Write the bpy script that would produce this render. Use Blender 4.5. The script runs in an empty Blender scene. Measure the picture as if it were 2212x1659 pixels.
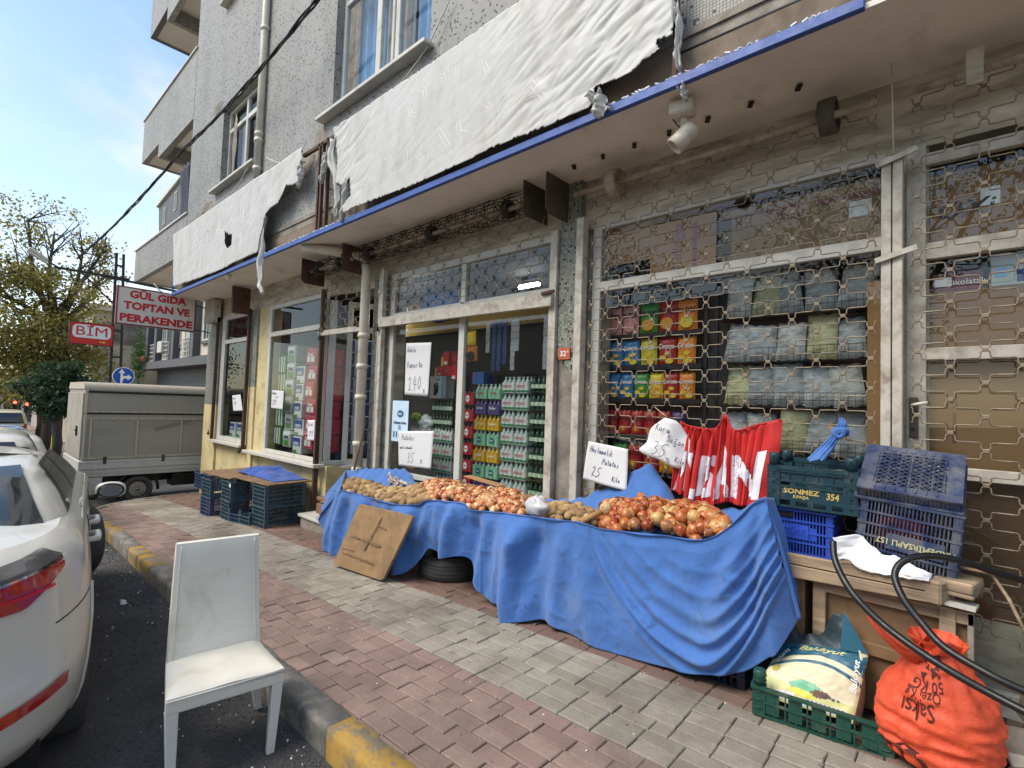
import bpy, math, random
import numpy as np
from mathutils import Vector, Matrix, Euler, noise

rnd = random.Random(11)
PI = math.pi
scene = bpy.context.scene
COL = scene.collection

# ------------------------------------------------------------------ camera
# calibrated from the vanishing points of the facade (2212 x 1659 units)
CF, CCX, CCY, CAMZ = 1100.0, 1106.0, 829.5, 1.5
_a = np.array([-1206, 6, CF]); _a = _a / np.linalg.norm(_a)
_b = np.array([1004, 83, CF]); _b = _b - _a * (_a @ _b); _b = _b / np.linalg.norm(_b)
_d = np.cross(_b, _a)
if _d[1] < 0: _d = -_d
RW = np.array([-_a, _b, -_d])
cam_data = bpy.data.cameras.new('camera')
cam_data.sensor_width = 36.0
cam_data.lens = 36.0 * CF / 2212.0
cam_data.clip_start = 0.05
cam_data.clip_end = 1500
cam = bpy.data.objects.new('camera', cam_data)
COL.objects.link(cam)
_m = Matrix.Identity(4)
for i in range(3):
    _m[i][0] = RW[i][0]; _m[i][1] = -RW[i][1]; _m[i][2] = -RW[i][2]
_m[0][3], _m[1][3], _m[2][3] = 0, 0, CAMZ
cam.matrix_world = _m
scene.camera = cam

# ------------------------------------------------------------------ light
SUN_EL, SUN_AZ = math.radians(50), math.radians(244)     # azimuth of the sun, from +X ccw
world = bpy.data.worlds.new('World'); scene.world = world
world.use_nodes = True
wn, wl = world.node_tree.nodes, world.node_tree.links
wn.clear()
w_out = wn.new('ShaderNodeOutputWorld'); w_bg = wn.new('ShaderNodeBackground')
w_sky = wn.new('ShaderNodeTexSky'); w_sky.sky_type = 'NISHITA'; w_sky.sun_disc = False
w_sky.sun_elevation = SUN_EL; w_sky.sun_rotation = PI / 2 - SUN_AZ
w_sky.air_density = 1.0; w_sky.dust_density = 0.6; w_sky.ozone_density = 1.6
w_bg.inputs['Strength'].default_value = 0.10
w_tc = wn.new('ShaderNodeTexCoord')
w_map = wn.new('ShaderNodeMapping'); w_map.inputs['Scale'].default_value = (1.0, 1.0, 2.2)
w_map.inputs['Location'].default_value = (0.35, 0.2, 0.1)
w_n = wn.new('ShaderNodeTexNoise'); w_n.inputs['Scale'].default_value = 2.1; w_n.inputs['Detail'].default_value = 9
w_n.inputs['Roughness'].default_value = 0.52; w_n.inputs['Distortion'].default_value = 0.35
w_r = wn.new('ShaderNodeValToRGB'); w_r.color_ramp.elements[0].position = 0.48; w_r.color_ramp.elements[1].position = 0.63
w_n2 = wn.new('ShaderNodeTexNoise'); w_n2.inputs['Scale'].default_value = 5.5; w_n2.inputs['Detail'].default_value = 8
w_r2 = wn.new('ShaderNodeValToRGB'); w_r2.color_ramp.elements[0].color = (3.2, 3.12, 3.0, 1); w_r2.color_ramp.elements[1].color = (5.4, 4.9, 4.3, 1)
w_r2.color_ramp.elements[0].position = 0.35; w_r2.color_ramp.elements[1].position = 0.6
w_mx = wn.new('ShaderNodeMix'); w_mx.data_type = 'RGBA'
wl.new(w_tc.outputs['Generated'], w_map.inputs['Vector'])
wl.new(w_map.outputs[0], w_n.inputs['Vector']); wl.new(w_map.outputs[0], w_n2.inputs['Vector'])
wl.new(w_n.outputs['Fac'], w_r.inputs[0]); wl.new(w_n2.outputs['Fac'], w_r2.inputs[0])
# thin pale haze veil of the horizon is added to the cloud cover
w_sep = wn.new('ShaderNodeSeparateXYZ'); wl.new(w_tc.outputs['Generated'], w_sep.inputs[0])
w_mr = wn.new('ShaderNodeMapRange'); w_mr.inputs[1].default_value = 0.0; w_mr.inputs[2].default_value = 0.50
w_mr.inputs[3].default_value = 0.34; w_mr.inputs[4].default_value = 0.0
wl.new(w_sep.outputs['Z'], w_mr.inputs[0])
w_max = wn.new('ShaderNodeMath'); w_max.operation = 'ADD'; w_max.use_clamp = True
w_half = wn.new('ShaderNodeMath'); w_half.operation = 'MULTIPLY'; w_half.inputs[1].default_value = 0.72
wl.new(w_r.outputs['Color'], w_half.inputs[0])
wl.new(w_half.outputs[0], w_max.inputs[0]); wl.new(w_mr.outputs[0], w_max.inputs[1])
wl.new(w_max.outputs[0], w_mx.inputs['Factor'])
w_gain = wn.new('ShaderNodeMix'); w_gain.data_type = 'RGBA'; w_gain.blend_type = 'MULTIPLY'; w_gain.inputs['Factor'].default_value = 1
w_gain.inputs['B'].default_value = (1.25, 1.2, 1.08, 1)
wl.new(w_sky.outputs[0], w_gain.inputs['A'])
wl.new(w_gain.outputs['Result'], w_mx.inputs['A']); wl.new(w_r2.outputs['Color'], w_mx.inputs['B'])
wl.new(w_mx.outputs['Result'], w_bg.inputs['Color']); wl.new(w_bg.outputs[0], w_out.inputs['Surface'])

sun_data = bpy.data.lights.new('sun', 'SUN'); sun_data.energy = 1.45; sun_data.angle = math.radians(30)
sun_data.color = (1.0, 0.92, 0.81)
sun = bpy.data.objects.new('sun', sun_data); COL.objects.link(sun)
_sd = Vector((math.cos(SUN_EL) * math.cos(SUN_AZ), math.cos(SUN_EL) * math.sin(SUN_AZ), math.sin(SUN_EL)))
sun.rotation_euler = _sd.to_track_quat('Z', 'Y').to_euler()
scene.view_settings.view_transform = 'Standard'
scene.view_settings.look = 'None'
scene.view_settings.exposure = 1.36
scene.view_settings.gamma = 1.0
scene.view_settings.use_curve_mapping = False
scene.cycles.max_bounces = 8
scene.cycles.transparent_max_bounces = 16

# ------------------------------------------------------------------ measuring helpers
def ray(x, y): return RW @ np.array([x - CCX, y - CCY, CF])
def _hit(r, t): return Vector((float(r[0] * t), float(r[1] * t), float(CAMZ + r[2] * t)))
def onY(x, y, Y): r = ray(x, y); return _hit(r, Y / r[1])
def onX(x, y, X): r = ray(x, y); return _hit(r, X / r[0])
def onZ(x, y, Z): r = ray(x, y); return _hit(r, (Z - CAMZ) / r[2])

def ground(x):
    if x > -8: return 0.04 * x
    if x > -20: return -0.32 + 0.062 * (x + 8)
    if x > -70: return -1.064 + 0.04 * (x + 20)
    return -3.064

# ------------------------------------------------------------------ mesh builder
class MB:
    def __init__(s): s.v = []; s.f = []; s.sm = []; s.mi = []; s.cm = 0; s.cs = False
    def add(s, vs, fs, smooth=None, mi=None):
        o = len(s.v); s.v += [tuple(p) for p in vs]
        for f in fs: s.f.append(tuple(i + o for i in f)); s.sm.append(s.cs if smooth is None else smooth); s.mi.append(s.cm if mi is None else mi)
        return s
    def hexa(s, p, **k):
        return s.add(p, [(0, 3, 2, 1), (4, 5, 6, 7), (0, 1, 5, 4), (1, 2, 6, 5), (2, 3, 7, 6), (3, 0, 4, 7)], **k)
    def box(s, x0, x1, y0, y1, z0, z1, **k):
        if x0 > x1: x0, x1 = x1, x0
        if y0 > y1: y0, y1 = y1, y0
        if z0 > z1: z0, z1 = z1, z0
        return s.hexa([(x0, y0, z0), (x1, y0, z0), (x1, y1, z0), (x0, y1, z0), (x0, y0, z1), (x1, y0, z1), (x1, y1, z1), (x0, y1, z1)], **k)
    def obox(s, c, sx, sy, sz, m=None, **k):
        m = m or Matrix.Identity(3); c = Vector(c); P = []
        for z in (-1, 1):
            for x, y in ((-1, -1), (1, -1), (1, 1), (-1, 1)):
                P.append(c + m @ Vector((x * sx / 2, y * sy / 2, z * sz / 2)))
        return s.hexa(P, **k)
    def beam(s, a, b, w, h, **k):
        a, b = Vector(a), Vector(b); d = b - a; L = d.length
        q = d.to_track_quat('X', 'Z').to_matrix()
        return s.obox((a + b) / 2, L, w, h, q, **k)
    def quad(s, a, b, c, d, **k): return s.add([a, b, c, d], [(0, 1, 2, 3)], **k)
    def poly(s, pts, **k): return s.add(pts, [tuple(range(len(pts)))], **k)
    def prism(s, pts, off, **k):
        """closed outline pts (3D) extruded by the vector off"""
        n = len(pts); off = Vector(off); A = [Vector(p) for p in pts]; B = [p + off for p in A]
        fs = [tuple(reversed(range(n))), tuple(range(n, 2 * n))] + [(i, (i + 1) % n, n + (i + 1) % n, n + i) for i in range(n)]
        return s.add(A + B, fs, **k)
    def tube(s, pts, r, n=6, closed=False, cap=True, smooth=True, **k):
        P = [Vector(p) for p in pts]; N = len(P); rr = r if hasattr(r, '__len__') else [r] * N
        vs = []; up = None
        for i in range(N):
            if closed: t = P[(i + 1) % N] - P[i - 1]
            else: t = P[min(i + 1, N - 1)] - P[max(i - 1, 0)]
            if t.length < 1e-9: t = Vector((0, 0, 1))
            t.normalize()
            if up is None:
                up = Vector((0, 0, 1)) if abs(t.z) < 0.9 else Vector((1, 0, 0))
            x = t.cross(up)
            if x.length < 1e-4: x = t.cross(Vector((0.3, 1, 0.2)))
            x.normalize(); up = x.cross(t); up.normalize()
            for j in range(n):
                a = 2 * PI * (j + 0.5) / n
                vs.append(P[i] + (x * math.cos(a) + up * math.sin(a)) * rr[i])
        fs = []
        for i in range(N if closed else N - 1):
            a, b = i * n, ((i + 1) % N) * n
            for j in range(n): fs.append((a + j, a + (j + 1) % n, b + (j + 1) % n, b + j))
        s.add(vs, fs, smooth=smooth, **k)
        if cap and not closed:
            o = len(s.v) - len(vs)
            s.f += [tuple(o + j for j in reversed(range(n))), tuple(o + (N - 1) * n + j for j in range(n))]
            s.sm += [False, False]; s.mi += [k.get('mi', s.cm)] * 2
        return s
    def lathe(s, prof, n=12, m=None, smooth=True, **k):
        """prof: list of (radius, height); m: 4x4"""
        m = m or Matrix.Identity(4); vs = []; fs = []
        for r, h in prof:
            for j in range(n):
                a = 2 * PI * j / n; vs.append(m @ Vector((r * math.cos(a), r * math.sin(a), h)))
        for i in range(len(prof) - 1):
            for j in range(n):
                fs.append((i * n + j, i * n + (j + 1) % n, (i + 1) * n + (j + 1) % n, (i + 1) * n + j))
        s.add(vs, fs, smooth=smooth, **k)
        o = len(s.v) - len(vs)
        if prof[0][0] > 1e-4: s.f.append(tuple(o + j for j in reversed(range(n)))); s.sm.append(False); s.mi.append(k.get('mi', s.cm))
        if prof[-1][0] > 1e-4: s.f.append(tuple(o + (len(prof) - 1) * n + j for j in range(n))); s.sm.append(False); s.mi.append(k.get('mi', s.cm))
        return s
    def grid(s, nu, nv, fn, mask=None, smooth=True, **k):
        vs = [fn(i / nu, j / nv) for j in range(nv + 1) for i in range(nu + 1)]
        fs = []
        for j in range(nv):
            for i in range(nu):
                if mask and not mask((i + .5) / nu, (j + .5) / nv): continue
                a = j * (nu + 1) + i; fs.append((a, a + 1, a + nu + 2, a + nu + 1))
        return s.add(vs, fs, smooth=smooth, **k)
    def merge(s, o, m=None, mi=None):
        vs = [m @ Vector(p) for p in o.v] if m else o.v
        k = len(s.v); s.v += [tuple(p) for p in vs]
        for f, a, b in zip(o.f, o.sm, o.mi): s.f.append(tuple(i + k for i in f)); s.sm.append(a); s.mi.append(b if mi is None else mi)
        return s
    def mesh(s, name, mats=None):
        me = bpy.data.meshes.new(name); me.from_pydata(s.v, [], s.f)
        me.polygons.foreach_set('use_smooth', s.sm)
        me.polygons.foreach_set('material_index', s.mi)
        for m in (mats if isinstance(mats, (list, tuple)) else [mats]):
            if m: me.materials.append(m)
        me.update(); return me

WM = {}                                     # world matrix of every object we make
def wm(o): return WM.get(o.name, Matrix.Identity(4))
def _link(o, parent=None, local=None):
    COL.objects.link(o)
    local = local or Matrix.Identity(4)
    if parent: o.parent = parent; WM[o.name] = wm(parent) @ local
    else: WM[o.name] = local.copy()
    o.matrix_local = local
    return o
def tag(o, label=None, cat=None, group=None, kind=None):
    if label: o['label'] = label
    if cat: o['category'] = cat
    if group: o['group'] = group
    if kind: o['kind'] = kind
    return o
def thing(name, label, cat, loc=(0, 0, 0), rz=0, group=None, kind=None, m=None):
    o = bpy.data.objects.new(name, None); o.empty_display_size = 0.1
    m = m or (Matrix.Translation(Vector(loc)) @ Matrix.Rotation(rz, 4, 'Z'))
    _link(o, None, m); return tag(o, label, cat, group, kind)
def obj(name, mb, mats, parent=None, world=False, bevel=0, solid=0, subsurf=0, local=None, seg=1):
    """one mesh object; world=True: vertices are in world coordinates"""
    me = mb.mesh(name, mats) if isinstance(mb, MB) else mb
    o = bpy.data.objects.new(name, me)
    if world:
        if parent: me.transform(wm(parent).inverted())
        else:
            c = sum((v.co for v in me.vertices), Vector()) / max(1, len(me.vertices))
            zmin = min((v.co.z for v in me.vertices), default=0); c.z = zmin
            me.transform(Matrix.Translation(-c)); local = Matrix.Translation(c)
    _link(o, parent, local)
    if solid:
        md = o.modifiers.new('solid', 'SOLIDIFY'); md.thickness = solid; md.offset = 0
    if subsurf:
        md = o.modifiers.new('sub', 'SUBSURF'); md.levels = md.render_levels = subsurf
    if bevel:
        md = o.modifiers.new('bevel', 'BEVEL'); md.width = bevel; md.segments = seg; md.limit_method = 'ANGLE'
    return o
def copy_tree(o, local, parent=None, label=None, group=None, name=None):
    c = o.copy(); COL.objects.link(c)
    if parent: c.parent = parent
    c.matrix_local = local; WM[c.name] = (wm(parent) @ local) if parent else local.copy()
    if label: c['label'] = label
    if group: c['group'] = group
    for ch in list(o.children): copy_tree(ch, ch.matrix_local.copy(), c)
    return c
def T(x, y, z): return Matrix.Translation(Vector((x, y, z)))
def RZ(a): return Matrix.Rotation(a, 4, 'Z')
def RX(a): return Matrix.Rotation(a, 4, 'X')
def RY(a): return Matrix.Rotation(a, 4, 'Y')
def SC(x, y, z): return Matrix.Diagonal((x, y, z, 1))
def basis(o, x, y, z):
    m = Matrix.Identity(4)
    for i in range(3): m[i][0] = x[i]; m[i][1] = y[i]; m[i][2] = z[i]; m[i][3] = o[i]
    return m

# ------------------------------------------------------------------ materials
def C(r, g, b, k=1.0):
    f = lambda c: ((c / 255) / 12.92 if c / 255 <= 0.04045 else ((c / 255 + 0.055) / 1.055) ** 2.4)
    return (f(r) * k, f(g) * k, f(b) * k, 1)
MATS = {}
class NT:
    def __init__(s, name):
        s.m = bpy.data.materials.new(name); s.m.use_nodes = True; s.t = s.m.node_tree; s.n = s.t.nodes; s.l = s.t.links
        s.n.clear(); s.out = s.n.new('ShaderNodeOutputMaterial'); s.tc = s.n.new('ShaderNodeTexCoord')
    def new(s, t, **k):
        x = s.n.new(t)
        for a, b in k.items(): setattr(x, a, b)
        return x
    def noise(s, scale, detail=4, rough=.55, dist=0, vec=None, sc=None):
        n = s.new('ShaderNodeTexNoise'); n.inputs['Scale'].default_value = scale; n.inputs['Detail'].default_value = detail
        n.inputs['Roughness'].default_value = rough; n.inputs['Distortion'].default_value = dist
        v = vec or s.tc.outputs['Object']
        if sc:
            mp = s.new('ShaderNodeMapping'); mp.inputs['Scale'].default_value = sc; s.l.new(v, mp.inputs[0]); v = mp.outputs[0]
        s.l.new(v, n.inputs['Vector']); return n.outputs['Fac']
    def ramp(s, fac, stops):
        r = s.new('ShaderNodeValToRGB'); e = r.color_ramp.elements
        while len(e) < len(stops): e.new(0.5)
        for i, (p, c) in enumerate(stops): e[i].position = p; e[i].color = c if hasattr(c, '__len__') else (c, c, c, 1)
        s.l.new(fac, r.inputs[0]); return r.outputs[0]
    def mix(s, f, a, b, mode='MIX'):
        x = s.new('ShaderNodeMix', data_type='RGBA', blend_type=mode)
        for v, k in ((f, 'Factor'), (a, 'A'), (b, 'B')):
            if isinstance(v, (int, float)): x.inputs[k].default_value = v if k == 'Factor' else (v, v, v, 1)
            elif isinstance(v, (tuple, list)): x.inputs[k].default_value = v
            else: s.l.new(v, x.inputs[k])
        return x.outputs['Result']
    def math(s, op, a, b=None, clamp=False):
        x = s.new('ShaderNodeMath', operation=op); x.use_clamp = clamp
        for i, v in enumerate((a, b)):
            if v is None: continue
            if isinstance(v, (int, float)): x.inputs[i].default_value = v
            else: s.l.new(v, x.inputs[i])
        return x.outputs[0]
    def bsdf(s, col, rough=.6, metal=0, spec=.5, bump=None, bstr=.3, bdist=.01, **k):
        b = s.new('ShaderNodeBsdfPrincipled')
        for v, q in ((col, 'Base Color'), (rough, 'Roughness'), (metal, 'Metallic')):
            if isinstance(v, (int, float, tuple)): b.inputs[q].default_value = v
            else: s.l.new(v, b.inputs[q])
        b.inputs['Specular IOR Level'].default_value = spec
        for q, v in k.items():
            b.inputs[q.replace('_', ' ')].default_value = v
        if bump is not None:
            bn = s.new('ShaderNodeBump'); bn.inputs['Strength'].default_value = bstr; bn.inputs['Distance'].default_value = bdist
            s.l.new(bump, bn.inputs['Height']); s.l.new(bn.outputs[0], b.inputs['Normal'])
        s.l.new(b.outputs[0], s.out.inputs['Surface']); return b
    def rand(s):
        oi = s.new('ShaderNodeObjectInfo'); g = s.new('ShaderNodeNewGeometry')
        return s.math('FRACT', s.math('ADD', oi.outputs['Random'], g.outputs['Random Per Island']))

def M(name, col, rough=.6, var=.12, scale=5.0, metal=0, spec=.5, bump=.15, bscale=80, bdist=.004, dirt=None, damt=.5, dscale=3.0,
      rv=0.0, hue=0.0, stretch=None, **k):
    """weathered surface: two noises for tone, one for relief, optional dirt stains, random tone per object (rv)"""
    if name in MATS: return MATS[name]
    t = NT(name)
    c = t.mix(t.ramp(t.noise(scale, 6, .6, sc=stretch), [(.3, 0.0), (.7, 1.0)]), tuple(x * (1 - var) for x in col[:3]) + (1,), tuple(min(1, x * (1 + var)) for x in col[:3]) + (1,))
    if dirt:
        d = t.ramp(t.noise(dscale, 8, .68, .4, sc=stretch), [(1 - damt - .08, 0.0), (min(1, 1 - damt + .22), 1.0)])
        c = t.mix(t.math('MULTIPLY', d, .85), c, dirt)
    if rv:
        c = t.mix(1.0, c, t.ramp(t.rand(), [(0, 1 - rv), (1, 1 + rv)]), 'MULTIPLY')
    if hue:
        h = t.new('ShaderNodeHueSaturation'); t.l.new(c, h.inputs['Color'])
        t.l.new(t.math('ADD', t.math('MULTIPLY', t.rand(), hue), .5 - hue / 2), h.inputs['Hue']); c = h.outputs[0]
    r = t.ramp(t.noise(scale * 3, 4), [(.3, max(0, rough - .1)), (.7, min(1, rough + .1))])
    t.bsdf(c, r, metal, spec, t.noise(bscale, 5) if bump else None, bump, bdist, **k)
    MATS[name] = t.m; return t.m

def mosaic(name, base, tile=.022, dark=.09, grout=(.16, .16, .15, 1), darkc=(.035, .05, .045, 1), var=.45):
    """small glass mosaic: random tone per tile, a share of dark tiles, recessed grout by bump"""
    t = NT(name)
    mp = t.new('ShaderNodeMapping'); mp.inputs['Scale'].default_value = (1 / tile,) * 3; mp.inputs['Location'].default_value = (.37, .37, .37)
    t.l.new(t.tc.outputs['Object'], mp.inputs[0])
    fl = t.new('ShaderNodeVectorMath', operation='FLOOR'); t.l.new(mp.outputs[0], fl.inputs[0])
    wn_ = t.new('ShaderNodeTexWhiteNoise', noise_dimensions='3D'); t.l.new(fl.outputs[0], wn_.inputs['Vector'])
    fr = t.new('ShaderNodeVectorMath', operation='FRACTION'); t.l.new(mp.outputs[0], fr.inputs[0])
    sp = t.new('ShaderNodeSeparateXYZ'); t.l.new(fr.outputs[0], sp.inputs[0])
    def edge(o):
        return t.math('MINIMUM', o, t.math('SUBTRACT', 1.0, o))
    geo = t.new('ShaderNodeNewGeometry'); sn = t.new('ShaderNodeSeparateXYZ'); t.l.new(geo.outputs['True Normal'], sn.inputs[0])
    isY = t.math('GREATER_THAN', t.math('ABSOLUTE', sn.outputs['Y']), .7)
    h = t.mix(isY, sp.outputs['Y'], sp.outputs['X'])
    e = t.math('MINIMUM', edge(h), edge(sp.outputs['Z']))
    g = t.ramp(e, [(.05, 0.0), (.12, 1.0)])
    tone = t.ramp(wn_.outputs['Value'], [(0, tuple(x * (1 - var) for x in base[:3]) + (1,)), (1 - dark - .01, tuple(x * (1 + var * .6) for x in base[:3]) + (1,)), (1 - dark, darkc), (1, tuple(x * .6 for x in darkc[:3]) + (1,))])
    big = t.ramp(t.noise(.9, 8, .65, .3, sc=(1, 1, .4)), [(.25, .74), (.7, 1.12)])
    c = t.mix(g, grout, tone); c = t.mix(1.0, c, big, 'MULTIPLY')
    c = t.mix(t.ramp(t.noise(1.0, 6, .7, .2, sc=(5, 5, .22)), [(.54, 0), (.72, .35)]), c, (.15, .14, .12, 1)); c = t.mix(t.ramp(t.noise(1.0, 7, .6, sc=(.8, .8, .5)), [(.58, 0), (.72, .4)]), c, (.50, .48, .44, 1))
    t.bsdf(c, t.ramp(wn_.outputs['Value'], [(0, .35), (1, .7)]), 0, .4, g, .5, .004)
    MATS[name] = t.m; return t.m

# ------------------------------------------------------------------ text and handwriting
def text_mb(s, size, depth=.002, bold=0.0, shear=0.0, outline=False, spacing=1.0, squeeze=1.0):
    cu = bpy.data.curves.new('t', 'FONT'); cu.body = s; cu.size = size; cu.align_x = 'CENTER'; cu.align_y = 'CENTER'
    cu.shear = shear; cu.space_character = spacing; cu.resolution_u = 2
    if outline: cu.fill_mode = 'NONE'; cu.bevel_depth = outline; cu.bevel_resolution = 0
    else: cu.extrude = depth / 2; cu.offset = bold
    o = bpy.data.objects.new('t', cu); COL.objects.link(o)
    dg = bpy.context.evaluated_depsgraph_get(); dg.update()
    me = o.evaluated_get(dg).to_mesh()
    b = MB(); b.add([(v.co.x * squeeze, v.co.y, v.co.z) for v in me.vertices], [tuple(p.vertices) for p in me.polygons], smooth=False)
    o.evaluated_get(dg).to_mesh_clear(); bpy.data.objects.remove(o); bpy.data.curves.remove(cu)
    return b
# pen strokes on a 0..1 x 0..1 cell, several per letter
PEN = {
 'A': ['0,0 .4,1 .7,0', '.15,.4 .6,.4'], 'B': ['0,0 0,1 .5,.9 .1,.55 .6,.35 .4,0 0,0'], 'D': ['.1,0 .1,1 .6,.8 .65,.3 .1,0'],
 'K': ['.1,0 .15,1', '.65,.95 .15,.45 .7,0'], 'P': ['.05,0 .2,1 .65,.95 .6,.55 .1,.5'], 'H': ['.05,0 .2,1', '.6,0 .75,1', '.1,.5 .65,.55'],
 'Y': ['0,.9 .3,.5', '.7,1 .2,-.1'], 'S': ['.6,.9 .2,.95 .1,.65 .5,.45 .5,.1 .05,0'], 'T': ['0,.95 .7,1', '.35,1 .3,0'], 'L': ['.15,1 .1,0 .6,.05'],
 'F': ['.1,0 .15,1 .7,1', '.1,.55 .5,.55'], 'a': ['.5,.5 .15,.5 .05,.1 .35,.05 .5,.5 .55,.05'], 'b': ['.1,1 .1,.05 .5,.1 .45,.5 .1,.4'],
 'c': ['.5,.5 .1,.4 .1,.1 .5,.05'], 'e': ['.1,.25 .5,.35 .35,.55 .08,.3 .2,.02 .55,.1'], 'ğ': ['.5,.5 .1,.4 .2,.1 .5,.2 .5,-.35 .1,-.3', '.1,.75 .3,.68 .5,.78'],
 'i': ['.25,.5 .2,0', '.28,.75 .3,.8'], 'ı': ['.25,.5 .2,0'], 'k': ['.1,0 .15,1', '.5,.55 .12,.25 .55,0'], 'l': ['.25,1 .2,.05 .35,.05'],
 'm': ['.02,0 .08,.5', '.08,.4 .28,.5 .28,0', '.28,.4 .5,.5 .55,0'], 'n': ['.05,0 .1,.5', '.1,.35 .4,.5 .45,0'], 'o': ['.3,.5 .05,.25 .3,0 .5,.25 .3,.5'],
 'r': ['.1,0 .15,.5', '.12,.35 .45,.5'], 's': ['.45,.5 .1,.4 .4,.2 .05,0'], 'ş': ['.45,.5 .1,.4 .4,.2 .05,0', '.25,0 .2,-.2'], 't': ['.25,.9 .2,.05 .45,.1', '.05,.55 .5,.6'],
 'u': ['.05,.5 .1,.05 .4,.1 .45,.5', '.45,.5 .5,0'], 'y': ['.05,.5 .2,.1', '.5,.5 .1,-.4'], 'ü': ['.05,.5 .1,.05 .4,.1 .45,.5 .5,0', '.15,.7 .16,.75', '.38,.7 .4,.75'],
 '0': ['.3,1 .05,.5 .3,0 .6,.5 .3,1'], '1': ['.1,.7 .4,1 .35,0', '.1,0 .6,.02'], '2': ['.05,.8 .4,1 .55,.7 .0,.0 .3,.1 .8,.0'], '3': ['.1,.9 .5,1 .5,.7 .2,.55 .6,.35 .3,0 0,.05'],
 '4': ['.35,1 .05,.4 .65,.42', '.45,.8 .35,-.05'], '5': ['.8,1 .3,.95 .15,.55 .55,.5 .5,.1 .0,-.05'], '9': ['.55,.75 .3,1 .1,.7 .5,.6 .55,.9 .4,0'],
 '-': ['.05,.3 .5,.3'], '/': ['0,0 .5,1'], ' ': [], 'x': ['.05,.5 .5,0', '.5,.5 .05,0'], '.': ['.1,0 .14,.04'],
}
def pen_mb(lines, w=.004):
    """lines: (text, x, y, size[, slope]) in local x,z plane at y=0; ribbons of ink"""
    b = MB(); r_ = random.Random(len(lines) * 7 + 1)
    for ln in lines:
        s, x, y, sz = ln[:4]; sl = ln[4] if len(ln) > 4 else 0
        cx = 0
        for ch in s:
            for st in PEN.get(ch, []):
                P = []
                for q in st.split():
                    a, c = map(float, q.split(','))
                    a += c * .12
                    P.append(Vector((x + (cx + a) * sz * .72 + r_.uniform(-.02, .02) * sz, 0, y + c * sz + sl * cx * sz + r_.uniform(-.02, .02) * sz)))
                # round the corners once
                Q = [P[0]]
                for i in range(1, len(P) - 1):
                    Q.append(P[i].lerp(P[i - 1], .3)); Q.append(P[i].lerp(P[i + 1], .3))
                Q.append(P[-1])
                for i in range(len(Q) - 1):
                    d = Q[i + 1] - Q[i]
                    if d.length < 1e-6: continue
                    nrm = Vector((-d.z, 0, d.x)).normalized() * w / 2; e = d.normalized() * w * .3
                    b.quad(Q[i] - e - nrm, Q[i + 1] + e - nrm, Q[i + 1] + e + nrm, Q[i] - e + nrm)
            cx += .55 if ch in 'iılt ' else .8
            cx += r_.uniform(-.04, .04)
    return b
# ------------------------------------------------------------------ palette
m_mosaic = mosaic('mosaic_wall', (.40, .385, .345), .021, .075, darkc=(.09, .105, .095, 1), var=.22)
m_mosaic2 = mosaic('mosaic_pillar', (.30, .31, .25), .022, .07)
m_conc = M('old_concrete', C(150, 142, 130), .9, .25, 4, dirt=C(80, 74, 66), damt=.5, bump=.5, bscale=40, bdist=.01)
m_soffit = M('soffit_paint', C(232, 222, 205), .85, .10, 1.4, dirt=C(140, 124, 106), damt=.34, dscale=1.3, bump=.12, bscale=30)
m_header = M('header_paint', C(206, 196, 176), .8, .22, 2.5, dirt=C(96, 86, 70), damt=.5, dscale=3, bump=.2, bscale=50, stretch=(.6, 1, 2.6))
m_yellow = M('yellow_paint', C(204, 188, 138), .75, .15, 3, dirt=C(112, 104, 88), damt=.40, dscale=4, bump=.25, bscale=30)
m_white = M('white_frame', C(198, 196, 187), .45, .08, 4, dirt=C(128, 118, 102), damt=.38, dscale=6, bump=.08)
m_oldwhite = M('scuffed_white_frame', C(190, 184, 170), .55, .16, 5, dirt=C(112, 86, 62), damt=.46, dscale=9, bump=.2)
m_rail = M('blue_rail', C(58, 90, 160), .5, .15, 6, dirt=C(150, 152, 158), damt=.28, dscale=20, bump=.2)
m_rust = M('rusted_iron', C(84, 58, 46), .8, .35, 9, dirt=C(50, 34, 28), bump=.5, bscale=60)
m_wire = M('grille_wire', C(146, 134, 116), .55, .2, 30, metal=.35, dirt=C(86, 56, 38), damt=.45, dscale=25, bump=.2)
m_wiredark = M('grille_wire_dark', C(74, 64, 54), .7, .25, 30, metal=.25, dirt=C(48, 34, 26), damt=.5, dscale=25, bump=.2)
m_clip = M('grille_clip', C(138, 124, 104), .5, .2, 30, metal=.3, dirt=C(110, 60, 36), damt=.4, dscale=60)
m_darkplate = M('dark_steel_plate', C(92, 84, 74), .7, .25, 6, metal=.2, dirt=C(56, 44, 36), bump=.3)
m_axle = M('painted_axle', C(170, 156, 136), .6, .15, 8, dirt=C(104, 62, 40), damt=.45, dscale=14, bump=.2)
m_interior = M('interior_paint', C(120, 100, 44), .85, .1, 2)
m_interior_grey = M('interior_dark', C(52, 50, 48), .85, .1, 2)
m_black = M('black_plastic', C(26, 26, 27), .5, .15, 10, dirt=C(60, 56, 50), damt=.3, dscale=6)
m_pipe = M('pipe_plastic', C(206, 198, 180), .5, .1, 4, dirt=C(128, 110, 88), damt=.35, dscale=5)
m_marble = M('marble_sill', C(200, 196, 184), .4, .12, 6, dirt=C(110, 100, 84), damt=.35, dscale=7)
m_paper = M('paper', C(216, 216, 216), .75, .03, 8, bump=.25, bscale=9, bdist=.01)
m_ink = M('pen_ink', C(60, 74, 110), .7, .3, 30, bump=0)
m_red = M('red_print', C(196, 30, 44), .5, .06, 8, bump=.05)
m_wood = M('weathered_wood', C(176, 154, 126), .8, .38, 7, dirt=C(96, 80, 64), damt=.52, dscale=5, bump=.5, bscale=60, stretch=(.15, 1, 3.5))
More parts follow.
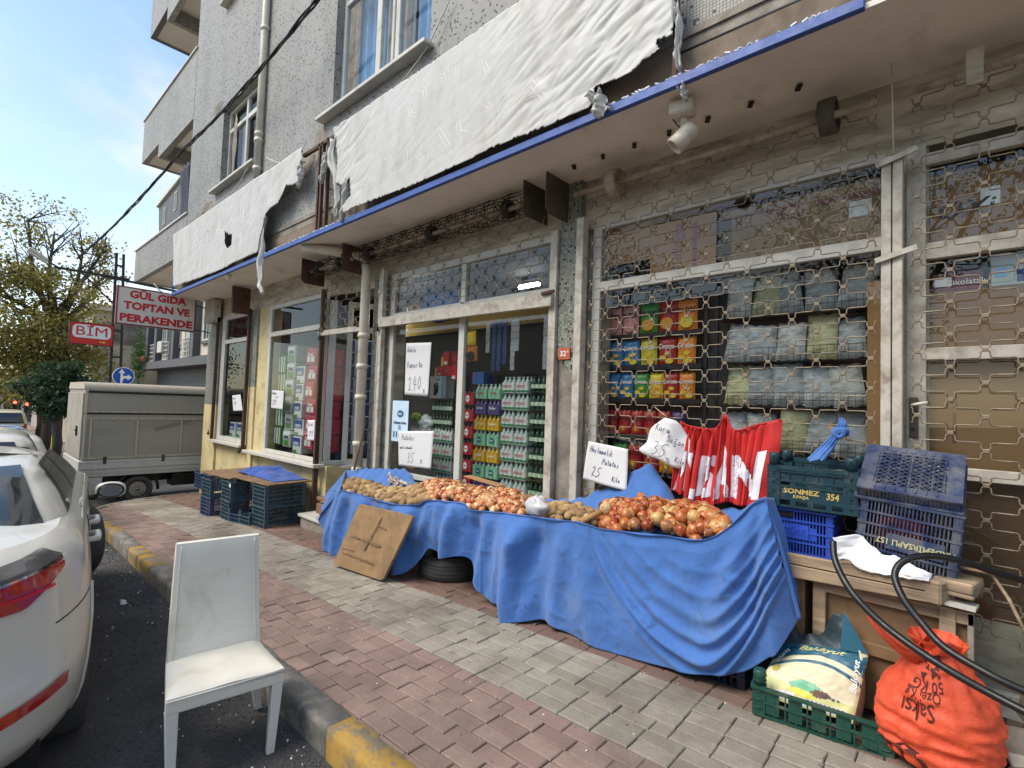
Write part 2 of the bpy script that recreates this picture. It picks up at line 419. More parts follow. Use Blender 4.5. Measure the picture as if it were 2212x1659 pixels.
m_wood2 = M('stained_plywood', C(138, 110, 78), .75, .25, 3, dirt=C(74, 56, 38), damt=.5, dscale=3, bump=.25, bscale=40)
m_card = M('cardboard', C(166, 128, 84), .85, .1, 3, dirt=C(118, 88, 56), damt=.35, dscale=5, bump=.15, bscale=40)
m_rubber = M('tyre_rubber', C(74, 74, 73), .8, .2, 12, dirt=C(96, 94, 90), damt=.3, dscale=12, bump=.3, bscale=90)

def glass_mat(name, tint=(.92, .95, .94, 1), rough=.0, base=.06, gl=(1, 1, 1, 1), wave=0.0):
    t = NT(name)
    fr = t.new('ShaderNodeFresnel'); fr.inputs['IOR'].default_value = 1.5
    if wave:
        bn = t.new('ShaderNodeBump'); bn.inputs['Strength'].default_value = wave; bn.inputs['Distance'].default_value = .01
        t.l.new(t.noise(1.3, 2), bn.inputs['Height'])
    tr = t.new('ShaderNodeBsdfTransparent'); tr.inputs[0].default_value = tint
    gs = t.new('ShaderNodeBsdfGlossy'); gs.inputs['Roughness'].default_value = rough; gs.inputs[0].default_value = gl
    if wave: t.l.new(bn.outputs[0], gs.inputs['Normal'])
    mx = t.new('ShaderNodeMixShader')
    t.l.new(t.math('ADD', t.math('MULTIPLY', fr.outputs[0], .48), base, clamp=True), mx.inputs[0])
    t.l.new(tr.outputs[0], mx.inputs[1]); t.l.new(gs.outputs[0], mx.inputs[2]); t.l.new(mx.outputs[0], t.out.inputs['Surface'])
    MATS[name] = t.m; return t.m
m_glass = glass_mat('window_glass', base=.03)
m_glass_dim = glass_mat('tinted_glass', (.55, .6, .58, 1), base=.05)
m_film = glass_mat('clear_plastic_film', (.95, .97, .98, 1), rough=.25, base=.10)

def emit(name, col, k):
    t = NT(name); e = t.new('ShaderNodeEmission'); e.inputs[0].default_value = col; e.inputs[1].default_value = k
    t.l.new(e.outputs[0], t.out.inputs['Surface']); return t.m

# ------------------------------------------------------------------ ground
def asphalt():
    t = NT('asphalt')
    sp = t.new('ShaderNodeTexVoronoi'); sp.inputs['Scale'].default_value = 130; t.l.new(t.tc.outputs['Object'], sp.inputs['Vector'])
    st = t.ramp(sp.outputs['Color'], [(.0, .6), (1, 1.55)])
    c = t.mix(t.ramp(t.noise(1.1, 7, .65), [(.35, 0), (.7, 1)]), C(60, 60, 61), C(92, 90, 88))
    c = t.mix(t.ramp(t.noise(5, 8, .7), [(.62, 0), (.78, .6)]), c, C(104, 100, 94))
    c = t.mix(1, c, st, 'MULTIPLY')
    h = t.math('ADD', t.noise(90, 4, .7), t.math('MULTIPLY', t.noise(260, 2), .6))
    t.bsdf(c, .86, 0, .3, h, .9, .012)
    return t.m
m_asph = asphalt()
def sheet(name, xs, ys, zf, mat):
    b = MB(); nx, ny = len(xs), len(ys)
    b.add([(x, y, zf(x, y)) for y in ys for x in xs], [(j * nx + i, j * nx + i + 1, (j + 1) * nx + i + 1, (j + 1) * nx + i) for j in range(ny - 1) for i in range(nx - 1)], smooth=True)
    return tag(obj(name, b, mat), kind='structure')
XS = [-900, -300, -120, -90, -70, -55, -40, -30, -25, -20, -17, -14, -12, -10, -8, -6, -4, -2, 0, 3, 8, 20, 60]
sheet('road', XS, [-200, -60, -30, -12, -8, -5, -3, -1, 1, 3, 6, 12, 30, 80, 300], lambda x, y: ground(x) - .15, m_asph)

m_joint = M('paver_joint_sand', C(112, 103, 92), .95, .3, 20, dirt=C(50, 46, 42), damt=.5, dscale=9, bump=.8, bscale=160, bdist=.01)
def paver_mat(name, a, b2):
    t = NT(name)
    r = t.rand()
    c = t.mix(r, a, b2)
    c = t.mix(t.ramp(t.noise(60, 6, .75), [(.3, 0), (.72, 1)]), t.mix(1, c, .78, 'MULTIPLY'), t.mix(1, c, 1.22, 'MULTIPLY'))
    g = t.new('ShaderNodeNewGeometry')          # stains run over several pavers: world position
    c = t.mix(t.ramp(t.noise(1.3, 8, .7, vec=g.outputs['Position']), [(.38, 0), (.66, .75)]), c, C(96, 86, 76))
    c = t.mix(t.ramp(t.noise(9, 5, .6, vec=g.outputs['Position']), [(.66, 0), (.72, .6)]), c, C(58, 54, 50))
    t.bsdf(c, .88, 0, .3, t.math('ADD', t.noise(180, 5, .7), t.math('MULTIPLY', t.noise(25, 3), .8)), .55, .005)
    return t.m
m_pink = paver_mat('pink_paver', C(140, 116, 106), C(160, 136, 124))
m_grey = paver_mat('grey_paver', C(146, 140, 124), C(168, 160, 144))
m_dirty = paver_mat('dirty_red_paver', C(118, 92, 80), C(136, 108, 94))

def kerbY(x): return 1.308 - .0311 * (x + 2.34)
KX0, KX1 = -10.6, 3.0
pav = thing('pavement', None, None, kind='structure')
# bedding
b = MB()
nx = 60
for i in range(nx):
    x0 = -12.9 + i * (16.4 / nx); x1 = x0 + 16.4 / nx
    def y0(x):
        if x > KX0: return kerbY(x) + .05
        t_ = min(1, (KX0 - x) / 1.95); return kerbY(KX0) + .05 + 1.9 * (1 - math.sqrt(max(0, 1 - t_ * t_)))
    if x0 < -12.6: continue
    b.quad((x0, y0(x0), ground(x0) - .014), (x1, y0(x1), ground(x1) - .014), (x1, 4.1, ground(x1) - .014), (x0, 4.1, ground(x0) - .014))
obj('bedding', b, m_joint, pav)

def paver_mb(lx, ly):
    q = MB(); e = .005; h = .05
    hx, hy = lx / 2, ly / 2
    V = [(-hx, -hy, -h), (hx, -hy, -h), (hx, hy, -h), (-hx, hy, -h), (-hx, -hy, -.005), (hx, -hy, -.005), (hx, hy, -.005), (-hx, hy, -.005),
         (-hx + e, -hy + e, 0), (hx - e, -hy + e, 0), (hx - e, hy - e, 0), (-hx + e, hy - e, 0)]
    F = [(8, 9, 10, 11)]
    for i in range(4):
        j = (i + 1) % 4; F += [(4 + i, 4 + j, 8 + j, 8 + i), (i, j, 4 + j, 4 + i)]
    return q.add(V, F, smooth=False)
PL, PW, GAP = .200, .1005, .005
meshes = {}
for nm, mt in (('pink', m_pink), ('grey', m_grey), ('dirty', m_dirty)):
    for k, l in (('full', PL), ('half', PL / 2)):
        meshes[nm, k] = (paver_mb(l - GAP, PW - GAP), mt)
rows = []
y = 1.50
placed = []
row = 0
yy = 2.17 - PW * 8
while yy < 3.72:
    yc = yy + PW / 2
    kind = 'pink' if yc < 2.17 else ('grey' if yc < 2.17 + 7 * PW else 'dirty')
    x = -12.6 + (PL / 2 if row % 2 else 0) + rnd.uniform(-.01, .01)
    while x < 2.6:
        half = rnd.random() < .07
        l = PL / 2 if half else PL
        xc = x + l / 2
        ok = yc > kerbY(xc) + .105 if xc > KX0 else ((xc + 10.6) / 1.75) ** 2 + ((yc - 3.48) / 1.75) ** 2 < 1 or yc > 3.48 and xc > -12.35
        if ok: placed.append((xc, yc, kind, 'half' if half else 'full'))
        x += l
    yy += PW; row += 1
def pmat(p):
    x, yq, kd, hf = p
    z = ground(x) + rnd.uniform(-.0035, .0035) + .008 * noise.noise(Vector((x * 1.5, yq * 1.5, 3)))
    sl = math.atan((ground(x + .1) - ground(x - .1)) / .2)
    return T(x, yq, z) @ RY(-sl + rnd.gauss(0, .006)) @ RX(rnd.gauss(0, .010)) @ RZ(rnd.gauss(0, .012))
# covered by the stall drape: not worth single objects
def shown(p): return p[1] < 3.0 and not (p[0] > -.35 and p[1] > 2.75) and p[0] < .35
def visd(p): 
    # in the frame of the photograph
    r = RW.T @ (np.array([p[0], p[1], ground(p[0])]) - np.array([0, 0, CAMZ]))
    if r[2] < .2: return 99
    u = CCX + CF * r[0] / r[2]; v = CCY + CF * r[1] / r[2]
    if u < -20 or u > 2235 or v > 1690: return 99
    if 350 < u < 600 and 1150 < v < 1500 : return 50
    return r[2]
near = sorted([p for p in placed if shown(p)], key=visd)[:300]
nearset = set(id(p) for p in near)
pm = {k: v[0].mesh('paver', v[1]) for k, v in meshes.items()}
for p in near:
    o = bpy.data.objects.new('paver', pm[p[2], p[3]]); _link(o, pav, pmat(p))
far = {k: MB() for k in ('pink', 'grey', 'dirty')}
for p in placed:
    if id(p) not in nearset: far[p[2]].merge(meshes[p[2], p[3]][0], pmat(p))
fb = MB()
for i, k in enumerate(('pink', 'grey', 'dirty')): fb.merge(far[k], mi=i)
tag(obj('distant_pavers', fb, [m_pink, m_grey, m_dirty], pav), kind='stuff')

# kerb: stones of half a metre, painted in pairs yellow / grey
def kerb_mat(name, base, worn, amt):
    t = NT(name)
    n = t.ramp(t.noise(7, 8, .7, .3), [(amt - .06, 0), (amt + .05, 1)])
    c = t.mix(n, base, worn)
    c = t.mix(t.ramp(t.noise(50, 6, .7), [(.3, 0), (.8, 1)]), t.mix(1, c, .75, 'MULTIPLY'), c)
    t.bsdf(c, .85, 0, .3, t.noise(70, 6, .75), .7, .008); return t.m
m_ky = kerb_mat('kerb_yellow_paint', C(186, 150, 76), C(140, 130, 110), .54)
m_kyw = kerb_mat('kerb_worn_yellow_paint', C(196, 154, 62), C(142, 136, 124), .52)
m_kg = kerb_mat('kerb_grey', C(150, 144, 134), C(122, 118, 110), .5)
kerb = thing('kerb', None, None, kind='structure')
def kerb_stone(p0, p1, w=.145, mat=m_kg):
    """p0,p1: front top corners; the stone lies behind that line"""
    a, c_ = Vector(p0), Vector(p1); d = (c_ - a); L = d.length; d.normalize(); n = Vector((-d.y, d.x, 0)).normalized()
    if n.dot(Vector((-6, 8, 0)) - a) < 0: n = -n
    g = .004; q = MB(); r = .022
    prof = [(0.012, -.30), (0, -.02 - r), (.006, -.008), (r, 0), (w - .006, .002), (w, -.01), (w, -.30)]
    N = 5; vs = []
    for i in range(N + 1):
        pt = a + d * (g + (L - 2 * g) * i / N)
        for k, (o, h) in enumerate(prof):
            jx = rnd.uniform(-.004, .004) if 0 < k < 5 else 0
            ch = -.012 * (rnd.random() ** 5) if k in (2, 3) else 0
            vs.append(pt + n * (o + jx - ch) + Vector((0, 0, h + jx * .6 + ch)))
    m = len(prof); fs = [(i * m + k, (i + 1) * m + k, (i + 1) * m + k + 1, i * m + k + 1) for i in range(N) for k in range(m - 1)]
    fs += [tuple(range(m)), tuple(N * m + k for k in reversed(range(m)))]
    q.add(vs, fs, smooth=True)
    o = obj('kerb_stone', q, mat, kerb); return o
x = 2.16; i = 0
marks = [(2.16, 1.2, 'g'), (1.2, .2, 'y'), (.2, -.85, 'g'), (-.85, -1.58, 'y'), (-1.58, -2.34, 'y'), (-2.34, -3.10, 'g'), (-3.10, -3.85, 'g'), (-3.85, -4.4, 'y'), (-4.4, -4.95, 'y'), (-4.95, -5.5, 'g'), (-5.5, -6.16, 'g'),
         (-6.16, -6.76, 'w'), (-6.76, -7.25, 'w'), (-7.25, -7.8, 'g'), (-7.8, -8.38, 'g'), (-8.38, -8.93, 'w'), (-8.93, -9.54, 'w'), (-9.54, -10.1, 'g'), (-10.1, -10.6, 'g')]
for xa, xb, k in marks:
    kerb_stone((xa, kerbY(xa), ground(xa) + .006), (xb, kerbY(xb), ground(xb) + .006), mat={'g': m_kg, 'y': m_ky, 'w': m_kyw}[k])
prev = (-10.6, kerbY(-10.6)); cx_, cy_, R_ = -10.6, kerbY(-10.6) + 1.95, 1.95
for k in range(1, 8):
    a = k / 7 * PI / 2
    nxt = (cx_ - R_ * math.sin(a), cy_ - R_ * math.cos(a))
    kerb_stone((prev[0], prev[1], ground(prev[0]) + .006), (nxt[0], nxt[1], ground(nxt[0]) + .006), mat=m_kg); prev = nxt
kerb_stone((prev[0], prev[1], ground(prev[0]) + .006), (prev[0], 4.4, ground(prev[0]) + .006), mat=m_kg)

# grit and litter in the gutter and on the pavement
gb = MB()
for k in range(2600):
    x = -2 - rnd.random() ** 1.3 * 9; d = rnd.random() ** 1.8 * .62
    y = kerbY(x) - .02 - d; s = rnd.uniform(.002, .009) * (1 + .02 * abs(x))
    c = Vector((x, y, ground(x) - .15 + s * .3))
    m = Euler((rnd.random() * 6, rnd.random() * 6, rnd.random() * 6)).to_matrix()
    gb.obox(c, s * 1.6, s, s * .8, m, mi=0 if rnd.random() < .93 else 1)
for k in range(260):
    x = rnd.uniform(-6, .3); y = rnd.uniform(1.7, 2.9); s = rnd.uniform(.002, .006)
    gb.obox((x, y, ground(x) + s * .3), s * 1.6, s, s * .6, RZ(rnd.random() * 6).to_3x3(), mi=1 if rnd.random() < .5 else 0)
tag(obj('grit', gb, [M('grit_stone', C(92, 88, 82), .9, .3, 50), M('litter_white', C(225, 222, 214), .8, .1, 20)]), kind='stuff')
for (u, v, s, c, lab) in ((770, 240, .05, 'w', 'torn white paper scrap in the gutter beside the kerb'), (800, 588, .07, 'w', 'flat pale scrap of card on the asphalt behind the chair'), (683, 160, .03, 'r', 'small red wrapper scrap lying in the gutter')):
    u, v = u * .3333, 1106 + v * .3333
    r = ray(u, v); t_ = (CAMZ + .15) / (.04 * r[0] - r[2]); P = _hit(r, t_)
    sb = MB(); sb.grid(4, 2, lambda a, c_: (P.x + (a - .5) * s * 2, P.y + (c_ - .5) * s * .6 + .01 * math.sin(a * 7), P.z + .006 + .006 * math.sin(a * 5 + c_ * 4)))
    tag(obj('litter_scrap', sb, m_paper if c == 'w' else m_red, world=True, solid=.001), lab, 'litter')
# ------------------------------------------------------------------ the building
bld = thing('apartment_building', 'grey mosaic clad apartment block with shops under a projecting canopy', 'building')
WY = 3.05
def wall_holes(b, x0, x1, z0, z1, holes, y0, y1):
    """wall slab between y0 and y1 with rectangular holes (hx0,hx1,hz0,hz1)"""
    xs = sorted({x0, x1} | {h[0] for h in holes} | {h[1] for h in holes}); zs = sorted({z0, z1} | {h[2] for h in holes} | {h[3] for h in holes})
    xs = [x for x in xs if x0 <= x <= x1]; zs = [z for z in zs if z0 <= z <= z1]
    for i in range(len(xs) - 1):
        for j in range(len(zs) - 1):
            cx, cz = (xs[i] + xs[i + 1]) / 2, (zs[j] + zs[j + 1]) / 2
            if any(h[0] < cx < h[1] and h[2] < cz < h[3] for h in holes): continue
            b.quad((xs[i], y0, zs[j]), (xs[i + 1], y0, zs[j]), (xs[i + 1], y0, zs[j + 1]), (xs[i], y0, zs[j + 1]))
    for h in holes:
        a, c_, e, f = h
        b.quad((a, y0, e), (a, y0, f), (a, y1, f), (a, y1, e)); b.quad((c_, y0, e), (c_, y1, e), (c_, y1, f), (c_, y0, f))
        b.quad((a, y0, f), (c_, y0, f), (c_, y1, f), (a, y1, f)); b.quad((a, y0, e), (a, y1, e), (c_, y1, e), (c_, y0, e))
WIN = [(-10.15, -8.42, 5.24, 6.72, 'a'), (-6.05, -4.07, 5.12, 6.95, 'b'), (-10.15, -8.42, 8.80, 10.3, 'c'), (-6.05, -4.07, 8.7, 10.3, 'd')]
b = MB(); wall_holes(b, -12.02, 3.2, 3.93, 12.6, [w[:4] for w in WIN], WY, WY + .18)
b.quad((-12.02, WY, 3.93), (-12.02, WY, 12.6), (-12.02, 5.5, 12.6), (-12.02, 5.5, 3.93))
obj('wall', b, m_mosaic, bld)
b = MB(); b.box(-12.0, 3.2, WY + .001, WY + .3, 3.80, 3.93); b.box(-12.0, 3.2, WY - .015, WY + .2, 3.90, 3.945)
obj('beam', b, m_conc, bld)
b = MB(); b.box(-12.3, 3.4, 2.94, 3.74, 3.53, 3.56)
obj('soffit', b, m_soffit, bld)
b = MB(); b.box(-12.0, 3.4, 3.02, 3.045, 3.562, 3.795); obj('gap_backing', b, M('gap_backing_brown', C(128, 114, 98), .9, .25, 4, dirt=C(74, 64, 54), damt=.5, bump=.4, bscale=40), bld)  # added backing strip, keeps the gap behind the rail from going black
# plaster patches where the mosaic has come off above the canopy
for cx, cz, sx, sz in ((-6.9, 4.72, .5, .25), (-7.4, 4.55, .35, .2), (-11.4, 4.95, .6, .16), (-10.8, 5.05, .4, .14), (-6.35, 4.86, .25, .25), (-9.5, 5.9, .12, .7), (-10.5, 6.9, .35, .12)):
    pts = []
    for k in range(22):
        a = -2 * PI * k / 22; r = .75 + .35 * noise.noise(Vector((cx + math.cos(a) * 1.7, cz, math.sin(a) * 1.7)))
        pts.append((cx + math.cos(a) * sx * r, WY - .004, cz + math.sin(a) * sz * r))
    b = MB(); b.prism(pts, (0, .006, 0)); obj('bare_plaster', b, m_conc, bld)
# balconies: parapets flush with the wall, open behind
def balcony(zb, zt, notch, slab=True, x0=-16.45):
    b = MB()
    b.box(x0, -12.04, WY, WY + .12, zb, zt)
    b.box(x0, x0 + .12, WY + .121, 4.75, zb, zt)
    if notch:
        b.box(-14.77, -12.04, WY, WY + .12, zb - notch, zb - .001)
        b.box(-14.77, -14.65, WY + .121, 4.75, zb - notch, zb - .001)
    obj('balcony_parapet', b, m_mosaic, bld)
    b = MB(); b.box(x0 + .121, -12.04, WY + .121, 4.9, zb + .02, zb + .12)
    b.box(-16.3, -12.1, 4.6, 4.9, zb - .25, zb + .019)
    obj('balcony_slab', b, m_soffit, bld)
    b = MB(); b.box(x0 - .03, -12.0, WY - .03, WY + .15, zt, zt + .035); b.box(x0 - .03, x0 + .15, WY + .151, 4.8, zt, zt + .035)
    obj('coping', b, m_marble, bld)
balcony(4.42, 5.24, 0); balcony(7.62, 8.76, .36); balcony(11.08, 12.4, .36)
# hanging laundry at the corner
b = MB(); b.grid(10, 14, lambda u, v: (-13.1 + .7 * u, 3.16 + .05 * math.sin(u * 19) + .02 * math.sin(v * 5), 5.32 + 1.15 * v))
tag(obj('laundry', b, M('dark_laundry', C(74, 78, 88), .9, .2, 8, bump=.3), world=True, solid=.004), 'dark grey laundry hanging over the first floor balcony edge', 'laundry')

# windows with sills
def window(x0, x1, z0, z1, y, nm='window', mull=(.5,), trans=.72, opened=False):
    w = .06; b = MB()
    b.box(x0, x0 + w, y, y + .06, z0, z1); b.box(x1 - w, x1, y, y + .06, z0, z1)
    b.box(x0 + w, x1 - w, y, y + .06, z0, z0 + w); b.box(x0 + w, x1 - w, y, y + .06, z1 - w, z1)
    xs = [x0 + w] + [x0 + (x1 - x0) * m for m in mull] + [x1 - w]
    for m in xs[1:-1]: b.box(m - .04, m + .04, y + .001, y + .061, z0 + w, z1 - w)
    zt = z0 + (z1 - z0) * trans
    if trans < 1:
        for i in range(len(xs) - 1): b.box(xs[i] + (.04 if i else 0), xs[i + 1] - (.04 if i < len(xs) - 2 else 0), y + .002, y + .062, zt - .035, zt + .035)
    # opening sash: a second ring
    for i in range(len(xs) - 1):
        a, c_ = xs[i] + (.042 if i else .002), xs[i + 1] - (.042 if i < len(xs) - 2 else .002)
        if i % 2:
            t_ = zt - .037
            b.box(a, a + .045, y - .015, y + .03, z0 + w, t_); b.box(c_ - .045, c_, y - .015, y + .03, z0 + w, t_)
            b.box(a + .045, c_ - .045, y - .015, y + .03, z0 + w, z0 + w + .045); b.box(a + .045, c_ - .045, y - .015, y + .03, t_ - .045, t_)
    f = obj(nm, b, m_white, bld, bevel=.006)
    b = MB(); b.quad((x0 + w, y + .035, z0 + w), (x1 - w, y + .035, z0 + w), (x1 - w, y + .035, z1 - w), (x0 + w, y + .035, z1 - w))
    obj('pane', b, m_glass, f)
    return f
m_curtain = M('curtain', C(206, 200, 194), .9, .1, 8); m_skycurtain = M('sky_tinted_curtain', C(150, 190, 228), .9, .1, 8)  # the pale blue carries the sky light reflected in the panes
for x0, x1, z0, z1, k in WIN:
    f = window(x0, x1, z0, z1, WY + .10, mull=(.5,) if k in 'ac' else (.42, .62), trans=.74 if k in 'ac' else .82)
    b = MB(); b.box(x0 - .22, x1 + .06, WY - .12, WY + .15, z0 - .05, z0 - .003); obj('sill', b, m_marble, bld, bevel=.006)
    b = MB(); fold = lambda u, v: (x0 + (x1 - x0) * u, WY + .34 + .035 * math.sin(u * 90) + .02 * math.sin(u * 37), z0 + (z1 - z0) * v)
    b.grid(120, 1, fold, mask=lambda u, v: (u < .38 or u > .66) if k in 'bd' else (u < .2 or u > .8))
    obj('curtain', b, m_skycurtain if k in 'bd' else m_curtain, f)
    if k in 'bd':
        b = MB(); b.grid(60, 1, lambda u, v: (x0 + (x1 - x0) * (.36 + .30 * u), WY + .30 + .03 * math.sin(u * 50), z0 + (z1 - z0) * v)); obj('curtain', b, m_curtain, f)
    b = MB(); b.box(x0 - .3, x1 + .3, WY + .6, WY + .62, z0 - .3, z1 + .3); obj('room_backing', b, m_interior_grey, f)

# downpipes
def pipe(pts, r, name='downpipe', label='', mat=None, parent=None, bands=()):
    t_ = thing(name, label, 'pipe', pts[0]) if not parent else parent
    b = MB(); b.tube(pts, r, 12); obj('pipe_run', b, mat or m_pipe, t_, world=True)
    for p in bands:
        b = MB(); b.lathe([(r + .012, -.03), (r + .014, 0), (r + .012, .03)], 12, T(*p)); obj('collar', b, mat or m_pipe, t_, world=True)
    return t_
P0 = onY(567, 372, 3.0)
pipe([(-8.26, 2.99, 12.4), (-8.26, 2.99, 7), (-8.25, 2.99, 4.9)], .055, label='pale rain downpipe beside the upper left window', bands=[(-8.26, 2.99, z) for z in (5.05, 5.5, 5.6, 7.3)])
pipe([(-6.55, 3.0, 3.50), (-6.2, 3.25, 3.44), (-5.93, 3.52, 3.38), (-5.9, 3.56, 3.2), (-5.9, 3.56, .0)], .062, label='scuffed white downpipe between the shop door and the first display window', bands=[(-5.9, 3.56, z) for z in (2.35, 1.95, 1.55, .95, .62)] )
pipe([(-5.68, 3.63, 3.15), (-5.66, 3.63, 3.0), (-5.66, 3.63, .0)], .02, label='thin grey conduit pipe standing to the right of the downpipe', bands=[(-5.66, 3.63, 2.9)])

# ---- ground floor walls
b = MB()
b.box(-12.38, -7.0, 3.72, 3.9, 3.12, 3.53)         # header over the left bay
b.box(-7.0, 3.4, 3.72, 3.9, 3.09, 3.53)
obj('lintel_wall', b, m_header, bld)
b = MB()
for q in ((-12.38, -11.62, 3.68, 3.92, 1.32, 3.118), (-10.02, -9.70, 3.68, 3.92, 1.69, 3.118), (-5.88, -5.60, 3.68, 3.92, .3, 3.118), (-12.38, -12.2, 3.921, 5.5, .9, 3.53)):
    b = MB(); b.box(*q); obj('mosaic_pier', b, m_mosaic2, bld)
b = MB()
b.box(-12.38, -11.62, 3.681, 3.92, -.7, 1.318); b.box(-10.02, -9.70, 3.681, 3.92, -.6, 1.688)
b.box(-12.38, -12.2, 3.921, 5.5, -.8, .899)
b.box(-11.62, -10.02, 3.72, 3.9, -.7, .60)
b.box(-9.70, -7.16, 3.72, 3.9, -.6, .54)
b.box(-9.70, -9.2, 3.71, 3.9, .54, 3.118)
b.box(-7.16, -7.0, 3.72, 4.5, -.6, .53)
obj('yellow_wall', b, m_yellow, bld)
# pillar with mosaic above and bare concrete below
b = MB(); pts = []
zj = lambda x: 1.88 - .06 * math.exp(-((x + 2.62) / .03) ** 2) + .03 * math.sin(x * 60) + (.06 if x < -2.72 else -.03)
N = 12
for k in range(N + 1):
    x = -2.80 + .22 * k / N; pts.append((x, 3.655, zj(x)))
b.prism(pts + [(-2.58, 3.655, 3.53), (-2.80, 3.655, 3.53)], (0, .03, 0))
obj('mosaic_pier', b, m_mosaic2, bld)
b = MB(); b.box(-2.80, -2.58, 3.686, 3.9, -.2, 3.53); obj('concrete_pillar', b, m_conc, bld)
for q in ((-.42, -.2, 3.74, 3.9, -.1, 3.53), (-2.58, -2.40, 3.78, 3.9, -.1, 3.53)): b = MB(); b.box(*q); obj('concrete_pillar', b, m_header, bld)
b = MB()
b.box(-5.6, -2.80, 3.74, 3.9, -.25, .60); b.box(-2.58, .6, 3.78, 3.9, -.2, .45)
b.box(-5.6, -5.46, 3.72, 3.9, -.25, 3.08)
obj('plinth_wall', b, m_header, bld)
# interior shell of the shops
b = MB()
X0, X1, Y0, Y1, Z0, Z1 = -12.2, 3.0, 3.9, 6.4, -.3, 3.2
b.quad((X0, Y1, Z0), (X1, Y1, Z0), (X1, Y1, Z1), (X0, Y1, Z1)); b.quad((X1, Y0, Z0), (X1, Y0, Z1), (X1, Y1, Z1), (X1, Y1, Z0)); 
b.quad((-7.2, Y0 + .6, Z0), (-7.2, Y1, Z0), (-7.2, Y1, Z1), (-7.2, Y0 + .6, Z1))
obj('interior_wall', b, m_interior, bld)
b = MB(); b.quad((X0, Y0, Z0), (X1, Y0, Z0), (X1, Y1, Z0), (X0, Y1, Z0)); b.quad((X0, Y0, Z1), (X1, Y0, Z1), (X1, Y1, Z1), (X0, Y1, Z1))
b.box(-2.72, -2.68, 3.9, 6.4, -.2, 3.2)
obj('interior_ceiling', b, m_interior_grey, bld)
b = MB(); b.quad((X0, 3.93, .2), (X0, Y1, .2), (X0, Y1, Z1), (X0, 3.93, Z1)); obj('interior_wall', b, m_interior, bld)
# opaque top and back so that no sky leaks in
b = MB(); b.box(-12.2, 3.2, 3.25, 7.0, 3.87, 3.90); b.box(-12.2, 3.2, 6.5, 6.6, -.5, 12.5); b.box(3.2, 3.3, 3.06, 7, -.5, 12.5); b.box(-12.0, 3.2, 3.1, 6.5, 12.62, 12.7)
obj('structural_shell', b, m_conc, bld)

# ------------------------------------------------------------------ shopfronts
def frame_bars(parent, bars, mat, y, d=.05):
    for (x0, x1, z0, z1) in bars:
        b = MB(); b.box(x0, x1, y, y + d, z0, z1); obj('frame_bar', b, mat, parent, world=True, bevel=.003)
def pane(parent, x0, x1, z0, z1, y, mat=None):
    b = MB(); b.quad((x0, y, z0), (x1, y, z0), (x1, y, z1), (x0, y, z1)); return obj('pane', b, mat or m_glass, parent, world=True)
sf = thing('shop_window', 'narrow white framed shop window at the far left end of the facade', 'window', (-10.8, 3.7, .62))
frame_bars(sf, [(-11.60, -11.40, .62, 3.12), (-10.10, -10.02, .62, 3.12), (-11.40, -10.10, .62, .70), (-11.40, -10.10, 3.06, 3.12), (-11.40, -10.10, 2.57, 2.65)], m_white, 3.70)
pane(sf, -11.4, -10.1, .7, 2.57, 3.73); pane(sf, -11.4, -10.1, 2.65, 3.06, 3.73)
b = MB(); b.box(-11.72, -9.96, 3.56, 3.72, .565, .615); obj('sill', b, m_marble, sf, world=True, bevel=.005)
sf = thing('shop_window', 'large white framed shop window full of toilet paper packs, above the crate table', 'window', (-8.3, 3.7, .56))
frame_bars(sf, [(-9.26, -9.16, .56, 3.12), (-7.30, -7.20, .56, 3.12), (-9.16, -7.30, .56, .62), (-9.16, -7.30, 3.05, 3.12), (-9.16, -7.30, 2.57, 2.65)], m_white, 3.70)
pane(sf, -9.16, -7.3, .62, 2.57, 3.73); pane(sf, -9.16, -7.3, 2.65, 3.05, 3.73)
b = MB(); b.box(-9.74, -7.05, 3.54, 3.72, .505, .555); obj('sill', b, m_marble, sf, world=True, bevel=.005)
# doorway: recess with a slanted glass side
dr = thing('shop_doorway', 'recessed shop doorway with slanting white framed side glass behind a half lowered grille', 'door', (-6.6, 3.7, 0))
A, B_ = Vector((-7.16, 3.74, 0)), Vector((-6.62, 4.75, 0)); dd = (B_ - A).normalized(); LL = (B_ - A).length
fr = basis(A, dd, Vector((-dd.y, dd.x, 0)), Vector((0, 0, 1)))
for (x0, x1, z0, z1) in ((0, .10, .53, 3.0), (.26, .34, .53, 3.0), (LL - .07, LL, .53, 3.0), (.10, .26, .53, .60), (.34, LL - .07, .53, .62), (.34, LL - .07, 2.55, 2.63), (.34, LL - .07, 2.93, 3.0)):
    b = MB(); b.box(x0, x1, 0, .06, z0, z1); b2 = MB().merge(b, fr); obj('frame_bar', b2, m_white, dr, world=True, bevel=.003)
b = MB(); b.quad((.34, .03, .62), (LL - .07, .03, .62), (LL - .07, .03, 2.55), (.34, .03, 2.55)); b.quad((.10, .03, .6), (.26, .03, .6), (.26, .03, 3), (.10, .03, 3)); obj('pane', MB().merge(b, fr), m_glass, dr, world=True)
b = MB(); b.box(0, LL, 0, .12, -.3, .525); obj('plinth', MB().merge(b, fr), m_yellow, dr, world=True)
b = MB(); b.box(-.03, LL, -.06, .1, .49, .53); obj('sill', MB().merge(b, fr), m_marble, dr, world=True)
b = MB(); b.box(-7.0, -5.9, 3.95, 5.6, -.3, .02); obj('threshold', b, m_marble, dr, world=True)
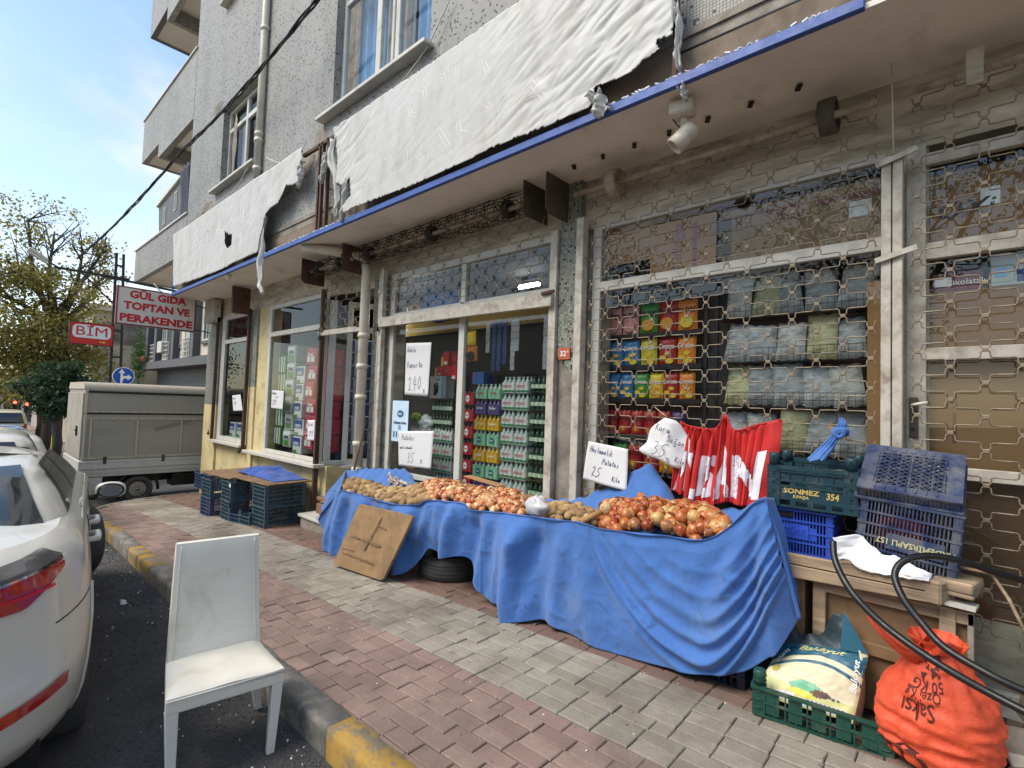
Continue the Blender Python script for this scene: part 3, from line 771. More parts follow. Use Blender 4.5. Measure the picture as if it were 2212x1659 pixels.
# lit tube lamps seen inside
def lamp(p, q, label):
    t_ = thing('tube_lamp', label, 'lamp', p); b = MB(); b.tube([p, q], .018, 8)
    obj('tube', b, emit('tube_light', (1, .97, .92, 1), 30), t_, world=True)
    b = MB(); m_ = (Vector(p) + Vector(q)) / 2 + Vector((0, 0, .045)); b.beam(Vector(p) + Vector((0, 0, .04)), Vector(q) + Vector((0, 0, .04)), .06, .03); obj('housing', b, m_white, t_, world=True)
lamp((-7.25, 4.95, 2.86), (-6.0, 4.95, 2.82), 'lit fluorescent tube glowing inside the shop doorway')
lamp((-4.5, 5.0, 3.08), (-4.15, 5.0, 3.08), 'lit tube lamp inside behind the middle shop upper pane')

# shop with the drinks
s2 = thing('shop_window', 'two pane display window stacked with bottled drinks, house number pillar to its right', 'window', (-4.15, 3.7, .6))
frame_bars(s2, [(-5.52, -5.44, .60, 3.12), (-4.20, -4.11, .66, 2.44), (-4.19, -4.12, 2.60, 3.06), (-5.44, -2.89, .60, .66), (-5.44, -2.89, 2.56, 2.62), (-5.44, -2.89, 3.05, 3.12)], m_white, 3.70)
frame_bars(s2, [(-2.89, -2.81, .2, 3.12)], m_oldwhite, 3.62, .13)
pane(s2, -5.44, -4.2, .66, 2.5, 3.73); pane(s2, -4.11, -2.89, .66, 2.5, 3.73); pane(s2, -5.44, -4.19, 2.62, 3.05, 3.73); pane(s2, -4.12, -2.89, 2.62, 3.05, 3.73)
# shop with the crisps
s3 = thing('shop_window', 'wide window of crisps and pulses behind a closed wire grille', 'window', (-1.4, 3.7, .5))
frame_bars(s3, [(-2.48, -2.40, .4, 3.10), (-.415, -.40, .4, 3.1), (-2.40, -.415, 2.515, 2.60), (-2.40, -.415, 3.06, 3.10), (-2.40, -.415, .4, .5)], m_white, 3.71)
pane(s3, -2.4, -.415, .5, 2.515, 3.735); pane(s3, -2.4, -.415, 2.6, 3.06, 3.735)
# grille guide posts
def post(x0, x1, z0, z1, y0, y1, mat, label):
    b = MB(); b.box(x0, x1, y0, y1, z0, z1)
    return tag(obj('grille_guide', b, mat, world=True, bevel=.004), label, 'post')
post(-2.575, -2.50, .0, 3.16, 3.58, 3.66, m_oldwhite, 'peeling white guide post on the right edge of the mosaic pillar')
gp = thing('grille_guide', 'pair of rusty white guide posts between the crisps window and the cardboard covered door', 'post', (-.35, 3.6, 0))
for xa, xb in ((-.405, -.358), (-.352, -.305)):
    b = MB(); b.box(xa, xb, 3.56, 3.65, .0, 3.02); obj('channel', b, m_oldwhite, gp, world=True, bevel=.003)
for z in (3.0, 2.44):
    b = MB(); b.beam((-.43, 3.545, z - .03), (-.24, 3.545, z + .02), .012, .03); obj('strap', b, m_oldwhite, gp, world=True)
post(-7.19, -7.14, -.1, 3.14, 3.60, 3.67, m_rust, 'dark rusty guide post at the corner of the toilet paper window')
post(-9.98, -9.93, .5, 3.14, 3.60, 3.66, m_rust, 'dark guide post left of the large window on the yellow wall')
post(-11.66, -11.62, .6, 3.14, 3.60, 3.66, m_rust, 'dark guide post at the left end of the narrow window')
post(-5.62, -5.56, .0, 3.2, 3.60, 3.66, m_oldwhite, 'grimy guide post left of the drinks window')
# padlocks
for (x, z, lab) in ((-11.66, .75, 'black padlock hanging on the left end guide post above the sill'), (-9.95, .52, 'black padlock hanging at the left end of the wide sill'), (-7.12, 2.42, 'black padlock on the door grille at its left end'), (-5.62, 2.44, 'rusty padlock at the left end of the drinks window shutter bar')):
    p = thing('padlock', lab, 'padlock', (x, 3.57, z)); b = MB(); b.box(x - .03, x + .03, 3.555, 3.585, z - .05, z); obj('lock_body', b, m_black, p, world=True, bevel=.005)
    b = MB(); b.tube([(x - .02, 3.57, z)] + [(x + .02 * math.cos(a), 3.57, z + .03 + .02 * math.sin(a)) for a in (PI, 2.2, PI / 2, .9, 0)] + [(x + .02, 3.57, z)], .005); obj('shackle', b, m_wiredark, p, world=True)
# doorway on the far right, cardboard behind the glass
s4 = thing('shop_door', 'white framed glass door covered by brown cardboard at the right edge', 'door', (.3, 3.7, 0))
frame_bars(s4, [(-.30, -.21, .0, 3.10), (-.21, 1.5, 2.42, 2.515), (-.21, 1.5, 1.84, 1.912), (-.21, 1.5, 1.185, 1.25), (-.21, 1.5, 2.97, 3.04), (-.21, 1.5, .0, .12)], m_oldwhite, 3.70)
pane(s4, -.21, 1.5, .12, 1.19, 3.74); pane(s4, -.21, 1.5, 1.25, 1.84, 3.74); pane(s4, -.21, 1.5, 1.912, 2.42, 3.74); pane(s4, -.21, 1.5, 2.515, 2.97, 3.74)
b = MB(); b.box(-.285, -.245, 3.685, 3.70, 1.40, 1.63); obj('lock_plate', b, m_darkplate, s4, world=True, bevel=.004)
b = MB(); b.tube([(-.268, 3.69, 1.585), (-.268, 3.64, 1.585), (-.25, 3.635, 1.59), (-.20, 3.635, 1.60)], .009); obj('handle', b, m_pipe, s4, world=True)
b = MB(); b.lathe([(.009, -.001), (.009, .004)], 8, T(-.268, 3.683, 1.45) @ RX(PI / 2)); obj('keyhole', b, m_black, s4, world=True)

# steps to the doorway
st = thing('entrance_steps', 'grey stone steps leading up to the shop doorway behind the stall', 'steps', (-6.4, 3.5, -.25))
b = MB(); b.box(-6.96, -5.65, 3.35, 3.95, -.45, -.13); obj('step', b, m_conc, st, world=True, bevel=.008)
b = MB(); b.box(-6.99, -5.62, 3.32, 3.96, -.13, -.09); obj('tread', b, m_marble, st, world=True, bevel=.006)
b = MB(); b.box(-6.9, -5.6, 3.62, 3.95, -.09, .06); obj('step', b, m_conc, st, world=True, bevel=.008)
# ------------------------------------------------------------------ fascia rails and torn banners
fr_ = thing('sign_frame', 'long blue steel frame of the shop fascia sign with rusty uprights', 'sign frame', (-6, 2.92, 3.52))
b = MB(); b.box(-12.15, -.40, 2.90, 2.94, 3.515, 3.575); obj('bottom_rail', b, m_rail, fr_, world=True, bevel=.004)
b = MB(); b.box(-5.58, .3, 2.90, 2.93, 4.69, 4.73); obj('top_rail', b, m_rail, fr_, world=True, bevel=.004)
b = MB(); b.box(-12.2, -6.56, 2.90, 2.93, 4.74, 4.78); obj('top_rail', b, m_rail, fr_, world=True, bevel=.004)
b = MB(); b.box(-12.2, -12.17, 2.90, 2.93, 3.52, 4.739); obj('end_rail', b, m_rail, fr_, world=True, bevel=.004)
for x in (-6.10, -6.02, -5.88): 
    b = MB(); b.box(x - .018, x + .018, 2.93, 2.97, 3.576, 4.72); obj('upright', b, m_rust, fr_, world=True)
b = MB(); b.beam((-5.88, 2.97, 4.10), (-5.55, 3.05, 3.93), .025, .025); obj('brace', b, m_rust, fr_, world=True)
b = MB(); b.beam((-6.56, 2.95, 4.71), (-5.55, 2.95, 4.69), .04, .04); obj('brace', b, m_rust, fr_, world=True)
for x in (-1.40, -2.0, -3.6): 
    b = MB(); b.box(x - .015, x + .015, 2.945, 2.975, 3.576, 5.0 if x > -1.5 else 4.689); obj('upright', b, m_rust, fr_, world=True)
# debris lying on the rail
b = MB()
for k in range(300):
    x = rnd.uniform(-7.6, -.42)
    if -4.9 < x < -2.0 : continue
    s = rnd.uniform(.004, .016); b.obox((x, 2.925, 3.585 + s * .2), s * 2, .03, s * .8, Euler((rnd.uniform(-.5, .5), rnd.uniform(-.4, .4), rnd.random() * 6)).to_matrix())
tag(obj('banner_scraps', b, m_paper, fr_, world=True), kind='stuff')

m_banner = M('banner_vinyl', C(192, 191, 187), .6, .05, 2, dirt=C(168, 163, 150), damt=.46, dscale=2.2, stretch=(1.6, 1, .8), bump=.10, bscale=18, bdist=.006)
m_ghost = M('faded_lettering', C(222, 222, 222), .5, .02, 4, bump=0)
def ripple(x, z):
    k = min(1, max(.12, abs(x + 3.9) / 1.6 - .35)) if x > -5.6 else .25
    v = Vector((x * .8 + z * .7, z * 3.0 - x * 1.5, 1.7))
    big = noise.noise(Vector((x * .9, z * 1.1, 8))) * .035
    d = 1 - abs(noise.noise(v * 2.1)) * 2
    return -.03 + big * .6 + k * (.016 * d * d + .007 * (1 - abs(noise.noise(v * 5 + Vector((3, 1, 2)))) * 2) + .0016 * noise.noise(v * 12))
def inpoly(x, z, P):
    c = False; n = len(P)
    for i in range(n):
        a, d = P[i], P[i - 1]
        if (a[1] > z) != (d[1] > z) and x < (d[0] - a[0]) * (z - a[1]) / (d[1] - a[1]) + a[0]: c = not c
    return c
def cloth_poly(P, holes, step, fn, jag=.014):
    x0, x1 = min(p[0] for p in P), max(p[0] for p in P); z0, z1 = min(p[1] for p in P), max(p[1] for p in P)
    nu, nv = int((x1 - x0) / step) + 1, int((z1 - z0) / step) + 1
    def mask(u, v):
        x, z = x0 + u * (x1 - x0), z0 + v * (z1 - z0)
        xx = x + jag * noise.noise(Vector((x * 28, z * 28, 0))); zz = z + jag * noise.noise(Vector((x * 28, z * 28, 9)))
        return inpoly(xx, zz, P) and not any(inpoly(xx, zz, h) for h in holes)
    b = MB(); b.grid(nu, nv, lambda u, v: fn(x0 + u * (x1 - x0), z0 + v * (z1 - z0)), mask); return b
def xz(p, Y=2.90): q = onY(p[0], p[1], Y); return (q.x, q.z)
def R2(x, y): return (737.3 + x / 3, y / 3)
B2 = [xz(p) for p in [(724, 288), (800, 238), (1000, 110), (1170, 0), (1300, -90), R2(2175, -200), R2(2165, 0), R2(2150, 235), R2(2045, 262), R2(2062, 335), R2(1975, 392), R2(1885, 478), R2(1780, 520), R2(1650, 568), R2(1622, 700),
      R2(1500, 757), R2(1400, 800), R2(1180, 890), R2(1000, 960), R2(860, 1035), R2(500, 1192), R2(150, 1332), R2(20, 1385), (740, 452), (765, 424), (760, 388), (742, 400), (729, 398), (733, 340)]]
for i, p in enumerate(B2):
    if p[1] > 4.64: B2[i] = (p[0], 4.735)
ban = thing('torn_banner', 'big white torn banner with faded lettering, wrinkled along its right side', 'banner', (-3.5, 2.9, 3.6))
b = cloth_poly(B2, [], .011, lambda x, z: (x, 2.90 + ripple(x, z), z)); obj('sheet', b, m_banner, ban, world=True, solid=.0015)
def ghost(s, p, q, h, parent):
    """faded outlined letters following the cloth"""
    A, B_ = onY(*p, 2.9), onY(*q, 2.9); t = text_mb(s, h, outline=h * .006, bold=0, spacing=1.15)
    w = max(v[0] for v in t.v) - min(v[0] for v in t.v); x0 = min(v[0] for v in t.v); k = (B_.x - A.x) / w
    n = MB(); vs = []
    for v in t.v:
        x = A.x + (v[0] - x0) * k; z = (A.z + B_.z) / 2 + v[1]
        vs.append((x, 2.90 + ripple(x, z) - .0005 + v[2] * .5, z))
    n.add(vs, t.f); obj('lettering', n, m_ghost, parent, world=True)
ghost('TOPTAN', (848, 262), (1130, 92), .42, ban); ghost('TRAKYA', (836, 372), (1190, 182), .30, ban)
# a flap folded over the lower rail and shreds at the left edge
def shred(parent, pts, w0, w1, y=2.89, name='shred'):
    P = [onY(*p, y) for p in pts]; n = len(P); b = MB()
    def f(u, v):
        t_ = v * (n - 1); i = min(n - 2, int(t_)); c = P[i].lerp(P[i + 1], t_ - i); w = w0 + (w1 - w0) * v
        w *= 1 + .5 * noise.noise(Vector((v * 9, u * 2, pts[0][0])))
        return (c.x + (u - .5) * w, c.y - .03 * math.sin(u * 7 + v * 9) - .02 * noise.noise(Vector((u * 3, v * 8, 1))), c.z + .02 * noise.noise(Vector((u * 5, v * 7, 4))))
    b.grid(8, 26, f); obj(name, b, m_banner, parent, world=True, solid=.002)
shred(ban, [R2(1640, 590), R2(1660, 650), R2(1700, 740)], .11, .13, 2.86, 'flap')
shred(ban, [(722, 300), (717, 345), (728, 400), (730, 440), (727, 470)], .16, .07)
shred(ban, [(707, 330), (700, 360), (694, 395)], .12, .05)
shred(ban, [(752, 385), (745, 420), (738, 480)], .10, .03)
shred(ban, [(1458, 0), (1462, 30), (1466, 60), (1463, 110), (1470, 150)], .05, .03, 2.9)
shred(ban, [(1470, 180), (1476, 195), (1482, 215)], .05, .03, 2.93)
B1 = [xz(p) for p in [(379, 499), (460, 449), (560, 388), (655, 331), (656, 345), (646, 372), (650, 392), (636, 402), (622, 402), (612, 425), (604, 440), (590, 448), (577, 466), (572, 495), (564, 520), (560, 545), (470, 588), (378, 620)]]
for i, p in enumerate(B1):
    if i < 4: B1[i] = (p[0], 4.775)
hole = [xz(p) for p in [(489, 500), (498, 508), (505, 507), (504, 530), (494, 537), (489, 527)]]
ban1 = thing('torn_banner', 'smaller faded white banner at the left, torn away diagonally on its right', 'banner', (-9.5, 2.9, 3.6))
b = cloth_poly(B1, [hole], .02, lambda x, z: (x, 2.90 + ripple(x, z), z)); obj('sheet', b, m_banner, ban1, world=True, solid=.0015)
ghost('GÜL', (422, 515), (556, 445), .62, ban1)
shred(ban1, [(570, 470), (566, 520), (560, 570), (563, 610), (568, 634)], .22, .10)
shred(ban1, [(648, 350), (650, 375), (645, 405)], .12, .06)

# hanging twisted cable bundle
def catenary(a, b_, sag, n=24):
    a, b_ = Vector(a), Vector(b_); return [a.lerp(b_, i / n) - Vector((0, 0, sag * 4 * (i / n) * (1 - i / n))) for i in range(n + 1)]
ct = thing('overhead_cable', 'thick black twisted overhead cable bundle crossing the facade down to the lamp pole', 'cable', (0, 2, 7))
ca, cb, cc = onY(690, -6, 2.7), onY(395, 325, 2.65), onX(165, 560, -18.0)
base_ = [ca + (ca - cb) * .3] + [ca.lerp(cb, i / 20) - Vector((0, 0, .10 * math.sin(i / 20 * PI))) for i in range(21)] + [cb.lerp(cc, i / 20) - Vector((0, 0, .12 * math.sin(i / 20 * PI))) for i in range(1, 21)]
for k in range(3):
    Q = []
    for i in range(len(base_) - 1):
        for j in range(6):
            p = base_[i].lerp(base_[i + 1], j / 6); a = (i * 6 + j) * .16 + k * 2.1; r = .016 + .006 * math.sin(i * .7 + k)
            Q.append(p + Vector((0, math.cos(a) * r, math.sin(a) * r)))
    b = MB(); b.tube(Q, .013, 5); obj('strand', b, m_black, ct, world=True)
def cable(pts, r, mat, label, name='cable'):
    b = MB(); b.tube(pts, r, 6); return tag(obj(name, b, mat, world=True), label, 'cable')
cable(catenary(onY(925, 100, 3.0), onY(975, -8, 3.0), .0) , .006, m_pipe, 'thin pale cord running up the wall from the right window sill')
cable(catenary(onY(820, 235, 3.0), onY(925, 100, 3.0), .02), .006, m_pipe, 'thin pale cord crossing below the big window sill')
cable(catenary(onY(575, 340, 2.95), onY(660, 350, 2.95), .06), .008, m_pipe, 'thin white cable looping from the left downpipe to the sign frame')
cable(catenary(onY(502, 418, 2.95), onY(535, 362, 2.95), .02), .006, m_pipe, 'thin cord hanging below the upper left window')
cable([(-1.45, 3.03, 3.80), (.9, 3.03, 3.78)], .014, m_black, 'black cable running along the slab edge at the upper right')
Q = [onX(332, 612, -12.2), onX(345, 628, -12.2), onX(360, 636, -12.2), onX(378, 634, -12.15), onX(392, 615, -12.1)]
cable(Q, .012, m_white, 'white cable looping in front of the hanging shop sign')

# ------------------------------------------------------------------ wire grilles
GX, GZ = .14, .0885
def wire_pts(x0, x1, flip, wrap=None):
    """square wave with notches; low notches at even lattice columns, high ones at odd; flip swaps them"""
    P = []; k0 = math.floor(x0 / GX) ; k1 = math.ceil(x1 / GX)
    for k in range(k0, k1 + 1):
        x = k * GX; lo = (k % 2 == 0) != flip; z = .008 if lo else GZ - .008; zm = GZ / 2; n = .0135; w = .019
        for dx, zz in ((-w - .009, zm), (-w - .001, zm + (z - zm) * .15), (-w + .001, zm + (z - zm) * .84), (-n + .002, z), (n - .002, z), (w - .001, zm + (z - zm) * .84), (w + .001, zm + (z - zm) * .15), (w + .009, zm)):
            if x0 <= x + dx <= x1: P.append((x + dx, zz))
    return P
WCACHE = {}
def grille(name, label, x0, x1, z0, z1, y, ox=-.738, oz=2.03, mat=None, group=None, r=.0041, jit=0.0):
    mat = mat or m_wire
    t_ = thing(name, label, 'grille', ((x0 + x1) / 2, y, z0))
    xa, xb = x0 - ox, x1 - ox
    j0, j1 = math.ceil((z0 - oz) / GZ), math.floor((z1 - oz) / GZ)
    ms = []
    for fl in (False, True):
        P = wire_pts(xa, xb, fl); b = MB(); b.tube([(p[0] + ox - (x0 + x1) / 2, 0, p[1]) for p in P], r, 5); ms.append(b.mesh('wire', mat))
    cb_ = MB(); cb_.obox((0, 0, 0), .026, .012, .016); cm = cb_.mesh('clip', m_clip)
    for j in range(j0, j1):
        z = oz + j * GZ
        o = bpy.data.objects.new('wire', ms[j % 2]); _link(o, t_, T(0, rnd.uniform(-jit, jit), z - z0))
    for j in range(j0 + 1, j1):
        for k in range(math.ceil(xa / GX), math.floor(xb / GX) + 1):
            if (k % 2 == 0) == (j % 2 == 0):
                if name == 'x': pass
                o = bpy.data.objects.new('clip', cm); _link(o, t_, T(k * GX + ox - (x0 + x1) / 2, 0, oz + j * GZ - z0))
    return t_
g3 = grille('wire_grille', 'closed wire security grille in front of the crisps window', -2.53, -.415, .50, 3.47, 3.615)
g4 = grille('wire_grille', 'closed wire security grille over the cardboard covered door at the right', -.295, 1.02, .30, 3.44, 3.615, ox=-.245, oz=2.06)
g2 = grille('wire_grille', 'wire grille lowered only over the upper panes of the drinks window', -5.54, -2.90, 2.56, 3.36, 3.61, ox=-3.128, oz=2.61)
g1 = grille('wire_grille', 'half lowered wire grille hanging in the shop doorway', -7.12, -5.99, 2.50, 3.30, 3.60, ox=-6.6, oz=2.5)
def bar(p0, p1, w, h, mat, parent, name='bottom_bar'):
    b = MB(); b.beam(p0, p1, w, h); return obj(name, b, mat, parent, world=True, bevel=.004)
bar((-5.60, 3.60, 2.50), (-2.83, 3.60, 2.475), .05, .12, m_oldwhite, g2)
bar((-7.18, 3.60, 2.47), (-5.95, 3.60, 2.46), .05, .075, m_oldwhite, g1)
for x, z in ((-6.05, 2.52), (-7.08, 2.52)): bar((x - .06, 3.57, z), (x + .06, 3.57, z), .02, .07, m_rust, g1, 'lock_block')
bar((-2.93, 3.56, 2.53), (-2.78, 3.56, 2.54), .02, .03, m_rust, g2, 'lock_bolt')
b = MB(); b.tube([(-2.56, 3.52, 3.34), (-.42, 3.52, 3.34)], .022, 10); obj('axle', b, m_axle, g3, world=True)
b = MB(); b.tube([(-.30, 3.52, 3.34), (1.1, 3.52, 3.34)], .022, 10); obj('axle', b, m_axle, g4, world=True)
for x, g_ in ((-2.16, g3), (-.665, g3)):
    b = MB(); b.lathe([(.03, -.045), (.105, -.045), (.108, 0), (.105, .045), (.085, .045), (.085, .03), (.03, .028)], 24, T(x, 3.52, 3.34) @ RY(PI / 2)); obj('drum', b, m_axle if x < -1 else m_darkplate, g_, world=True)
bar((.0 - .035, 3.47, 3.34), (.035, 3.47, 3.34), .02, .19, m_header, g4, 'bracket')
for x in (-2.48, -2.2, -1.92, -1.64, -1.36, -1.08, -.8): 
    b = MB(); b.obox((x, 3.44 - .05, 3.515), .03, .06, .012, RZ(.5).to_3x3()); obj('anchor_clip', b, m_black, g3, world=True)
# rolled up grilles
def roll(name, label, x0, x1, yc, zc, R0, turns, ox, rings=()):
    t_ = thing(name, label, 'grille', ((x0 + x1) / 2, yc, zc)); a = 0; i = 0; R_ = R0
    while a < turns * 2 * PI:
        P = wire_pts(x0 - ox, x1 - ox, i % 2 == 1); Q = []
        for p in P:
            an = a + p[1] / R_; rr = R_ + .006 * noise.noise(Vector((p[0] * 3, a, 1))); Q.append((p[0] + ox, yc + rr * math.cos(an), zc + rr * math.sin(an)))
        b = MB(); b.tube(Q, .0045, 4); obj('wire', b, m_wiredark, t_, world=True)
        a += GZ / R_; R_ -= .0035; i += 1
    b = MB(); b.tube([(x0 - .03, yc, zc), (x1 + .05, yc, zc)], .024, 10); obj('axle', b, m_axle, t_, world=True)
    for x in rings:
        b = MB(); b.lathe([(.03, -.03), (R0 - .05, -.03), (R0 - .05, .03), (.03, .03)], 20, T(x, yc, zc) @ RY(PI / 2)); obj('drum', b, m_black, t_, world=True)
    return t_
r2 = roll('rolled_grille', 'long dark rolled up wire grille under the canopy above the drinks window', -5.95, -3.12, 3.47, 3.375, .135, 2.1, -3.1, (-5.7, -4.45, -3.3))
r1 = roll('rolled_grille', 'short dark rolled up wire grille above the shop doorway', -7.05, -6.02, 3.38, 3.33, .125, 2.1, -6.6, (-6.85, -6.25))
def endplate(x, y0, y1, z0, z1, lab, mat=None):
    b = MB(); b.prism([(x, y0, z0 + .05), (x, y0 + .05, z0), (x, y1, z0), (x, y1, z1), (x, y0, z1)], (.008, 0, 0))
    return tag(obj('bracket_plate', b, mat or m_darkplate, world=True), lab, 'bracket')
endplate(-2.99, 3.33, 3.68, 3.21, 3.53, 'grey steel bracket plate at the right end of the long rolled grille')
endplate(-2.73, 3.33, 3.68, 3.17, 3.53, 'grey steel bracket plate above the mosaic pillar, holding the axle', m_darkplate)
endplate(-7.12, 3.25, 3.60, 3.16, 3.51, 'dark steel end plate left of the short rolled grille', m_rust)
endplate(-5.99, 3.25, 3.60, 3.16, 3.51, 'dark steel end plate hidden behind the downpipe elbow', m_rust)
b = MB(); b.box(-9.98, -9.9, 3.30, 3.6, 3.02, 3.50); tag(obj('bracket_plate', b, m_rust, world=True), 'rusty box plate under the canopy left of the large window', 'bracket')
b = MB(); b.box(-12.2, -11.62, 3.52, 3.66, 3.04, 3.50); tag(obj('junction_box', b, m_oldwhite, world=True, bevel=.006), 'pale box under the canopy at the corner of the building', 'box')

# spotlight
sp = thing('spotlight', 'grimy white cylinder spotlight hanging from a square base under the canopy edge', 'lamp', (-1.42, 3.08, 3.5))
b = MB(); b.obox((-1.40, 3.08, 3.455), .15, .13, .085, RZ(.15).to_3x3()); obj('base', b, m_pipe, sp, world=True, bevel=.012)
b = MB(); b.tube([(-1.40, 3.10, 3.42), (-1.40, 3.13, 3.35)], .026, 10); obj('neck', b, m_pipe, sp, world=True)
dv = Vector((-.55, -.25, -.62)).normalized(); q_ = dv.to_track_quat('Z', 'Y').to_matrix().to_4x4()
b = MB(); b.lathe([(.0, -.07), (.045, -.07), (.058, -.05), (.060, .0), (.056, .003), (.060, .006), (.056, .012), (.060, .016), (.062, .10), (.052, .10), (.05, .07), (0, .07)], 22, T(-1.40, 3.13, 3.31) @ q_); obj('lamp_head', b, m_pipe, sp, world=True)
b = MB(); b.tube(catenary((-1.48, 3.05, 3.46), (-1.41, 3.15, 3.36), .03, 8), .004, 5); obj('lead', b, m_black, sp, world=True)
sp2 = thing('bulb_holder', 'small white bulb holder with a wire under the left part of the canopy', 'lamp', (-9.0, 3.3, 3.5))
pp = onZ(494, 592, 3.53); b = MB(); b.lathe([(.05, 0), (.045, -.04), (.03, -.06), (.03, -.09), (.02, -.1)], 12, T(*pp)); obj('holder', b, m_pipe, sp2, world=True)
# a thin rod and gap fillers at the far pulley corner
b = MB(); b.tube([(-.352, 3.50, 3.53), (-.345, 3.54, 3.02)], .004, 5); tag(obj('support_wire', b, m_pipe, world=True), 'thin wire dropping from the canopy to the guide posts', 'wire')

# house number plate
hp = thing('house_number', 'orange brown enamel house number plate 32A on the mosaic pillar', 'sign', (-2.71, 3.65, 1.93))
b = MB(); b.box(-2.776, -2.648, 3.640, 3.648, 1.93, 2.035); obj('plate', b, M('enamel_orange', C(186, 92, 58), .4, .08, 6, bump=.05), hp, world=True, bevel=.003)
def put_text(s, size, m, mat, parent, depth=.002, bold=0, **k):
    return obj('lettering', MB().merge(text_mb(s, size, depth, bold, **k), m), mat, parent, world=True)
FACE = lambda x, y, z, rz=0: T(x, y, z) @ RZ(rz) @ RX(PI / 2)          # text plane facing -Y
m_wtxt = M('white_print', C(240, 240, 238), .5, .03, 5, bump=0)
put_text('32', .068, FACE(-2.722, 3.638, 1.982), m_wtxt, hp, bold=.001); put_text('A', .034, FACE(-2.672, 3.638, 2.000), m_wtxt, hp)

# ------------------------------------------------------------------ hanging signs, pole, road sign
def onface(x, o=0): return lambda y, z: (x + o, y, z)
SIGNX = -12.3
sg = thing('hanging_sign', 'white double sided shop sign with red lettering GÜL GIDA TOPTAN VE PERAKENDE', 'sign', (SIGNX, 2.7, 2.83))
y0, y1, z0, z1 = 2.03, 3.39, 2.835, 3.584
m_signface = M('sign_face', C(214, 210, 200), .5, .07, 3, dirt=C(176, 166, 146), damt=.3, bump=.05)
b = MB(); b.box(SIGNX - .09, SIGNX - .001, y0 + .02, y1 - .02, z0 + .02, z1 - .02); obj('panel', b, m_signface, sg, world=True)
b = MB(); b.box(SIGNX - .10, SIGNX + .008, y0, y1, z0, z0 + .022); b.box(SIGNX - .10, SIGNX + .008, y0, y1, z1 - .022, z1); b.box(SIGNX - .10, SIGNX + .008, y0, y0 + .022, z0 + .0225, z1 - .0225); b.box(SIGNX - .10, SIGNX + .008, y1 - .022, y1, z0 + .0225, z1 - .0225)
obj('frame', b, M('sign_frame_red', C(120, 30, 44), .5, .15, 8), sg, world=True)
FX = lambda x, y, z: T(x, y, z) @ RZ(PI / 2) @ RX(PI / 2)               # text plane facing +X, reading towards +Y
for s, zc, sz, w in (('GÜL GIDA', 3.44, .20, .98), ('TOPTAN VE', 3.215, .20, 1.14), ('PERAKENDE', 2.97, .20, 1.24)):
    t_ = text_mb(s, sz, .004, .009); ww = max(v[0] for v in t_.v) - min(v[0] for v in t_.v)
    obj('lettering', MB().merge(t_, FX(SIGNX + .001, (y0 + y1) / 2, zc) @ SC(w / ww, 1, 1)), m_red, sg, world=True)
b = MB(); b.beam((SIGNX - .05, 1.75, 3.72), (SIGNX - .05, 3.7, 3.62), .04, .04); obj('arm', b, m_black, sg, world=True)
b = MB(); b.tube([(SIGNX - .05, 3.39, 2.9), (SIGNX - .05, 3.75, 2.86)], .012, 6); obj('stay', b, m_black, sg, world=True)
b = MB(); b.tube([(SIGNX - .05, 3.39, 3.42), (SIGNX - .05, 3.75, 3.36)], .012, 6); obj('stay', b, m_black, sg, world=True)

PX = -18.0
pole = thing('lattice_pole', 'dark steel lattice street pole with a street lamp arm behind the truck', 'pole', (PX, 3.1, ground(PX)))
m_pole = M('pole_steel', C(62, 58, 56), .7, .2, 8, metal=.2)
for yb, yt in ((2.98, 2.90), (3.28, 3.06)):
    b = MB(); b.beam((PX, yb, ground(PX) - .1), (PX, yt, 5.45), .06, .06); obj('leg', b, m_pole, pole, world=True)
for z in (-.2, .5, 1.2, 1.9, 2.5, 3.25, 3.9, 4.5, 5.1):
    ya = 2.98 - .08 * (z + 1) / 6.4; yb = 3.28 - .22 * (z + 1) / 6.4
    b = MB(); b.beam((PX, ya, z), (PX, yb, z), .05, .05); obj('rung', b, m_pole, pole, world=True)
b = MB(); b.beam(onX(118, 577, PX), onX(280, 604, PX), .05, .06); b2 = MB(); b2.beam(onX(100, 563, PX), onX(125, 577, PX), .04, .04)
obj('arm', b, m_pole, pole, world=True); obj('arm_tip', b2, m_pole, pole, world=True)
b = MB(); b.beam(onX(178, 590, PX), onX(243, 655, PX), .035, .035); obj('brace', b, m_pole, pole, world=True)
a_, c_ = onX(60, 536, PX), onX(103, 564, PX); b = MB()
b.beam(a_, c_, .24, .10); lh = obj('lamp_head', b, m_pipe, pole, world=True, bevel=.03)
b = MB(); b.beam(a_ - Vector((0, 0, .07)), c_ - Vector((0, 0, .05)), .18, .05); obj('lamp_glass', b, M('lamp_lens', C(226, 226, 220), .3, .05), lh, world=True)
bs = thing('shop_sign', 'red supermarket sign with white rounded field reading BİM and a yellow arrow', 'sign', (PX + .1, 2.45, 2.78))
y0, y1, z0, z1 = 2.00, 2.92, 2.78, 3.355
b = MB(); b.box(PX + .06, PX + .16, y0, y1, z0, z1); obj('panel', b, M('sign_red', C(206, 48, 42), .5, .05), bs, world=True)
b = MB()
for q in ((y0 - .012, y1 + .012, z0 - .012, z0), (y0 - .012, y1 + .012, z1, z1 + .012), (y0 - .012, y0, z0 + .001, z1 - .001), (y1, y1 + .012, z0 + .001, z1 - .001)): b.box(PX + .055, PX + .165, *q)
obj('frame', b, m_black, bs, world=True)
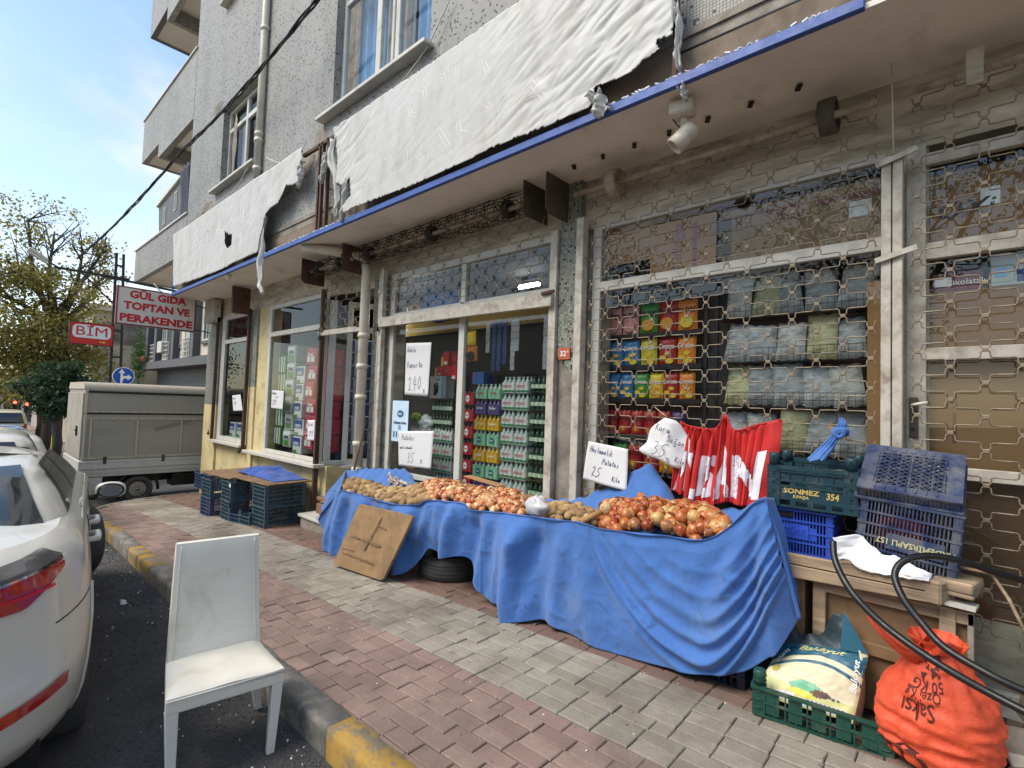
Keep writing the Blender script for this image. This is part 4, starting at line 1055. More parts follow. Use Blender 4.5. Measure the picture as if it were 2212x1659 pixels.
def rrect(y0, y1, z0, z1, r, x, notch=False):
    P = []
    for cy, cz, a0 in ((y1 - r, z0 + r, -PI / 2), (y1 - r, z1 - r, 0), (y0 + r, z1 - r, PI / 2), (y0 + r, z0 + r, PI)):
        for k in range(7): a = a0 + k / 6 * PI / 2; P.append((x, cy + r * math.cos(a), cz + r * math.sin(a)))
        if notch and a0 == 0: m_ = (y0 + y1) / 2; P += [(x, m_ + .05, z1), (x, m_, z1 - .05), (x, m_ - .05, z1)]
    return P
b = MB(); b.prism(rrect(y0 + .05, y1 - .05, z0 + .17, z1 - .05, .11, PX + .161, True), (.003, 0, 0)); obj('field', b, m_wtxt, bs, world=True)
t_ = text_mb('BİM', .36, .003, 0); ww = max(v[0] for v in t_.v) - min(v[0] for v in t_.v)
obj('lettering', MB().merge(t_, FX(PX + .168, (y0 + y1) / 2, z0 + .345) @ SC(.66 / ww, 1, 1)), M('sign_red', C(206, 48, 42)), bs, world=True)
yc, zc = y1 - .22, z0 + .085
b = MB(); b.prism([(PX + .161, yc - .07, zc - .015), (PX + .161, yc + .01, zc - .015), (PX + .161, yc + .01, zc - .04), (PX + .161, yc + .08, zc), (PX + .161, yc + .01, zc + .04), (PX + .161, yc + .01, zc + .015), (PX + .161, yc - .07, zc + .015)], (.004, 0, 0))
obj('arrow', b, M('sign_yellow', C(240, 180, 40), .5), bs, world=True)
RXs = -15.2
rc = onX(267, 813, RXs)
rs = thing('traffic_sign', 'round blue traffic sign with white straight on and right turn arrows', 'sign', (RXs, rc.y, ground(RXs)))
rad = abs(onX(291, 813, RXs).y - rc.y)
b = MB(); b.tube([(RXs - .05, rc.y, ground(RXs)), (RXs - .05, rc.y, rc.z + .2)], .03, 8); obj('post', b, m_darkplate, rs, world=True)
m_blue = M('sign_blue', C(22, 84, 176), .4, .05)
b = MB(); b.lathe([(rad, 0), (rad, .02)], 40, T(RXs - .022, rc.y, rc.z) @ RY(PI / 2)); obj('rim', b, m_wtxt, rs, world=True)
b = MB(); b.lathe([(rad * .93, 0), (rad * .93, .02)], 40, T(RXs - .018, rc.y, rc.z) @ RY(PI / 2)); obj('disc', b, m_blue, rs, world=True)
x = RXs + .004; R_ = rad
pt = lambda a, c_: (x, rc.y + a * R_, rc.z + c_ * R_)
b = MB(); b.prism([pt(-.28, -.75), pt(-.08, -.75), pt(-.08, .35), pt(.12, .35), pt(-.18, .80), pt(-.48, .35), pt(-.28, .35)], (.003, 0, 0))
obj('arrow', b, m_wtxt, rs, world=True)
b = MB(); b.prism([pt(-.079, -.55), pt(.04, -.22), pt(.35, -.22), pt(.35, -.42), pt(.78, -.08), pt(.35, .24), pt(.35, .06), pt(.0, .06), pt(-.079, -.05)], (.003, 0, 0)); obj('arrow', b, m_wtxt, rs, world=True)
# ------------------------------------------------------------------ the stall: blue cloth, trays, produce
def cloth_mat(name, col, stain):
    t = NT(name)
    c = t.mix(t.ramp(t.noise(2.2, 6, .6), [(.3, 0), (.7, 1)]), tuple(x * .86 for x in col[:3]) + (1,), tuple(x * 1.12 for x in col[:3]) + (1,))
    c = t.mix(t.ramp(t.noise(5.5, 7, .72, .6), [(.58, 0), (.68, .6)]), c, stain); c = t.mix(t.ramp(t.noise(1.7, 8, .75), [(.55, 0), (.8, .5)]), c, C(128, 148, 176))
    c = t.mix(t.ramp(t.noise(420, 2, .5), [(.3, 0), (.7, 1)]), t.mix(1, c, .86, 'MULTIPLY'), c)
    wv = t.math('ADD', t.math('MULTIPLY', t.noise(600, 2), .3), t.noise(34, 6, .7))
    t.bsdf(c, .92, 0, .15, wv, .6, .006, Sheen_Weight=.25)
    return t.m
m_cloth = cloth_mat('blue_stall_cloth', C(76, 118, 184), C(52, 78, 100))
m_tarp = cloth_mat('blue_tarpaulin', C(52, 84, 160), C(120, 122, 122))

PAIRS = [((735, 1058), (700, 1185)), ((770, 1066), (745, 1205)), ((802, 1076), (790, 1222)), ((850, 1088), (840, 1232)), ((900, 1090), (880, 1236)), ((918, 1082), (910, 1203)),
 ((940, 1080), (924, 1186)), ((965, 1083), (950, 1203)), ((1001, 1087), (1001, 1205)), ((1012, 1100), (1020, 1259)), ((1050, 1104), (1045, 1293)), ((1087, 1107), (1070, 1308)),
 ((1105, 1110), (1085, 1311)), ((1120, 1112), (1090, 1321)), ((1160, 1117), (1115, 1336)), ((1200, 1122), (1177, 1345)), ((1251, 1128), (1221, 1369)), ((1293, 1141), (1281, 1393)),
 ((1344, 1148), (1350, 1418)), ((1430, 1157), (1475, 1449)), ((1515, 1166), (1555, 1455)), ((1568, 1142), (1608, 1452)), ((1600, 1112), (1661, 1419)), ((1628, 1084), (1681, 1408)), ((1652, 1074), (1725, 1337))]
TOPX = [onY(a[0], a[1], 2.97) for a, _ in PAIRS]; HEM = [onY(h[0], h[1], 2.97 if i < 22 else (3.0 if i < 24 else 3.05)) for i, (_, h) in enumerate(PAIRS)]
def plerp(L, s):
    t_ = max(0, min(len(L) - 1.0001, s * (len(L) - 1))); i = int(t_); return L[i].lerp(L[i + 1], t_ - i)
def smooth_(L, k=6):
    """denser catmull-rom version of a polyline"""
    out = []
    for i in range(len(L) - 1):
        p0, p1, p2, p3 = L[max(i - 1, 0)], L[i], L[i + 1], L[min(i + 2, len(L) - 1)]
        for j in range(k):
            t_ = j / k; out.append(.5 * ((2 * p1) + (p2 - p0) * t_ + (2 * p0 - 5 * p1 + 4 * p2 - p3) * t_ * t_ + (3 * p1 - p0 - 3 * p2 + p3) * t_ ** 3))
    return out + [L[-1]]
TS, HS = smooth_(TOPX), smooth_(HEM)
def fold(x, z, v):
    """offset towards the street (-Y) of the hanging cloth"""
    a = 0
    # vertical gathers, strongest left of the big swag
    w = 1 / (1 + math.exp((x + 2.15) / .10))
    for i, (f, am, ph) in enumerate(((9, .052, 0), (17, .034, 1.3), (31, .015, .4), (5, .02, 2))):
        a += am * w * math.sin(f * (x + .06 * math.sin(z * 4 + i)) + ph + .5 * noise.noise(Vector((x * 3, z * 2, i)))) 
    a += w * .03 * max(0, math.sin((x + 2.75) * 14)) * (1 if -3.0 < x < -2.5 else .4)
    # wide swag: nested U shaped folds
    w2 = 1 - w
    xc = -1.18; k = 1.1 if x < xc else 4.2
    c_ = z - k * (x - xc) ** 2 * (1 - .25 * (z - .1))
    for c0, am, wd in ((-.02, .045, .030), (.085, .055, .034), (.20, .040, .030), (.32, .028, .034), (.45, .020, .03), (.58, .012, .03)):
        a += w2 * am * (.65 + .9 * noise.noise(Vector((x * 1.7, z * 1.7, c0 * 9)))) * math.exp(-((c_ - c0) / wd) ** 2) * min(1, max(0, (x + 2.15) / .35))
    a += w2 * .02 * math.sin((x + z * .35) * 16) * math.exp(-((x + 1.95) / .22) ** 2)
    # radiating folds under the tied corner at the right
    if x > -1.25:
        an = math.atan2(x + .86, 1.15 - z); a += .028 * math.sin(an * 17) * min(1, (1.15 - z) * 2.2) * min(1, (x + 1.25) * 5)
    rg = 1 - 2 * abs(noise.noise(Vector((x * 4 + z * 2.2, z * 5 - x * 1.5, 7)))); rg2 = 1 - 2 * abs(noise.noise(Vector((x * 11 - z * 5, z * 9 + x * 4, 3))))
    a *= 1 + .5 * noise.noise(Vector((x * 4, z * 3, 11))); a += .007 * rg * abs(rg) * min(1, v * 5) + .0025 * rg2 * abs(rg2)
    return (a * min(1, v * 4) + .006 * noise.noise(Vector((x * 9, z * 9, 2))) + .012 * noise.noise(Vector((x * 2.5, z * 2.5, 5)))) 
def drape(u, v):
    t_, h = plerp(TS, u), plerp(HS, u); p = t_.lerp(h, v)
    roll_ = .012 * math.cos(min(1, v * 10) * PI / 2)
    return (p.x, p.y - fold(p.x, p.z, v) - .03 * v * (1 - v) + roll_, p.z)
st_cloth = thing('stall_cloth', 'long faded blue cloth draped over the vegetable stall in deep folds', 'cloth', (-3, 3, 0))
b = MB(); b.grid(760, 110, drape); obj('front_drape', b, m_cloth, st_cloth, world=True, solid=.003)
BACK = [((747, 1016), 3.5), ((775, 1013), 3.5), ((800, 1012), 3.5), ((840, 1013), 3.5), ((872, 1014), 3.5), ((886, 1024), 3.5), ((900, 1046), 3.45), ((925, 1044), 3.5), ((960, 1050), 3.55), ((1000, 1056), 3.58), ((1050, 1060), 3.58), ((1090, 1064), 3.58),
 ((1110, 1070), 3.58), ((1130, 1074), 3.58), ((1160, 1078), 3.58), ((1200, 1079), 3.58), ((1250, 1075), 3.58), ((1285, 1062), 3.59), ((1330, 1045), 3.59), ((1399, 1005), 3.60), ((1440, 1052), 3.59), ((1475, 1092), 3.58), ((1540, 1100), 3.55), ((1600, 1098), 3.5), ((1652, 1073), 3.3)]
BP = smooth_([onY(p[0], p[1], y) for p, y in BACK])
def tray(u, v):
    a, c_ = plerp(TS, u), plerp(BP, u); p = a.lerp(c_, v)
    dip = .09 * min(1, v / .12) * min(1, (1 - v) / .30) 
    pull = max(0, c_.z - (a.z + .12)); 
    if pull > 0: p.z -= pull * (v - v ** 3) 
    n_ = .012 * noise.noise(Vector((p.x * 6, p.y * 6, 1)))
    return (p.x, p.y + .01 - .012 * (1 - min(1, v * 20)), p.z - dip + n_ + .010 * math.sin(p.x * 40) * v * v)
b = MB(); b.grid(300, 40, tray); obj('tray_lining', b, m_cloth, st_cloth, world=True, solid=.003)
# left end falls in a pointed wing
Lp = [onY(747, 1016, 3.5), onY(735, 1057, 2.97), onY(686, 1121, 2.99), onY(700, 1060, 3.3), onY(701, 1184, 2.99), onY(712, 1130, 2.97)]
b = MB()
def wing(u, v):
    top = Lp[0].lerp(Lp[1], u); bot = onY(702, 1075, 3.45).lerp(onY(688, 1122, 3.0), u)
    p = top.lerp(bot, v); return (p.x - .03 * math.sin(u * 9) * v, p.y - .03 * math.sin(u * 12 + v * 2) * v, p.z)
b.grid(40, 20, wing); obj('side_drape', b, m_cloth, st_cloth, world=True, solid=.003)
b = MB(); b.grid(24, 24, lambda u, v: tuple((Lp[1].lerp(onY(716, 1065, 2.99), u)).lerp((onY(703, 1186, 2.985)).lerp(onY(690, 1122, 3.02), u), v) + Vector((0, -.02 * math.sin(u * 8) * v, 0)))); obj('side_drape', b, m_cloth, st_cloth, world=True, solid=.003)
# right end: cloth turning the corner down past the bench
def right(u, v):
    t_ = onY(1652, 1074, 2.99).lerp(onY(1672, 1076, 3.22), u); h = onY(1725, 1337, 3.05).lerp(onY(1712, 1262, 3.20), u)
    p = t_.lerp(h, v); return (p.x + .020 * math.sin(u * 16) * min(1, v * 3), p.y - .02 * math.sin(u * 11 + 1) * v, p.z)
b = MB(); b.grid(40, 40, right); obj('side_drape', b, m_cloth, st_cloth, world=True, solid=.003)
# twisted end tied to the grille above the crates
kn = thing('cloth_tie', 'twisted knot of blue cloth tied to the grille above the teal crate', 'cloth', (-.7, 3.5, 1.3))
def s2(x, y): return (2950 * .5486 + x * .2232, 1650 * .5486 + y * .2232)
def strip(pts, ws, parent, mat, y, name='strip', ph=0):
    P = smooth_([onY(*s2(*p), yy) for p, yy in zip(pts, y)], 8); b = MB()
    W = smooth_([Vector((w, 0, 0)) for w in ws], 8)
    def f(u, v):
        i = min(len(P) - 1, int(round(v * (len(P) - 1)))); p = P[i]; w = W[i].x; a = u * PI
        return (p.x - math.cos(a) * w, p.y - math.sin(a) * w * .7 - .006 * math.sin(u * 26 + ph + v * 3), p.z + .15 * w * math.cos(a * 3))
    b.grid(22, len(P) - 1, f); obj(name, b, mat, parent, world=True, solid=.003)
strip([(890, -10), (905, 50), (880, 110)], [.010, .022, .018], kn, m_cloth, [3.58, 3.56, 3.55], 'loose_end')
strip([(865, 130), (800, 210), (745, 280), (640, 400)], [.018, .026, .034, .042], kn, m_cloth, [3.55, 3.52, 3.50, 3.42], 'tail', 2)
c_ = onY(*s2(882, 122), 3.54); b = MB(); b.tube([c_ + Vector((.032 * math.cos(a), -.02 * math.sin(a), .013 * math.sin(a * 2))) for a in np.linspace(0, 2 * PI, 14)[:-1]], .018, 8, closed=True); b.tube([c_ + Vector((.02 * math.cos(a), -.025, .022 * math.sin(a) - .01)) for a in np.linspace(0, 2 * PI, 12)[:-1]], .014, 8, closed=True); obj('knot', b, m_cloth, kn, world=True)

# produce ---------------------------------------------------------------
def produce_mat(name, stops, rough, patch=None, spots=None, streak=False):
    t = NT(name)
    oi = t.new('ShaderNodeObjectInfo'); g = t.new('ShaderNodeNewGeometry'); r = t.math('FRACT', t.math('ADD', oi.outputs['Random'], g.outputs['Random Per Island']))
    add = t.new('ShaderNodeVectorMath', operation='ADD'); t.l.new(t.tc.outputs['Object'], add.inputs[0])
    cmb = t.new('ShaderNodeCombineXYZ'); t.l.new(t.math('MULTIPLY', r, 37.0), cmb.inputs[0]); t.l.new(t.math('MULTIPLY', r, 11.0), cmb.inputs[2]); t.l.new(cmb.outputs[0], add.inputs[1])
    c = t.ramp(r, stops)
    if streak:
        c = t.mix(t.ramp(t.noise(70, 3, .5, vec=add.outputs[0], sc=(1, 1, .12)), [(.35, 0), (.7, 1)]), t.mix(1, c, .72, 'MULTIPLY'), t.mix(1, c, 1.18, 'MULTIPLY'))
    if patch:
        c = t.mix(t.ramp(t.noise(22, 4, .55, .5, vec=add.outputs[0]), [(.56, 0), (.60, .85)]), c, patch)
    if spots:
        c = t.mix(t.ramp(t.noise(90, 4, .7, vec=add.outputs[0]), [(.58, 0), (.72, .6)]), c, spots)
    c = t.mix(t.ramp(t.noise(30, 5, .6, vec=add.outputs[0]), [(.3, 0), (.7, 1)]), t.mix(1, c, .85, 'MULTIPLY'), c)
    t.bsdf(c, rough, 0, .45, t.noise(160, 4, .6, vec=add.outputs[0]), .25, .002)
    return t.m
m_onion = produce_mat('onion_skin', [(0, C(132, 52, 28)), (.25, C(184, 96, 48)), (.45, C(206, 138, 80)), (.65, C(166, 70, 38)), (.82, C(190, 112, 60)), (.92, C(222, 198, 128)), (1, C(146, 62, 38))], .32, C(208, 156, 98), C(110, 52, 28), True)
m_flaky = produce_mat('flaky_onion_skin', [(0, C(140, 56, 30)), (.3, C(190, 100, 48)), (.55, C(216, 170, 114)), (.8, C(196, 86, 40)), (1, C(238, 214, 160))], .38, C(240, 206, 150), C(120, 52, 26), True)
m_potato = produce_mat('potato_skin', [(0, C(142, 112, 76)), (.35, C(190, 156, 104)), (.6, C(128, 100, 70)), (.8, C(172, 138, 92)), (1, C(208, 180, 126))], .75, C(150, 120, 82), C(104, 80, 54))
def blob(kind, seed):
    b = MB(); r_ = random.Random(seed); nu, nv = 14, 9; o = Vector((seed * 3.1, 0, 0))
    def f(u, v):
        a, p = u * 2 * PI, (v - .5) * PI; d = Vector((math.cos(p) * math.cos(a), math.cos(p) * math.sin(a), math.sin(p)))
        if kind == 'onion':
            k = 1 + .05 * noise.noise(d * 1.5 + o); z = d.z * .86
            if d.z > .80: z += (d.z - .80) * 1.3; k *= 1 - (d.z - .8) * 1.2
            if d.z < -.9: z -= (-.9 - d.z) * .6
            return (d.x * k, d.y * k, z)
        k = 1 + .16 * noise.noise(d * 1.3 + o) + .05 * noise.noise(d * 3 + o)
        return (d.x * 1.22 * k, d.y * .86 * k, d.z * .82 * k)
    b.grid(nu, nv, f)
    if kind == 'onion':                      # dry neck and a curl of loose skin
        b.tube([(0, 0, .9), (.03, .02, 1.12), (.10, .05, 1.28)], [.13, .07, .03], 6)
        a0 = r_.uniform(0, 6)
        b.grid(5, 3, lambda u, v: (math.cos(a0 + u) * (1.03 + .12 * v * v), math.sin(a0 + u) * (1.03 + .12 * v * v), -.3 + .75 * v + .1 * math.sin(u * 5)))
    return b
def heap(kind, name, label, cat, group, s0, s1, v0, v1, size, mat, dome, n_layers, seed, stuff_label, rise=0):
    r_ = random.Random(seed); ms = []
    for k in range(4):
        bb = blob(kind, seed + k); sc = size * (1.0, 1.12, .9, 1.05)[k]
        q = MB(); q.merge(bb, SC(sc, sc, sc)); ms.append((q, q.mesh(name, mat)))
    A, B_ = plerp(TS, s0), plerp(TS, s1); D_, C__ = plerp(BP, s0), plerp(BP, s1)
    wlen = (B_ - A).length; dlen = (D_ - A).length * (v1 - v0)
    pts = []; sub = MB(); step = size * (1.5 if kind == 'onion' else 1.66)
    zcap = plerp(TS, s0).z + .10
    base = lambda u, v: (plerp(TS, s0 + (s1 - s0) * u).lerp(plerp(BP, s0 + (s1 - s0) * u), v0 + (v1 - v0) * v))
    zb = lambda u, v: (1 - v) * plerp(TS, s0 + (s1 - s0) * u).z + v * (plerp(TS, s0 + (s1 - s0) * u).z + rise)
    for layer in range(n_layers):
        off = layer * .5
        nx, ny = int(wlen / step), max(2, int(dlen / step))
        for i in range(nx + 1):
            for j in range(ny + 1):
                u = (i + .5 * (j % 2) + off + r_.uniform(-.28, .28)) / nx; v = (j + off + r_.uniform(-.28, .28)) / ny
                if not (0 <= u <= 1 and 0 <= v <= 1): continue
                edge = min(u, 1 - u) * wlen; ed2 = min(v * dlen + .02, (1 - v) * dlen + .05)
                h = dome * min(1, edge / .16) * min(1, ed2 / .12)
                p = base(u, v); z = min(zb(u, v), zcap) - .012 + h + size * .2 * (1 if layer == n_layers - 1 else -1.6) + r_.uniform(-.012, .014)
                pts.append((layer, Vector((p.x, p.y + .02, z)), u, v))
    n = 0
    for layer, p, su, sv in pts:
        k = r_.randrange(4); m_ = Matrix.Translation(p) @ Euler((r_.uniform(0, 6.28), r_.uniform(0, 6.28), r_.uniform(0, 6.28))).to_matrix().to_4x4()
        if kind == 'potato': m_ = Matrix.Translation(p) @ Euler((r_.uniform(-.5, .5), r_.uniform(-.5, .5), r_.uniform(0, 6.28))).to_matrix().to_4x4()
        if layer == n_layers - 1:
            o = bpy.data.objects.new(name, ms[k][1]); _link(o, None, m_); tag(o, label % (('front', 'middle', 'back')[min(2, int(3 * sv))] + ' ' + ('left', 'centre', 'right')[min(2, int(3 * su))]), cat, group); n += 1
        else: sub.merge(ms[k][0], m_)
    tag(obj(name + '_underlayer', sub, mat, world=True), stuff_label, cat, kind='stuff')
    return n
def S_(x):  # parameter of the front edge at picture column x
    xs = [p[0][0] for p in PAIRS]
    for i in range(len(xs) - 1):
        if xs[i] <= x <= xs[i + 1]: return (i + (x - xs[i]) / (xs[i + 1] - xs[i])) / (len(xs) - 1)
    return 0 if x < xs[0] else 1
N = []
N.append(heap('potato', 'potato', 'brown potato at the %s of the leftmost tray', 'potato', 'potatoes in the leftmost tray', S_(742), S_(845), .07, .68, .050, m_potato, .035, 2, 21, 'potatoes lying under the top layer of the leftmost tray'))
N.append(heap('potato', 'potato', 'brown potato at the %s of the second tray, beside the flaky onions', 'potato', 'potatoes in the second tray', S_(818), S_(930), .05, .62, .050, m_potato, .040, 2, 31, 'potatoes lying under the top layer of the second tray'))
N.append(heap('onion', 'onion', 'flaky onion at the %s of the middle heap', 'onion', 'flaky onions in the middle heap', S_(932), S_(1128), .08, .74, .038, m_flaky, .055, 2, 41, 'onions lying under the top layer of the middle heap', .02))
N.append(heap('potato', 'potato', 'yellowish potato at the %s of the tray between the onion heaps', 'potato', 'potatoes between the onion heaps', S_(1155), S_(1290), .10, .62, .039, m_potato, .030, 2, 51, 'potatoes lying under the top layer between the onion heaps'))
N.append(heap('onion', 'onion', 'shiny golden onion at the %s of the large right heap', 'onion', 'golden onions in the large right heap', S_(1303), S_(1600), .05, .70, .0415, m_onion, .080, 2, 61, 'onions lying under the top layer of the right heap', .05))
print('produce', N)

# things lying on the produce
def blob_on(name, label, cat, c, s, fn, mat, solid=.001):
    b = MB(); b.grid(26, 18, fn); return tag(obj(name, b, mat, world=True, solid=solid), label, cat)
pc = onY(1160, 1100, 3.05)
blob_on('plastic_bag', 'crumpled clear plastic bag lying at the left of the middle potatoes', 'bag', None, 0, lambda u, v: (pc.x + (math.cos(u * 2 * PI) * math.cos((v - .5) * PI) * .10) * (1 + .5 * noise.noise(Vector((u * 6, v * 6, 1)))), pc.y + .07 * math.sin(u * 2 * PI) * math.cos((v - .5) * PI), pc.z + .02 + .075 * math.sin((v - .5) * PI) * (1 + .5 * noise.noise(Vector((u * 9, v * 9, 3))))), M('thin_plastic', C(226, 226, 228), .25, .1, 20, bump=.6, bscale=30, Alpha=.55))
nc = onY(862, 1043, 3.38)
blob_on('newspaper', 'crumpled newspaper scrap standing behind the second potato tray', 'paper', None, 0, lambda u, v: (nc.x + (u - .5) * .42, nc.y + .05 * noise.noise(Vector((u * 5, v * 5, 2))), nc.z + (v - .5) * .13 * (1.2 - u) + .05 * noise.noise(Vector((u * 7, v * 3, 9)))), M('newsprint', C(196, 188, 176), .8, .35, 22, dirt=C(60, 52, 50), damt=.5, dscale=14))
tb = MB(); tb.tube([onY(1254, 1128, 3.0), onY(1300, 1105, 3.12)], .021, 12); tag(obj('cardboard_tube', tb, m_card, world=True), 'short pink brown cardboard tube lying on the potatoes', 'tube')
ro = onY(1308, 1098, 3.14); o = bpy.data.objects.new('onion', bpy.data.meshes['onion'] if 'onion' in bpy.data.meshes else None)
if o.data: _link(o, None, Matrix.Translation(ro) @ RX(1.2) @ SC(1.15, 1.15, 1.15)); tag(o, 'single orange onion lying among the potatoes beside the cardboard tube', 'onion')
# cardboard box behind the onions
cbx = thing('cardboard_box', 'open brown cardboard box standing behind the middle onion heap', 'box', (-3.2, 3.55, .5))
p1, p2 = onY(1003, 1040, 3.60), onY(1193, 1078, 3.60)
b = MB(); b.hexa([(p1.x, 3.60, p1.z - .25), (p2.x, 3.60, p2.z - .25), (p2.x, 3.612, p2.z - .25), (p1.x, 3.612, p1.z - .25), (p1.x, 3.60, p1.z - .02), (p2.x, 3.60, p2.z - .0), (p2.x, 3.612, p2.z), (p1.x, 3.612, p1.z - .02)]); obj('side', b, m_card, cbx, world=True)
b = MB(); q1, q2 = onY(1010, 1028, 3.48), onY(1085, 1050, 3.50); b.beam(q1, q2, .10, .012); obj('flap', b, m_card, cbx, world=True)

# ---- particle board leaning on the drape
pb = MB(); bl, br, tr, tl = Vector((-4.84, 2.69, ground(-4.84) + .02)), Vector((-4.03, 2.745, ground(-4.03) + .01)), onY(894, 1113, 2.83), onY(775, 1088, 2.83)
def bil(u, v): return bl.lerp(br, u).lerp(tl.lerp(tr, u), v)
P = []
for cu_, cv_, a0 in ((.94, .06, -PI / 2), (.95, .94, 0), (.05, .95, PI / 2), (.05, .06, PI)):
    for k in range(5):
        a = a0 + k / 4 * PI / 2; P.append(bil(cu_ + .05 * math.cos(a), cv_ + .05 * math.sin(a)))
nrm = (br - bl).cross(tl - bl).normalized()
pb.prism(P, -nrm * .03)
m_pboard = M('particle_board', C(152, 122, 86), .85, .18, 6, dirt=C(104, 84, 62), damt=.48, dscale=4.5, bump=.5, bscale=140)
pbt = thing('particle_board', 'stained square of particle board leaning against the blue cloth', 'board', (bl + br) / 2)
obj('board', pb, m_pboard, pbt, world=True, bevel=.003)
b = MB(); rr = random.Random(5)
for (u0, v0, u1, v1, w) in ((.45, .35, .52, .88, .012), (.12, .50, .70, .47, .012), (.1, .22, .72, .20, .012), (.50, .74, .68, .72, .006), (.05, .28, .3, .30, .006)):
    n_ = 14; L1 = []; L2 = []
    for k in range(n_ + 1):
        t_ = k / n_; p = bil(u0 + (u1 - u0) * t_ + rr.uniform(-.004, .004), v0 + (v1 - v0) * t_ + rr.uniform(-.004, .004)) + nrm * .0015
        d = (bil(u1, v1) - bil(u0, v0)).normalized().cross(nrm); ww = w * rr.uniform(.4, 1.2); L1.append(p + d * ww); L2.append(p - d * ww)
    b.add(L1 + L2, [(k, k + 1, n_ + 2 + k, n_ + 1 + k) for k in range(n_)])
obj('glue_marks', b, M('glue_marks', C(116, 92, 66), .9, .3, 30), pbt, world=True)
# ---- old tyre under the stall
ty = thing('tyre', 'worn black car tyre lying flat under the stall cloth', 'tyre', (-3.80, 3.37, ground(-3.80)))
prof = [(.20, .03), (.235, .0), (.285, .005), (.305, .03), (.312, .06), (.315, .105), (.312, .15), (.305, .18), (.285, .205), (.235, .21), (.20, .18), (.195, .105), (.20, .03)]
b = MB(); b.lathe(prof, 48); obj('tread', b, m_rubber, ty)
b = MB()
for z in (.055, .085, .125, .155):
    b.tube([((.3145 + .0) * math.cos(a), .3145 * math.sin(a), z + .004 * math.sin(a * 40)) for a in np.linspace(0, 2 * PI, 120)[:-1]], .0028, 4, closed=True)
obj('groove', b, m_black, ty).data
for o_ in (ty.children): pass

# ------------------------------------------------------------------ crates
def wall_lattice(b, o, ux, uz, w, h, th, nv, nh, solid=(), slot=None, rail=.010):
    """lattice wall: o lower left corner, ux along, uz up; outward = ux x uz negative side; real ribs with open cells"""
    n = ux.cross(uz).normalized()
    def bx(a, c_, e, f, t=th, off=0):
        p = o + n * off; P = [p + ux * a + uz * e, p + ux * c_ + uz * e, p + ux * c_ + uz * e - n * t, p + ux * a + uz * e - n * t]
        b.hexa(P + [q + uz * (f - e) for q in P])
    for k in range(nh + 1): z = (h - rail) * k / nh; bx(0, w, z, z + rail, th + .006, .004)
    for k in range(nv + 1):
        x = (w - .006) * k / nv; bx(x, x + .006, rail, h - rail, th, 0)
    for (a, c_, e, f) in solid: bx(a * w, c_ * w, e * h, f * h, th * .6, -.001)
def crate_mb(w, d, h, nv=16, nh=4, panel=True, base='diag'):
    """plastic crate, origin at the centre of its base"""
    b = MB(); X, Y, Z = Vector((1, 0, 0)), Vector((0, 1, 0)), Vector((0, 0, 1)); th = .008; hw, hd = w / 2, d / 2
    so = [(.22, .78, .34, .62)] if panel else []
    co = [(0, .09, .0, 1), (.91, 1, 0, 1)]
    wall_lattice(b, Vector((-hw, -hd, 0)), X, Z, w, h, th, nv, nh, so + co); wall_lattice(b, Vector((hw, hd, 0)), -X, Z, w, h, th, nv, nh, so + co)
    n2 = max(5, int(nv * d / w))
    wall_lattice(b, Vector((hw, -hd, 0)), Y, Z, d, h, th, n2, nh, co); wall_lattice(b, Vector((-hw, hd, 0)), -Y, Z, d, h, th, n2, nh, co)
    # base grid
    for k in range(9):
        t_ = -hw + w * (k + .5) / 9; b.box(t_ - .004, t_ + .004, -hd, hd, 0, .008)
    for k in range(7):
        t_ = -hd + d * (k + .5) / 7; b.box(-hw, hw, t_ - .004, t_ + .004, .001, .009)
    # rim flange
    for s in (-1, 1):
        b.box(-hw - .012, hw + .012, s * (hd + .006) - .008, s * (hd + .006) + .008, h - .012, h); b.box(s * (hw + .006) - .008, s * (hw + .006) + .008, -hd, hd, h - .0121, h - .0001)
    return b
def plastic(name, col, dirt=(90, 88, 80), damt=.38): return M(name, C(*col), .45, .18, 7, dirt=C(*dirt), damt=damt, dscale=10, bump=.15, bscale=50)
m_teal = plastic('teal_plastic', (20, 56, 66)); m_cblue = plastic('bright_blue_plastic', (44, 76, 178), damt=.25); m_navy = plastic('dusty_navy_plastic', (42, 56, 92), (112, 112, 112), .52)
m_gteal = plastic('grey_teal_plastic', (58, 84, 94), (100, 104, 104), .45); m_gblue = plastic('grey_blue_plastic', (52, 70, 104), (96, 100, 106), .45); m_green = plastic('dark_green_plastic', (28, 72, 60), (120, 112, 96), .38)
def crate(name, label, m_, mb, mat, group=None, cat='crate'):
    t_ = thing(name, label, cat, group=group, m=m_); obj('body', mb, mat, t_); return t_
# table crates at the left
cm = crate_mb(.40, .58, .285, 12, 5, panel=False)
cmesh = cm.mesh('crate_body', m_gteal); cmesh2 = cm.mesh('crate_body', m_gblue)
def mcrate(label, x, y, z, rz, me, group='crates holding up the table board'):
    t_ = thing('plastic_crate', label, 'crate', group=group, m=T(x, y, z) @ RZ(rz)); o = bpy.data.objects.new('body', me); _link(o, t_); return t_
G_ = ground
mcrate('lower grey crate of the right stack under the table board', -7.38, 3.23, G_(-7.38), .05, cmesh)
mcrate('upper grey crate of the right stack, directly under the table board', -7.385, 3.225, G_(-7.38) + .286, .035, cmesh)
mcrate('lower grey teal crate of the middle stack under the table board', -8.31, 3.12, G_(-8.31), -.04, cmesh)
mcrate('upper grey teal crate of the middle stack, with a white sticker', -8.30, 3.12, G_(-8.31) + .286, 0.0, cmesh)
mcrate('lower blue grey crate of the left stack under the table board', -9.0, 3.06, G_(-9.0), .05, cmesh2)
mcrate('upper blue grey crate of the left stack under the table board', -9.0, 3.06, G_(-9.0) + .286, .02, cmesh)
